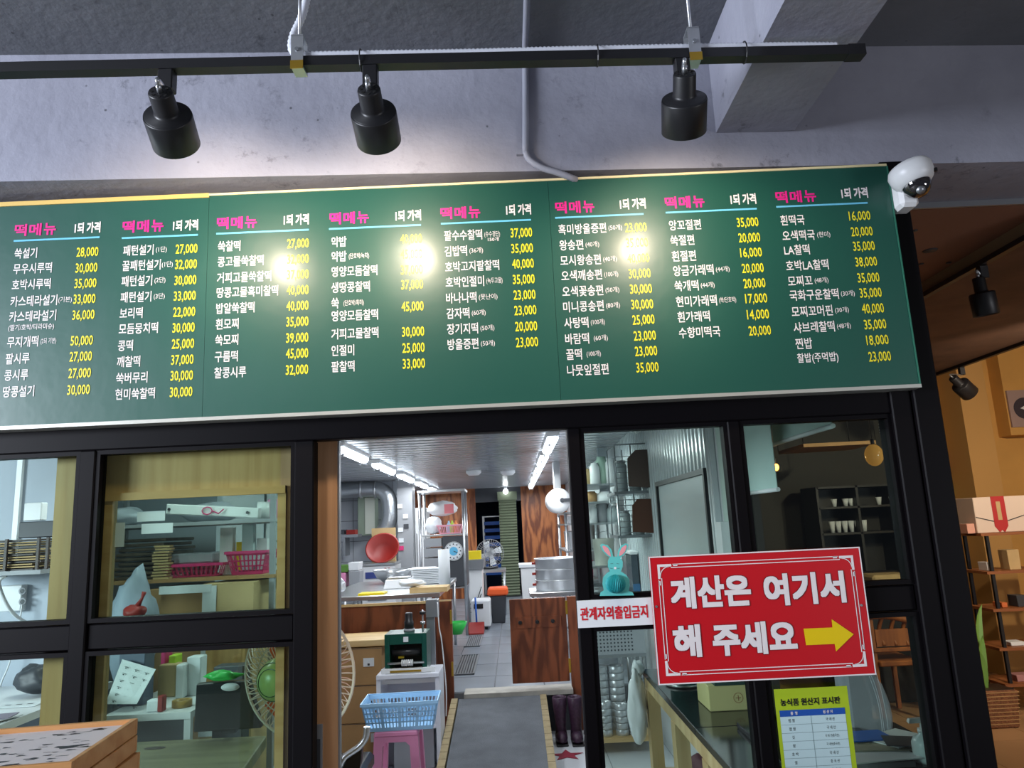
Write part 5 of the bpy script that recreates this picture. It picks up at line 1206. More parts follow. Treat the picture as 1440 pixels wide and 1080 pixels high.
# upper shelf: white rolled banner case
t = thing('banner_case', 'long white case tied with pink cord on the upper storage shelf', 'case', (-1.6, 4.45, zs2))
a = P(236, 716, 4.46); b = P(366, 727, 4.46); a.z = max(a.z, zs2 + .045); b.z = max(b.z, zs2 + .034); 
MB().bar(a, b, .05, .06, up=(0, 0, 1)).build('case_body', M_WHITE, t, .005)
for f_ in (.04, .88): q = a.lerp(b, f_); MB().cyl((q.x, 4.43, q.z), (q.x, 4.425, q.z), .009, n=10).build('rivet', M_DGREY, t)
q = a.lerp(b, .45); m = MB(); m.tube([q + Vector((math.cos(x * .785) * .03, -.035 + 0 * x, math.sin(x * .785) * .022)) for x in range(8)], .004, 5, closed=True); m.tube([q + Vector((.03, -.04, 0)), q + Vector((.07, -.04, -.02)), q + Vector((.10, -.04, .005))], .004, 5); m.build('cord', M_HPINK, t)
solo(MB().blob((P(175, 722, 4.6).x, 4.65, zs2 + .056), .10, .10, .055, 14, 8, .2), 'plastic_bag', M_FILM, 'crumpled clear bag at the left of the upper storage shelf', 'bag')
solo(MB().blob((P(300, 712, 4.75).x, 4.74, zs2 + .06), .18, .08, .06, 14, 8, .2), 'plastic_bag', M_FILM, 'crumpled clear bag behind the long white case', 'bag')
solo(MB().cyl((P(362, 708, 4.6).x, 4.6, zs2 + .055), (P(362, 708, 4.6).x + .07, 4.62, zs2 + .055), .054, n=20), 'tape_roll', M_WHITE, 'white roll at the right end of the upper storage shelf', 'roll')
item(376, 702, 391, 722, 4.6, .12, 'carton', M_PINK, 'small pink and white carton beside the white roll', rest=zs2)
# papers taped on glass pane
for (x0_, y0_, x1_, y1_, lb) in ((193, 719, 232, 733, 'upper blank white paper taped on the oak door glass'), (199, 736, 243, 750, 'lower blank white paper taped on the oak door glass'), (162, 735, 175, 769, 'narrow white notice at the left of the oak door glass')):
    q = bx(x0_, y0_, x1_, y1_, 2.586, .001); solo(MB().box(*q), 'paper_note', M_PAPER, lb, 'paper')
# folded dark bags stack
M_BROWNB = mat('dark_folded', '#5a5144', .8, noise=.5, nscale=12)
t = thing('bag_stack', 'stack of folded dark brown packing sheets on the middle storage shelf', 'stack', (P(185, 800, 4.6).x, 4.7, zs1)); rnd = random.Random(9)
q = bx(163, 755, 232, 812, 4.5, .3)
n = 9; hh_ = (P(200, 756, 4.5).z - zs1) / n
for k in range(n):
    e = rnd.uniform(-.015, .015); MB().box(max(q[0] + e, -2.5), q[1] + e, 4.5 + e * .3, 4.9, zs1 + .001 + k * hh_, zs1 + (k + 1) * hh_ - .008).build('folded_sheet', M_BROWNB, t, .004)
t = thing('sheet_stack', 'narrow stack of cream folded cartons beside the dark packing sheets', 'stack', (P(228, 795, 4.44).x, 4.5, zs1)); q = bx(216, 752, 238, 795, 4.44, .2)
for k in range(12): e = rnd.uniform(-.01, .01); MB().box(q[0] + e, q[1] + e, 4.44, 4.49, zs1 + .001 + k * .0165, zs1 + .012 + k * .0165).build('folded_carton', M_CARDD, t)
# pink tray and basket
a = P(235, 800, 4.5); b = P(325, 800, 4.5)
item(236, 778, 300, 788, 4.6, .25, 'plastic_tub', M_FILM, 'clear plastic tub with lid above the magenta tray', 'tub', rest=zs1 + .075, bevel=.01)
lattice('plastic_tray', 'flat magenta slotted tray in the middle of the storage shelf', .37, .28, .07, M_HPINK, (P(282, 800, 4.62).x, 4.62, zs1 + .002), cols=12, rows=2, cat='tray')
lattice('plastic_basket', 'hot pink slotted basket full of packets at the right of the storage shelf', .24, .24, .13, M_HPINK, (P(355, 800, 4.6).x, 4.6, zs1 + .001), cols=9, rows=3)
for k, (px, py0, mm, lb, w) in enumerate([(318, 742, M_WHITE, 'tall white carton standing left of the hot pink basket', 9), (348, 735, mat('pale_blue_carton', '#bcd0d4', .6), 'tall pale carton in the hot pink basket', 8), (338, 762, M_YEL, 'dark yellow packet in the hot pink basket', 6), (368, 757, M_PAPER, 'white packet sticking out of the hot pink basket', 7)]):
    q = bx(px - w, py0, px + w, 800, 4.56 + .02 * k, .05); q[4] = zs1 + .004 + (.02 if k else 0); q[0] += .0; solo(MB().box(*q), 'packet', mm, lb, 'packet')
# boxes below
zt4 = zs1 - .022
t = thing('cardboard_box', 'big cardboard box with a white strip, directly below the hot pink basket', 'box', (-1.75, 4.3, .32))
MB().box(P(205, 850, 4.4).x, P(292, 850, 4.4).x, 4.35, 4.9, .321, zt4 - .03).build('carton', M_CARD, t); MB().box(P(292, 850, 4.4).x, P(363, 850, 4.4).x, 4.32, 4.9, .321, zt4 - .01).build('carton', M_CARDD, t); MB().box(P(293, 850, 4.4).x, P(312, 850, 4.4).x, 4.312, 4.318, .6, zt4 - .02).build('white_strip', M_PAPER, t)
MB().box(P(233, 850, 4.4).x, P(305, 850, 4.4).x, 4.31, 4.34, zt4 - .055, zt4 - .012).build('white_edge', M_PAPER, t)
# wire glass shelf right (through pane)
t = thing('wire_shelf', 'light blue wire shelving at the right edge of the oak door glass', 'shelf', (P(385, 800, 5.2).x, 5.2, 0))
a = P(372, 800, 5.3).x; b = P(400, 800, 5.3).x
for x in (a, b): MB().cyl((x, 5.3, 0), (x, 5.3, 2.0), .01, n=8).build('post', M_STEEL, t)
for k in range(9): MB().cyl((a, 5.3, .5 + k * .16), (b, 5.3, .5 + k * .16), .006, n=6).build('rung', M_STEEL, t)
item(370, 842, 391, 856, 5.19, .1, 'plastic_box', M_GREEN, 'small green plastic box by the wire shelving', 'box')
# grey mid cupboard behind door glass, bottom right etc: desk below
zd = P(230, 1003, 3.6).z
t = thing('desk', 'pale grey desk seen through the lower window, crowded with papers', 'desk', (-1.75, 3.9, 0))
dx0 = P(145, 1000, 3.6).x; dx1 = P(268, 1000, 3.6).x
MB().box(dx0, dx1, 3.6, 4.15, zd - .03, zd).build('desk_top', M_WHITE, t); MB().box(dx0, dx1 - .03, 3.62, 3.65, zd - .25, zd - .03).build('front_panel', M_DGREY, t)
for a in (dx0 + .02, dx1 - .02):
    for b in (3.63, 4.12): MB().box(a - .015, a + .015, b - .015, b + .015, 0, zd - .03).build('leg', M_WHITE, t)
zt_b = P(183, 792, 4.0).z; hb_ = (zt_b - zd) / 2
solo(MB().blob((P(183, 835, 4.0).x + .02, 4.02, zd + hb_ * .92), .12, .10, hb_ * .91, 16, 12, .16), 'cloth_bag', mat('grey_bag', '#8e98a8', .6), 'grey-blue cloth bundle at the lower left behind the oak door glass', 'bag')
zbx = P(190, 872, 3.8).z
solo(MB().box(P(172, 900, 3.8).x, P(208, 900, 3.8).x, 3.78, 3.88, zd + .001, zbx), 'carton', mat('slate_blue', '#5c6478', .6), 'slate-blue carton under the red net bag on the grey desk', 'box', bevel=.003)
m = MB().blob((P(190, 855, 3.83).x, 3.83, zbx + .036), .055, .042, .035, 14, 10, .12)
m.tube([(P(193, 848, 3.83).x, 3.83, zbx + .06), (P(200, 838, 3.83).x, 3.83, zbx + .10), (P(203, 830, 3.83).x, 3.83, zbx + .13)], [.016, .007, .012], 8)
solo(m, 'mesh_bag', M_RED, 'red net bag with a twisted top in front of the grey-blue bundle', 'bag')
# tilted paper sheet with drawings
t = thing('paper_sheet', 'large tilted white sheet printed with small marks, leaning on the grey desk', 'paper', tuple(P(183, 1000, 3.6)))
pts = [P(172, 927, 3.75), P(219, 941, 3.75), P(192, 990, 3.66), P(148, 990, 3.66)]
nrm = (pts[1] - pts[0]).cross(pts[3] - pts[0]).normalized() * .004
m = MB(); m.hexa([*(p for p in (pts[3], pts[2], pts[2] + nrm, pts[3] + nrm)), *(p for p in (pts[0], pts[1], pts[1] + nrm, pts[0] + nrm))]); m.build('sheet', M_PAPER, t)
m = Print(); U = (pts[1] - pts[0]); V = (pts[3] - pts[0]); rnd = random.Random(2)
for r in range(6):
    for c_ in range(3):
        o_ = pts[0] + U * (.15 + .3 * c_) + V * (.12 + .15 * r) + Vector((0, -.006, 0)); m.rect(o_, U.normalized(), V.normalized(), 0, .022, 0, .002); m.rect(o_, U.normalized(), V.normalized(), .005, .012, .004, .009)
m.build('mark_print', M_DGREY, t)
for k, (x0_, y0_, x1_, y1_, Y, mm, nm, lb) in enumerate([(222, 935, 247, 975, 3.95, M_CARDD, 'file_box', 'tan upright file box on the grey desk'), (247, 935, 258, 972, 3.9, M_WHITE, 'bottle', 'white pump bottle on the grey desk'), (262, 924, 282, 965, 3.95, M_PAPER, 'binder', 'white upright binder at the right of the grey desk'),
      (226, 912, 233, 935, 4.0, M_HPINK, 'marker', 'bright pink folder top on the grey desk'), (237, 922, 247, 938, 4.0, mat('neon', '#b8dc3c', .5), 'note_pad', 'neon green pad behind the tan file box')]):
    item(x0_, y0_, x1_, y1_, Y, .08, nm, mm, lb, 'stationery', rest=zd if y1_ > 940 else None)
solo(MB().lathe([(.028, 0), (.045, 0), (.045, .03), (.028, .03), (.028, 0)], (P(260, 985, 3.75).x, 3.72, zd + .001), (0, 0, 1), 20), 'tape_roll', mat('tape_tan', '#a8853c', .4), 'tan tape roll lying on the grey desk', 'tape')
item(206, 985, 224, 998, 3.63, .05, 'carton', M_PAPER, 'small pale green and white carton at the desk front', rest=zd); item(221, 979, 229, 998, 3.62, .04, 'pen_cup', M_RED, 'dark red ribbon bow beside the small carton', 'box', rest=zd)
# black monitor back
t = thing('monitor', 'black monitor back with an oval white sticker', 'monitor', tuple(P(320, 1030, 3.35)))
pts = [P(x, y, 3.4) for x, y in ((272, 1030), (367, 1024), (350, 957), (276, 962))]
MB().prism([(p.x, p.z) for p in pts], (0, 3.4, 0), EX, EZ, (0, .04, 0)).build('panel', mat('monitor_black', '#1b1e22', .3), t, .004)
q = P(324, 966, 3.398); MB().lathe([(0, 0), (.04, 0), (.04, .002), (0, .002)], (q.x, 3.397, q.z), (0, -1, 0), 20, sy=.42, sx=1).build('sticker', M_PAPER, t)
q = P(318, 1030, 3.42); MB().box(q.x - .03, q.x + .03, 3.44, 3.48, .82, q.z + .08).build('stand_neck', M_BLACKM, t); 
item(300, 937, 342, 955, 3.75, .1, 'cabinet', M_DGREY, 'dark grey narrow cabinet behind the monitor', 'cabinet', rest=-.001); 
solo(MB().blob((P(313, 953, 3.42).x, 3.42, P(313, 959, 3.4).z + .021), .07, .03, .02, 12, 8, .25), 'snack_bag', M_GREEN, 'green crinkled bag on top of the black monitor', 'bag')
# tan panel behind
item(288, 905, 340, 965, 4.2, .05, 'board', M_OAK, 'upright oak-coloured board behind the monitor', 'board')
# worn wooden bench table
zb2 = .80
t = thing('workbench', 'worn wooden bench top at the bottom of the lower window', 'table', (-1.4, 3.2, 0))
MB().hexa([(-2.2, 2.80, zb2 - .05), (-1.03, 2.80, zb2 - .05), (-1.12, 3.46, zb2 - .05), (-2.2, 3.46, zb2 - .05), (-2.2, 2.80, zb2), (-1.03, 2.80, zb2), (-1.12, 3.46, zb2), (-2.2, 3.46, zb2)]).build('table_top', M_BENCH, t, .004)
for (a, b) in ((-2.1, 2.9), (-1.15, 2.9), (-2.1, 3.38), (-1.2, 3.38)): MB().box(a - .03, a + .03, b - .03, b + .03, 0, zb2 - .05).build('leg', M_BENCH, t)
q = PZ(218, 1052, zb2 + .001); MB().lathe([(0, 0), (.045, 0), (.045, .0006), (0, .0006)], q, (0, 0, 1), 18, sy=.5).build('knot', M_DARKW, t)
# window 1: grey wall, sheets, socket
Y1w = 3.9
zsh = P(50, 800, Y1w - .2).z
ww = struct(MB().box(-3.9, P(96, 800, Y1w).x, Y1w, Y1w + .06, 0, KC), 'wall_left.004', M_LW)
MB().box(P(24, 700, Y1w).x, P(31, 700, Y1w).x, Y1w - .02, Y1w, zsh, KC).build('cable_duct', M_WHITE, ww)
t = thing('wall_shelf', 'grey shelf with bent brackets carrying thin boards in the far left window', 'shelf', (P(30, 802, 3.7).x, 3.7, zsh)); q0_, q1_ = P(-60, 800, 3.7).x, P(84, 800, 3.7).x
MB().box(q0_, q1_, 3.55, Y1w, zsh - .02, zsh).build('shelf_board', M_GREY, t); 
MB().tube(smoothp([(P(8, 820, 3.6).x, 3.6, zsh - .021), (P(-2, 830, 3.6).x, 3.6, zsh - .06), (P(-2, 860, 3.6).x, 3.7, zsh - .2), (P(-2, 880, 3.6).x, Y1w - .005, zsh - .3)]), .008, 8).build('bracket', M_WHITE, t)
rnd = random.Random(4); t = thing('board_stack', 'bundle of thin brown-edged boards on the grey shelf in the far left window', 'boards', (P(30, 790, 3.6).x, 3.6, zsh))
ztop = P(40, 757, 3.58).z; n = 13; hh_ = (ztop - zsh) / n
for k in range(n):
    e = rnd.uniform(-.03, .015); MB().box(q0_, q1_ - .02 + e, 3.56 + rnd.uniform(-.008, .008), 3.85, zsh + .001 + k * hh_, zsh + (k + .62) * hh_).build('board', M_CARDD if k % 3 else M_DARKW, t)
for px in (10, 55, 68): x = P(px, 780, 3.55).x; MB().box(x - .006, x + .006, 3.535, 3.548, zsh + .001, ztop).build('strap', M_DARKW, t)
item(33, 707, 58, 733, 3.7, .05, 'box', M_WHITE, 'white box on the dark box in the far left window', rest=ztop + .085); item(26, 733, 82, 757, 3.66, .1, 'box', M_DGREY, 'dark box on the bundle of boards in the far left window', rest=ztop + .002)
q = P(32, 840, Y1w); t = thing('wall_socket', 'white double wall socket with a cord in the far left window', 'socket', (q.x, Y1w, q.z))
MB().box(P(7, 840, Y1w).x, P(38, 840, Y1w).x, Y1w - .045, Y1w, P(30, 858, Y1w).z, P(30, 822, Y1w).z).build('socket_box', M_WHITE, t, .004)
for py in (831, 846):
    q = P(32, py, Y1w - .046); MB().lathe([(.012, .003), (.019, .003), (.019, 0), (.012, 0), (.012, .003)], q, (0, -1, 0), 16).build('outlet', M_GREY, t)
q = P(31, 850, Y1w - .05); MB().tube(smoothp([q, P(28, 870, 3.84), P(14, 930, 3.84), P(2, 960, 3.84), P(-10, 1000, 3.8)]), .004, 6).build('cord', M_WHITE, t)
# lower left window: desk with papers
zt5 = P(30, 1005, 3.2).z
t = thing('counter_table', 'white counter with scattered papers in the lower left window', 'table', (-2.3, 3.3, 0)); MB().box(-3.2, P(60, 1005, 3.3).x, 3.0, 3.85, zt5 - .03, zt5).build('table_top', M_WHITE, t)
for a in (-3.1, -2.25):
    for b in (3.1, 3.75): MB().box(a - .02, a + .02, b - .02, b + .02, 0, zt5 - .03).build('leg', M_GREY, t)
for k, (px, py, w, d, rz_, mm, lb) in enumerate([(30, 992, .16, .1, .1, M_PAPER, 'white printed card on the lower left counter'), (10, 1030, .3, .18, -.3, M_WHITE, 'big white sheet at the front of the lower left counter'), (40, 1012, .2, .1, .2, mat('mauve_paper', '#8d8494', .7), 'mauve folder on the lower left counter')]):
    q = PZ(px, py, zt5); c_ = (min(q.x, P(55, 1005, 3.3).x - w / 2), min(max(q.y, 3.12), 3.7), zt5 + .002 + k * .004); t = local('paper_sheet', lb, 'paper'); MB().box(-w / 2, w / 2, -d / 2, d / 2, 0, .003).build('sheet', mm, t); t.location = c_; t.rotation_euler = (0, 0, rz_)
    m = Print()
    for j in range(3): m.rect((0, 0, .0035), (1, 0, 0), (0, 1, 0), -w * .4 + j * w * .28, -w * .25 + j * w * .28, -.01, .004)
    if k == 0: m.build('mark_print', M_DGREY, t)
solo(MB().blob((P(36, 970, 3.5).x, 3.6, zt5 + .07), .09, .08, .066, 12, 8, .2), 'cloth', M_DGREY, 'dark crumpled cloth on the lower left counter', 'cloth')

# ================================================================== RIGHT HALL (window 3)
# whiteboard on right wall
t = thing('whiteboard', 'whiteboard with black frame on the right wall behind the third window', 'whiteboard', (1.04, 4.6, 1.3))
ya_, yb_ = 3.92, 5.2; za_, zb_ = 1.05, 1.87
MB().box(1.022, 1.034, ya_, yb_, za_, zb_).build('board', mat('whiteboard', '#c9d2d4', .25), t)
for (a, b, c_, d) in ((ya_ - .03, ya_, za_ - .03, zb_ + .03), (yb_, yb_ + .03, za_ - .03, zb_ + .03), (ya_, yb_, zb_, zb_ + .03), (ya_, yb_, za_ - .03, za_)): MB().box(1.005, 1.04, a, b, c_, d).build('frame', M_BLACKM, t)
# kitchen racks seen through third window: hanging shelf units with brown end boards
def jar(x, y, z, h, mm, lbl, r=.045, lid=None, grp='jars on the wire racks'):
    t = thing('jar', lbl, 'jar', (x, y, z), grp)
    MB().lathe([(0, 0), (r, 0), (r, h * .86), (r * .8, h * .9), (r * .8, h * .92), (0, h * .92)], (x, y, z), (0, 0, 1), 14).build('jar_body', mm, t)
    MB().cyl((x, y, z + h * .921), (x, y, z + h), r * .85, n=14).build('lid', lid or M_STEEL, t)
M_JAR = mat('jar_clear', '#b7c2c4', .15, spec=.8)
for j, (pt_, pb_, lb, nm) in enumerate([(620, 690, 'upper', 'upper wire rack with a dark brown end board'), (708, 752, 'lower', 'lower wire rack with a brown end board')]):
    Yr = 5.6
    x0, x1 = P(868, 690, Yr).x, min(P(930, 690, Yr).x, 1.03); zt6 = P(900, pt_ + 4, Yr).z; zb6 = P(900, pb_, Yr).z if j == 0 else P(900, 752, Yr).z
    t = thing('wire_rack', nm, 'rack', (x0, Yr, zb6))
    MB().box(x0 - .02, x1, Yr, Yr + .45, zb6 - .02, zb6).build('shelf', M_STEELD, t)
    q = [P(x, y, Yr - .02) for x, y in (((882, 645), (893, 633), (930, 631), (930, 686), (884, 684)) if j == 0 else ((889, 711), (896, 702), (930, 701), (930, 750), (890, 748)))]
    MB().prism([(p.x, p.z) for p in q], (0, Yr - .03, 0), EX, EZ, (0, .02, 0)).build('end_board', mat('rack_board' + str(j), '#5d4a40' if j == 0 else '#5a3420', .5), t)
    m = MB()
    for k in range(7):
        z = zb6 + .02 + k * .04; m.cyl((x0, Yr, z), (x1, Yr, z), .003, n=5)
    for x in (x0, x0 + (x1 - x0) * .5, x1):
        for y in (Yr, Yr + .44): m.cyl((x, y, zb6), (x, y, zt6 if j == 0 else zb6 + .3), .005, n=6)
    m.cyl((x0, Yr, zt6), (x1, Yr, zt6), .006, n=6) if j == 0 else None
    m.build('wire', M_STEELD, t, kind='stuff')
    for k in range(3):
        jar(x0 + .06 + k * .10, Yr + .14, zb6 + .001, .24 if j == 0 else .18, M_JAR, '%s jar on the %s wire rack behind the third window' % (['left', 'middle', 'right'][k], lb))
# bright slanted streak, built as a white tube
a = P(893, 607, 5.5); b = P(910, 598, 5.5); solo(MB().tube([a, b], .02, 10), 'pipe', M_WHITE, 'short bright slanted streak built as a tube near the ceiling above the upper wire rack', 'pipe')
# white rack left
x0, x1, Yr = P(822, 700, 6.9).x, P(868, 700, 6.9).x, 6.9
t = thing('shelving_rack', 'stainless rack crowded with kitchenware behind the third window', 'rack', ((x0 + x1) / 2, Yr + .4, KZ))
for a in (x0, x1):
    for b in (Yr, Yr + .9): MB().cyl((a, b, KZ), (a, b, 2.2), .014, n=8).build('post', M_STEEL, t)
shz = [P(845, y, Yr).z for y in (838, 796, 735, 705, 680)]
for z in shz: MB().box(x0 - .01, x1 + .01, Yr - .01, Yr + .92, z - .018, z).build('shelf', M_STEEL, t)
rnd = random.Random(8)
kk = [('white round pail', 'tub', M_WHITE, 836, 26, 842, 62, 'x')]
def pail(px, w_px, zb_, hp, mm, lb, Y=Yr + .15):
    q = P(px, 800, Y); r = w_px * Y / 1040 / 2; t = thing('pail', lb, 'pail', (q.x, Y, zb_))
    MB().lathe([(0, 0), (r * .85, 0), (r, hp), (r * 1.05, hp + .005), (r * .95, hp), (r * .8, .01), (0, .01)], (q.x, Y, zb_ + .001), (0, 0, 1), 22).build('pail_body', mm, t)
    MB().tube([(q.x + math.cos(a) * r * 1.03, Y - .02, zb_ + hp * .9 + abs(math.sin(a)) * r * .9) for a in [math.pi * k / 8 for k in range(9)]], .003, 5).build('bail_handle', M_STEEL, t)
pail(851, 30, shz[1], .235, mat('cream_pail', '#d5d8cc', .5), 'cream pail with bail handle behind the rabbit decoration')
solo(MB().lathe([(0, 0), (.12, 0), (.19, .07), (.195, .07), (.12, -.004), (0, -.004)], (P(846, 830, Yr).x, Yr + .25, shz[0] + .005), (0, 0, 1), 26), 'steel_bowl', M_STEEL, 'wide steel bowl on the bottom visible shelf behind the rabbit', 'bowl')
for k, (px, sh, hh_, w, mm, lb) in enumerate([(832, 2, .16, .05, M_WHITE, 'white canister on the shelf above the cream pail'), (848, 2, .2, .06, M_GREY, 'grey tall canister right of the white canister'), (862, 2, .15, .06, M_JAR, 'small clear canister at the right of that shelf'), (833, 3, .1, .06, M_CARD, 'brown carton on the second shelf from the top'), (853, 3, .09, .08, M_WHITE, 'white flat carton on the second shelf from the top'), (828, 4, .15, .06, M_CARDD, 'tan canister at the left of the top shelf'), (840, 4, .2, .05, M_WHITE, 'tall white bottle on the top shelf'), (851, 4, .26, .06, mat('tallglass', '#a9c4b4', .2), 'tall pale green bottle on the top shelf'), (863, 4, .24, .05, M_WHITE, 'rightmost white bottle on the top shelf')]):
    q = P(px, 700, Yr + .05); solo(MB().lathe([(0, 0), (w, 0), (w, hh_ * .8), (w * .7, hh_ * .9), (w * .7, hh_), (0, hh_)], (q.x, Yr + .12 + (k % 2) * .05, shz[sh] + .001), (0, 0, 1), 14 if k % 2 else 8), 'canister', mm, lb, 'canister')
# black-lidded tank (aquarium-like) behind red sign
q = bx(889, 774, 928, 838, 6.3, .3); q[1] = min(q[1], 1.02); t = thing('clear_tank', 'dark clear-sided tank with white lid strip left of the red sign', 'tank', (q[0], 6.3, q[4])); MB().box(q[0], q[1], 6.3, 6.6, q[4], q[5] - .03).build('tank_body', mat('tank_dark', '#46515a', .2), t, .004); MB().box(q[0] - .01, q[1], 6.28, 6.62, q[5] - .029, q[5]).build('lid', M_WHITE, t, .006)
MB().box(q[0], q[1], 6.295, 6.3, q[4], q[4] + .1).build('blue_label', mat('label_blue', '#3c6c96', .5), t)
steel_table('stainless bench under the clear-sided tank', q[0] - .12, q[1] + .005, 6.2, 6.8, 0, q[4] - .002)
# low white board wall, cans below
t = thing('ring_shelf', 'low shelf with perforated steel front holding silver ring rolls', 'shelf', (P(870, 1000, 6.6).x, 5.7, 0))
Yc = 5.75; x0 = P(838, 950, Yc).x; x1 = P(892, 950, Yc).x + .1
zu = P(865, 921, Yc).z; zl = P(865, 1037, Yc).z
MB().box(x0 - .05, x1, Yc, Yc + .35, zu - .02, zu).build('shelf_board', M_STEELD, t); MB().box(x0 - .05, x1, Yc - .02, Yc + .35, max(zl - .03, .01), max(zl, .04)).build('shelf_board', M_PINE, t)
m = MB(); MB().box(x0 - .05, x1, Yc + .02, Yc + .03, zu, P(865, 882, Yc).z + .05).build('perforated_sheet', M_GREY, t)
hz_ = P(865, 882, Yc).z
for i in range(12):
    for j in range(8): 
        xx = x0 + i * .026; zz = zu + .03 + j * .026
        if xx < x1 - .02: m.cyl((xx, Yc + .0195, zz), (xx, Yc + .018, zz), .007, n=6)
m.build('hole', M_DGREY, t, kind='stuff')
for a in (x0 - .04, x1 - .02): MB().box(a - .012, a + .012, Yc + .3, Yc + .33, 0, zu).build('post', M_STEELD, t)
zl2 = max(zl, .04); k = 0
lbs = [('tall left', 849, .0, .058, .46), ('tall right', 872, .16, .058, .46)]
for (lb, px, dy, r, h_) in lbs:
    x = P(px, 960, Yc).x; t = thing('ring_roll', 'tall stack of silver cake rings, ' + ('left' if 'left' in lb else 'right') + ' one at the back of the low shelf', 'rings', (x, Yc + .2, zl2), 'silver ring rolls on the low shelf'); n = 9
    for q_ in range(n): MB().lathe([(r, 0), (r + .003, .004), (r + .003, h_ / n - .006), (r, h_ / n - .003), (r - .006, h_ / n - .003), (r - .006, 0), (r, 0)], (x, Yc + .22, zl2 + .001 + q_ * h_ / n), (0, 0, 1), 18).build('ring', M_ALU, t)
for (px, lb, h_) in ((852, 'short left', .24), (875, 'short middle', .22), (893, 'short right', .12)):
    x = P(px, 1000, Yc).x; r = .045; t = thing('ring_roll', lb + ' stack of silver rings at the front of the low shelf', 'rings', (x, Yc + .06, zl2), 'silver ring rolls on the low shelf'); n = 5
    for q_ in range(n): MB().lathe([(r, 0), (r + .003, .004), (r + .003, h_ / n - .006), (r, h_ / n - .003), (r - .006, h_ / n - .003), (r - .006, 0), (r, 0)], (x, Yc + .06, zl2 + .001 + q_ * h_ / n), (0, 0, 1), 18).build('ring', M_ALU, t)
# black counter on pine legs
ztb = .80
a = PZ(902, 941, ztb); b = PZ(1030, 1080, ztb)
cx0 = (a.x + b.x) / 2; cy1 = a.y
t = thing('black_counter', 'glossy black counter top on pine legs running back from the shop window', 'counter', (1.0, 3.4, 0)); M_GB = mat('gloss_black', '#14171c', .12, spec=.7)
MB().box(cx0, 1.5, 2.65, 3.25, ztb - .035, ztb).build('counter_top', M_GB, t, .003); MB().box(cx0, 1.04, 3.255, cy1, ztb - .035, ztb).build('counter_top', M_GB, t, .003)
MB().box(cx0 + .01, cx0 + .05, 2.66, cy1, ztb - .10, ztb - .036).build('rail', M_PINEZ, t)
for y in (cy1 - .06, 3.75, 3.15, 2.72): MB().box(cx0 + .005, cx0 + .07, y - .045, y + .045, 0, ztb - .10).build('leg', M_PINEZ, t)
MB().box(cx0 + .07, 1.04, cy1 - .08, cy1 - .03, ztb - .10, ztb - .036).build('rail', M_PINEZ, t); MB().box(cx0 + .02, 1.04, 2.8, cy1 - .1, .28, .30).build('shelf', M_PINEZ, t)
MB().box(1.42, 1.49, 2.70, 2.76, 0, ztb - .036).build('leg', M_PINEZ, t)
# box on counter
q0 = PZ(994, 1000, ztb); q1 = PZ(1065, 1006, ztb)
t = thing('gift_box', 'yellow-green cardboard gift box with a round stamp on the black counter', 'box', (q0.x + .13, q0.y + .1, ztb))
gx0, gx1_, gy = q0.x + .01, q0.x + .27, q0.y - .02; zt7 = P(1000, 965, gy).z
MB().box(gx0, gx1_, gy, gy + .22, ztb + .001, zt7).build('box_body', mat('box_yellow', '#cfc98c', .6), t, .003); MB().box(gx0 + .03, gx1_ + .0, gy - .004, gy + .2, zt7 + .0005, zt7 + .02).build('lid', mat('dark_teal_lid', '#22453f', .5), t)
m = Print(); cxx = gx0 + .13
for k in range(24):
    a0, a1_ = 2 * math.pi * k / 24, 2 * math.pi * (k + 1) / 24; m.poly((cxx, gy - .001, (ztb + zt7) / 2), EX, EZ, [(math.cos(a0) * .022, math.sin(a0) * .022), (math.cos(a1_) * .022, math.sin(a1_) * .022), (math.cos(a1_) * .019, math.sin(a1_) * .019), (math.cos(a0) * .019, math.sin(a0) * .019)])
m.rect((cxx, gy - .001, (ztb + zt7) / 2), EX, EZ, -.012, .012, -.002, .002); m.rect((cxx, gy - .001, (ztb + zt7) / 2), EX, EZ, -.002, .002, -.012, .012); m.build('stamp_print', M_CARD, t)
# teal jug and glass dish at far end
q = P(910, 925, 4.2); t = thing('jug', 'dark teal cylindrical container at the far end of the black counter', 'container', (.80, 4.05, ztb)); MB().lathe([(0, 0), (.075, 0), (.075, .26), (.068, .26), (.068, .01), (0, .01)], (cx0 + .14, 4.05, ztb + .012), (0, 0, 1), 22).build('body', mat('teal_clear', '#1f6c66', .2), t)
MB().lathe([(0, 0), (.09, 0), (.10, .01), (0, .008)], (cx0 + .14, 4.05, ztb + .001), (0, 0, 1), 22).build('saucer', M_STEEL, t)
# white hanging bag on the counter end
t = thing('plastic_bag', 'white plastic bag hanging from the far corner of the black counter', 'bag', (cx0, cy1 - .1, .3))
m = MB(); pb = [(cx0 - .02, cy1 - .05, ztb + .02), (cx0 - .05, cy1 - .05, ztb - .06), (cx0 - .09, cy1 - .05, ztb - .22), (cx0 - .13, cy1 - .05, ztb - .34), (cx0 - .06, cy1 - .05, ztb - .42), (cx0 - .01, cy1 - .05, ztb - .5)]
m.blob((cx0 - .055, cy1 - .06, ztb - .20), .05, .05, .19, 20, 14, .25); m.blob((cx0 - .035, cy1 - .05, ztb + .012), .035, .03, .045, 12, 8, .2)
m.build('bag_film', M_PAPER, t)
solo(MB().blob((cx0 + .25, 3.5, .385), .16, .2, .08, 14, 8, .2), 'plastic_bag', M_FILM, 'crumpled translucent bag on the shelf under the black counter', 'bag')
solo(MB().blob((cx0 + .2, 4.05, .38), .12, .12, .075, 14, 8, .2), 'cloth_bundle', mat('maroon_cloth', '#6a3a48', .6), 'maroon cloth bundle under the far end of the black counter', 'bundle')
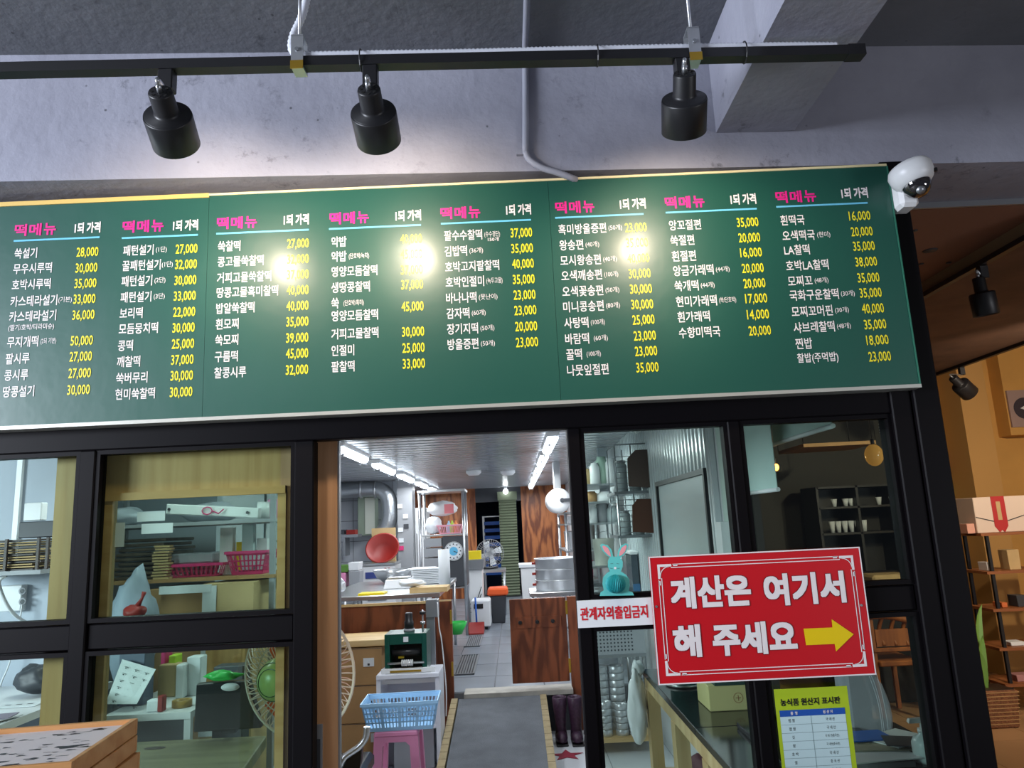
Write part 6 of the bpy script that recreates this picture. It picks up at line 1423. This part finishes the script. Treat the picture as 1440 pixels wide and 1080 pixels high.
# teal ball bottle by mullion
q = P(1068, 1058, 2.75); solo(MB().lathe([(0, 0), (.02, 0), (.03, .02), (.03, .05), (.02, .07), (0, .075)], (.83, 2.74, ztb + .001), (0, 0, 1), 16), 'bottle', mat('mint', '#59c2b0', .3), 'small mint-green round bottle beside the black mullion', 'bottle')

# ================================================================== CAFE SIDE (window 4 and beyond the post)
def blind(ya_, yb_, ztop, zbot, lbl, X=1.15):
    t = thing('roller_blind', lbl, 'blind', (X, (ya_ + yb_) / 2, zbot), 'pale roller blinds inside the right window')
    MB().box(X, X + .003, ya_, yb_, zbot, ztop).build('blind_cloth', mat('blind_green', '#b5cfc8', .7), t)
    MB().cyl((X + .001, ya_ - .01, zbot), (X + .001, yb_ + .01, zbot), .009, n=10).build('bottom_bar', M_WHITE, t)
    MB().cyl((X + .02, ya_, ztop), (X + .02, yb_, ztop), .025, n=12).build('roller', M_WHITE, t)
blind(3.07, 3.42, 2.3, 1.745, 'longer pale green roller blind just right of the mullion', 1.09); blind(2.62, 3.22, 2.3, 1.945, 'shorter pale green roller blind with a slanting bottom edge')
# bead chain
t = thing('bead_chain', 'silver bead pull chain looping at the top of the right window', 'chain', tuple(P(1245, 590, 2.62))); m = MB()
pts = smoothp([P(x, y, 2.62) for x, y in ((1235, 560), (1236, 592), (1240, 615), (1247, 630), (1256, 634), (1262, 628))], 6)
for p in pts: m.blob(p, .0035, .0035, .0035, 8, 5, 0)
m.build('bead', M_STEEL, t, kind='stuff')
def bulb(px, py, Y, lbl, on, r=.022):
    q = P(px, py, Y); t = thing('pendant_lamp', lbl, 'lamp', tuple(q), None)
    MB().blob(q, r, r, r * 1.25, 14, 9, 0).build('bulb', mat('warm_glow' if on else 'clear_bulb', '#ffb060', .2, emit='#ff9a3c' if on else None, estr=12 if on else 0) if on else mat('clear_bulb', '#b08a50', .1, spec=.8, emit='#ffae50', estr=.25), t)
    MB().cyl((q.x, q.y, q.z + r * 1.1), (q.x, q.y, q.z + r * 1.1 + .04), .012, n=10).build('socket', M_BLACKM, t); MB().cyl((q.x, q.y, q.z + r + .05), (q.x, q.y, 2.80 if q.x > 2.32 else 2.86), .003, n=6).build('cord', M_BLACKM, t)
bulb(1091, 657, 5.5, 'small glowing orange bulb beside the edge of the longer blind', True); bulb(1229, 640, 4.6, 'large clear filament bulb in the upper part of the right window', False, .055)
l = bpy.data.lights.new('pendant_glow', 'POINT'); l.energy = 4; l.color = (1, .6, .3); l.shadow_soft_size = .05; o = bpy.data.objects.new('pendant_glow', l); C.objects.link(o); o.location = P(1091, 662, 5.3)
# hanging wooden canopy panel
t = thing('ceiling_panel', 'tan wooden panel hanging under the dark cafe ceiling', 'panel', tuple(P(1150, 635, 5.0)))
pa = [PZ(x, y, 2.2) for x, y in ((1095, 639), (1130, 629), (1232, 624), (1196, 633))]
m = MB(); m.hexa([(p.x, p.y, 2.2) for p in pa] + [(p.x, p.y, 2.23) for p in pa]); m.build('panel_board', mat('tan_board', '#9c7440', .6), t)
for p in pa: MB().cyl((p.x, p.y, 2.23), (p.x, p.y, 2.80 if p.x > 2.32 else 2.86), .004, n=6).build('hanging_wire', M_BLACKM, t)
# dark shelves with cups
Yb = 7.4; x0 = P(1150, 700, Yb).x; x1 = P(1262, 700, Yb).x
t = thing('cup_cabinet', 'dark open cabinet of cups against the cafe wall', 'cabinet', ((x0 + x1) / 2, Yb, 0)); M_DK = mat('dark_cabinet', '#211d1a', .5)
zc = [P(1190, y, Yb).z for y in (712, 749, 830)]; ztc = P(1190, 683, Yb).z
for z in [ztc] + zc + [.5, .02]: MB().box(x0, x1, Yb, Yb + .4, z - .02, z).build('shelf', M_DK, t)
for x in (x0, (x0 + x1) / 2, x1): MB().box(x - .012, x + .012, Yb, Yb + .4, 0, ztc).build('upright', M_DK, t)
MB().box(x0, x1, Yb + .4, Yb + .42, 0, ztc).build('back_panel', M_DK, t)
cps = [(1172, 0), (1188, 0), (1196, 0), (1203, 0), (1235, 0), (1254, 0)] + [(1165 + 9 * k, 1) for k in range(6)]
rn = ['first', 'second', 'third', 'fourth', 'fifth', 'sixth']
for k, (px, s) in enumerate(cps):
    q = P(px, 700, Yb + .1); t = thing('cup', '%s white cup from the left on the %s shelf of the dark cabinet' % (rn[k % 6], ['upper', 'lower'][s]), 'cup', (q.x, Yb + .12, zc[s]), 'white cups in the dark cabinet')
    h_ = .075 if s == 0 else .11; MB().lathe([(0, 0), (.018, 0), (.03, h_), (.027, h_), (.016, .006), (0, .006)], (q.x, Yb + .1, zc[s] + .001), (0, 0, 1), 14).build('cup_body', M_PAPER, t)
# sofa / wooden armrest glimpse
item(1228, 808, 1284, 823, 6.76, .3, 'table_board', M_CARDD, 'tan cushion edge seen low in the right window', 'cushion', bevel=.02)
q = bx(1228, 808, 1284, 823, 6.76, .3); 
t = thing('sofa', 'dark low sofa behind the wooden chair', 'sofa', (q[0] + .15, 6.6, 0)); MB().box(q[0] - .3, q[1] + .1, 6.75, 7.15, .0, q[4] - .002).build('sofa_body', M_DK, t, .02); MB().box(q[0] - .3, q[1] + .1, 7.152, 7.3, 0, q[5] + .0).build('backrest', M_DK, t, .02)
# wooden chair
Yk = 6.2
def ck(px, py, Y=Yk): return P(px, py, Y)
t = thing('wooden_chair', 'reddish wooden chair with curved back slats beyond the counter', 'chair', (ck(1270, 960).x, Yk + .2, 0))
pts = [ck(1222, 866), ck(1243, 866), ck(1262, 868), ck(1283, 875)]
m = MB().tube(smoothp([p + Vector((0, .0, 0)) for p in pts]), .028, 8); m.build('top_rail', M_CHAIR, t)
x0 = ck(1229, 930).x; x1 = ck(1297, 930).x; zse = ck(1265, 910).z; zse2 = ck(1265, 928).z
MB().box(x0, x1, Yk - .02, Yk + .03, zse - .03, zse + .0).build('arm_rail', M_CHAIR, t, .005); MB().box(x0 + .03, x1 - .02, Yk - .04, Yk + .42, zse2 - .04, zse2 - .0).build('seat', M_CHAIR, t, .008)
for px in (1240, 1257, 1274): a = ck(px, 868); b = ck(px + 4, 908); m = MB().tube(smoothp([a, a.lerp(b, .5) + Vector((-.02, .03, 0)), b]), .016, 7); m.build('back_slat', M_CHAIR, t)
MB().box(x0 + .04, x1 - .03, Yk + .0, Yk + .02, zse + .01, zse + .14).build('lattice_panel', M_CHAIR, t)
for (a, b, y) in ((x0, ck(1222, 866).z, Yk), (x1 - .03, ck(1283, 875).z, Yk)): MB().box(a, a + .035, y, y + .035, 0, b).build('leg', M_CHAIR, t, .004)
for a in (x0 + .05, x1 - .06): MB().box(a, a + .035, Yk + .38, Yk + .415, 0, zse2 - .04).build('leg', M_CHAIR, t, .004)
MB().tube(smoothp([ck(1283, 875), ck(1291, 890), ck(1297, 912), ck(1302, 940)]), .02, 8).build('side_rail', M_CHAIR, t)
# counter in front right: papers, monitor with bag, soap
ct = thing('desk_mat', 'dark desk mat under the papers behind the right lower window', 'mat', (1.1, 2.9, .8))
zr = P(1250, 1045, 2.85).z
MB().box(.87, 1.30, 2.66, 3.22, ztb + .001, zr).build('mat_slab', M_GB, ct, .003)
MB().box(.87, 1.30, 2.655, 2.66, ztb + .001, zr - .004).build('mat_edge', M_STEELD, ct)
def sheet(x, y, w, d, rz_, z, mm, lb):
    t = local('paper_sheet', lb, 'paper'); MB().box(-w / 2, w / 2, -d / 2, d / 2, 0, .004).build('sheet', mm, t); t.location = (x, y, z); t.rotation_euler = (0, 0, rz_); return t
for k, (px, py, w, d, r_z, mm, lb) in enumerate([(1215, 1060, .3, .2, .1, M_PAPER, 'bottom white paper with green stripes on the black counter'), (1225, 1050, .22, .15, -.1, mat('tan_folder', '#a5a08c', .7), 'tan folder under the blue folder'), (1262, 1043, .2, .15, .5, M_PAPER, 'white sheet fanned out right of the blue folder'), (1218, 1042, .16, .12, .05, M_DBLUE, 'bright blue folder on the black counter'), (1275, 1052, .14, .12, -.3, M_DGREY, 'dark booklet at the right of the papers')]):
    q = PZ(px, py, zr); sheet(q.x, min(max(q.y, 2.74), 3.1), w, d, r_z, zr + .001 + k * .0048, mm, lb)
q = P(1214, 1000, 3.1); t = thing('monitor', 'dark register monitor under a clear plastic bag', 'monitor', (q.x, 3.15, zr)); 
MB().prism([(P(x, y, 3.1).x, P(x, y, 3.1).z) for x, y in ((1192, 950), (1212, 946), (1226, 985), (1230, 1040), (1196, 1040))], (0, 3.1, 0), EX, EZ, (0, .05, 0)).build('panel', M_DGREY, t, .006)
t = thing('plastic_bag', 'clear crinkled plastic bag draped over the register monitor', 'bag', (q.x, 3.1, zr))
m = MB(); f = [(1188, 945), (1208, 938), (1230, 944), (1240, 962), (1252, 985), (1258, 1012), (1256, 1042), (1228, 1042), (1200, 1042)]
m.prism([(P(x, y, 3.06).x, P(x, y, 3.06).z) for x, y in f], (0, 3.06, 0), EX, EZ, (0, .12, 0))
m.build('bag_film', mat('milky_film', '#c4ccd6', .25, alpha=.45, bump=1.0, bscale=9), t, .012)
m = MB()
for a in (((1232, 946), (1240, 975), (1247, 1010), (1250, 1040)), ((1222, 950), (1234, 985), (1240, 1020), (1240, 1040)), ((1212, 940), (1226, 952), (1238, 990), (1244, 1030))): m.tube(smoothp([P(x, y, 3.05) for x, y in a]), .0012, 5)
m.build('fold', M_FILM, t, kind='stuff')
q = P(1306, 1080, 2.72)
t = thing('soap_dispenser', 'white pump bottle standing at the right end of the black counter', 'bottle', (P(1308, 1070, 2.66).x, 2.68, zr)); sx_ = P(1308, 1050, 2.66).x; hb = P(1304, 1032, 2.66).z
hb0 = ztb + .001
MB().lathe([(0, 0), (.034, 0), (.038, .01), (.038, (hb - hb0) * .62), (.03, (hb - hb0) * .8), (.013, (hb - hb0) * .88), (.013, hb - hb0), (0, hb - hb0)], (sx_, 2.70, hb0), (0, 0, 1), 24).build('bottle_body', mat('bottle_mint', '#cfe0e2', .3), t)
MB().cyl((sx_, 2.70, hb), (sx_, 2.70, hb + .03), .005, n=8).build('pump_stem', M_WHITE, t); MB().hexa([(sx_ - .045, 2.692, hb + .026), (sx_ + .012, 2.692, hb + .026), (sx_ + .012, 2.708, hb + .026), (sx_ - .045, 2.708, hb + .03), (sx_ - .04, 2.692, hb + .04), (sx_ + .012, 2.692, hb + .042), (sx_ + .012, 2.708, hb + .042), (sx_ - .04, 2.708, hb + .04)]).build('pump_head', M_WHITE, t)
MB().cyl((sx_, 2.70, hb - .004), (sx_, 2.70, hb + .008), .014, n=14).build('collar', M_WHITE, t)
# ---- beyond the post
ctk = thing('lighting_track', 'black lighting track along the edge of the dark cafe ceiling', 'lighting track', (2.3175, 4, 2.8))
MB().box(2.30, 2.335, 2.95, 7.5, 2.775, 2.80).build('track_rail', M_BLACKM, ctk)
ctk2 = thing('lighting_track', 'second black lighting track, nearer the yellow cafe wall', 'lighting track', (3.80, 5, 2.8)); MB().box(3.785, 3.82, 2.95, 7.5, 2.775, 2.80).build('track_rail', M_BLACKM, ctk2)
q = PX(1382, 385, 2.3175); q.z = 2.788
c_ = P(1384, 428, q.y)
spotlight('dark spotlight hanging from the near cafe track, right of the menu board', 0, (.12, .1, -1), c_, R=.056, on=False, grp=None, trackpt=q, s=1.1)
q = PX(1352, 520, 3.8025); q.z = 2.788; q.y = min(q.y, 6.5)
c_ = P(1357, 547, q.y); spotlight('dark tilted spotlight on the far cafe track against the yellow wall', 0, (.75, .3, -.6), c_, R=.072, on=False, grp=None, trackpt=q, s=1.3)
for k, (px, py) in enumerate(((1308, 352), (1334, 369), (1418, 293), (1286, 324), (1295, 371))):
    q = PZ(px, py, 2.86)
    if q.y < 2.95 or q.x > 2.28: continue
    solo(MB().lathe([(0, -.004), (.03 if k == 0 else .012, -.004), (.034 if k == 0 else .014, -.0005), (0, -.0005)], q, (0, 0, 1), 16), 'ceiling_vent' if k == 0 else 'sprinkler', M_DGREY, 'dark round fitting in the cafe ceiling near the security camera' if k == 0 else ['', 'small dark ceiling mark right of the round fitting', 'small dark ceiling mark near the right picture edge', 'small dark ceiling mark left of the security camera arm', 'small dark ceiling mark below the round fitting'][k], 'fitting')
# poster
Yw = 7.995
a = P(1322, 635, Yw); b = P(1368, 704, Yw); x0, x1, z0, z1 = P(1318, 635, Yw).x, P(1364, 670, Yw).x, P(1350, 704, Yw).z, P(1345, 633, Yw).z
t = thing('poster', 'black poster with a rainbow-coloured ring of fruit on the yellow wall', 'poster', ((x0 + x1) / 2, Yw, z0)); MB().box(x0, x1, Yw - .02, Yw, z0, z1).build('poster_board', M_DK, t); MB().box(x0, x1, Yw - .022, Yw - .0205, z0 - .012, z0 + .004).build('bottom_edge', M_PAPER, t)
cx_, cz_ = P(1332, 670, Yw).x, (z0 + z1) / 2; cl_ = ['#c8402c', '#d8742c', '#e0a02c', '#d8c040', '#9cc050', '#6ca848', '#8cc078', '#a8c8a0', '#c89040', '#b8502c', '#a03c50', '#7c3c70']
for k in range(12):
    a0 = math.pi / 2 - k * math.pi / 6; a1_ = a0 - math.pi / 6 + .04; m = Print(); ro, ri = (z1 - z0) * .43, (z1 - z0) * .25
    m.poly((cx_, Yw - .0215, cz_), EX, EZ, [(math.cos(a0) * ri, math.sin(a0) * ri), (math.cos(a0) * ro, math.sin(a0) * ro), (math.cos((a0 + a1_) / 2) * ro, math.sin((a0 + a1_) / 2) * ro), (math.cos(a1_) * ro, math.sin(a1_) * ro), (math.cos(a1_) * ri, math.sin(a1_) * ri)]); m.build('wheel_print', mat('wheel%d' % k, cl_[k], .5), t)
# framed disc picture
q = bx(1420, 548, 1462, 600, 7.77, .02); t = thing('picture_frame', 'pale square picture with a dark disc at the upper right', 'picture', (q[0], 7.77, q[4])); MB().box(q[0], q[1], 7.775, 7.798, q[4], q[5]).build('frame_board', mat('mauve_board', '#a08a84', .6), t)
MB().cyl(((q[0] + q[1]) / 2, 7.775, (q[4] + q[5]) / 2), ((q[0] + q[1]) / 2, 7.768, (q[4] + q[5]) / 2), (q[1] - q[0]) * .36, n=28).build('disc', mat('disc_grey', '#3a3640', .5), t); MB().prism([(-.05, 0), (0, .025), (.06, 0), (0, -.02)], ((q[0] + q[1]) / 2, 7.767, (q[4] + q[5]) / 2), EX, EZ, (0, -.003, 0)).build('leaf_mark', M_PAPER, t)
# ladder shelf with goods
Ys = 6.2
xa = P(1388, 760, Ys).x; M_SHW = wood('shelf_wood', '#9a6038', '#7c4826', 'X', 14)
zz = [P(1400, y, Ys).z for y in (749, 803, 856, 911, 962)]
t = thing('ladder_shelf', 'black metal shelf unit with reddish wooden boards at the right edge', 'shelf', (xa + .3, Ys + .2, 0))
for k, z in enumerate(zz): MB().box(xa - .06 - .0 * k, xa + .75, Ys - .03, Ys + .33, z - .022, z).build('shelf_board', M_SHW, t)
for x in (xa, xa + .7):
    for y in (Ys, Ys + .3): MB().box(x - .012, x + .012, y - .012, y + .012, 0, zz[0] - .022).build('upright', M_BLACKM, t)
q = bx(1371, 698, 1446, 748, Ys, .25); t = thing('gift_box', 'large cream carton with a red ribbon band on top of the shelf unit', 'box', (q[0] + .2, Ys + .1, zz[0]))
q[4] = zz[0] + .001; MB().box(q[0], q[1], Ys + .0, Ys + .28, q[4], q[5]).build('carton', mat('cream_carton', '#d8c4b4', .6), t, .004)
xm = P(1405, 720, Ys).x; MB().box(xm - .055, xm + .055, Ys - .005, Ys, q[4] + .05, q[5] + .003).build('ribbon', mat('ribbon_red', '#b02a2a', .5), t); MB().prism([(-.055, 0), (.055, 0), (0.02, -.05), (0, -.03), (-.02, -.05)], (xm, Ys - .005, q[4] + .05), EX, EZ, (0, .004, 0)).build('ribbon_tail', MATS['ribbon_red'], t)
m = Print(); m.rect((xm, Ys - .0065, 0), EX, EZ, -.02, .015, q[4] + .10, q[5] - .04); m.build('ribbon_print', M_CARDD, t)
for s in (-1, 1): MB().bar((xm + s * .055, Ys - .003, q[4] + .09), (xm + s * .2, Ys - .003, q[4] + .13), .005).build('cord', M_BLACKM, t)
solo(MB().box(q[0] - .07, q[0] - .006, Ys + .02, Ys + .12, zz[0] + .001, zz[0] + .08), 'carton', mat('peach', '#d8a08c', .6), 'small peach carton left of the cream carton', 'box', bevel=.003)
gd = [(1396, 1, .05, .07, M_WHITE, 'small white jar on the second shelf board'), (1432, 1, .1, .16, M_CARDD, 'leaning tan book on the second shelf board'), (1408, 2, .05, .04, mat('orangebox', '#d0703c', .5), 'orange folded packet on the third shelf board'), (1434, 2, .09, .09, M_DGREY, 'dark tablet leaning on the third shelf board'), (1418, 3, .12, .03, M_PAPER, 'pale magazines on the fourth shelf board'), (1420, 4, .14, .05, mat('rosebox', '#b08080', .6), 'rose-coloured boxes on the lowest shelf board')]
for (px, k, w, h_, mm, lb) in gd: x = P(px, 800, Ys).x; solo(MB().box(x - w / 2, x + w / 2, Ys + .03, Ys + .15, zz[k] + .001, zz[k] + h_, .004, .0), 'shelf_item', mm, lb, 'item', bevel=.003)
# plant pot
q = PZ(1398, 1018, 0); t = thing('potted_plant', 'green-leaved plant in a woven brown basket pot at the foot of the shelf', 'plant', (q.x, q.y, 0))
px_, py_ = q.x - .02, q.y + .0; py_ = min(py_, Ys - .22)
m = MB().box(px_ - .15, px_ + .15, py_ - .12, py_ + .12, 0, .27, .02, .02); m.build('basket_pot', mat('wicker', '#8a5a3a', .8, noise=.4, nscale=50, bump=1, bscale=80), t, .01)
for k in range(9):
    z = .03 + k * .028; f_ = .02 * (1 - z / .27); MB().box(px_ - .152 + f_, px_ + .152 - f_, py_ - .122 + f_, py_ + .122 - f_, z, z + .006).build('weave_band', M_CARD, t)
MB().box(px_ - .13, px_ + .13, py_ - .1, py_ + .1, .27, .275).build('soil', M_DARKW, t)
M_LEAF = mat('plant_leaf', '#6f9a4a', .4); rnd = random.Random(12)
lv = [(-.08, -.02, .9, -.15, .05), (-.10, .0, 1.0, -.2, -.05), (-.06, .02, 1.05, -.22, .1), (-.02, 0, .5, .03, 0), (-.05, -.03, .42, -.08, -.04), (.0, .02, .8, .1, .06), (-.12, 0, .7, -.2, 0)]
for (dx, dy, h_, ex, ey) in lv:
    n = 8; m = MB(); b_ = Vector((px_ + dx * .6, py_ + dy, .27)); rows_ = []
    for k in range(n + 1):
        f_ = k / n; p = b_ + Vector((ex * f_ ** 2, ey * f_, h_ * (f_ - .25 * f_ ** 3))); w = .028 * math.sin(math.pi * min(f_ * .9 + .1, 1)) + .001
        rows_.append((m.bm.verts.new(p + Vector((-w, 0, 0))), m.bm.verts.new(p + Vector((0, .006, 0))), m.bm.verts.new(p + Vector((w, 0, 0)))))
    for A_, B_ in zip(rows_, rows_[1:]):
        for i in (0, 1): m.bm.faces.new((A_[i], A_[i + 1], B_[i + 1], B_[i]))
    m.build('leaf', M_LEAF, t)
# cafe lamps (real fittings out of sight of the lens, on the tracks)
def cafe_lamp(x, y, z, look, pw, lbl):
    a = (Vector(look) - Vector((x, y, z - .12))).normalized(); t = spotlight(lbl, 0, a, Vector((x, y, z - .13)), R=.05, power=pw, grp='cafe spotlights', trackpt=Vector((x, y, z)), s=.9)
CL = 230
cafe_lamp(3.8025, 4.0, 2.788, (5.3, 8, 1.6), CL, 'nearest lit cafe spotlight on the far track, facing the yellow wall')
cafe_lamp(3.8025, 3.2, 2.788, (3.7, 6.2, .3), CL * .5, 'lit cafe spotlight at the near end of the far track')
cafe_lamp(2.3175, 5.0, 2.788, (3.6, 6.5, .0), CL * .2, 'lit cafe spotlight on the near track facing the wooden chair')
# fluorescent fittings of the hall behind the viewer
for k, (x, y) in enumerate(((-3.0, -2.2), (-2.4, -3.0))):
    t = thing('hall_tube_light', '%s tube light on the hall ceiling behind the viewer' % ('first', 'second')[k], 'ceiling light', (x, y, CEIL), 'hall tube lights')
    MB().box(x - .6, x + .6, y - .05, y + .05, CEIL - .05, CEIL - .001).build('housing', M_WHITE, t); MB().cyl((x - .58, y, CEIL - .075), (x + .58, y, CEIL - .075), .02, n=12).build('tube', mat('hall_tube_glow', '#ffffff', .4, emit='#eef5ff', estr=10), t)
# stray screws / fitting on the beam above the board
bpy.data.objects.remove(_fo); bpy.data.scenes.remove(_fs)
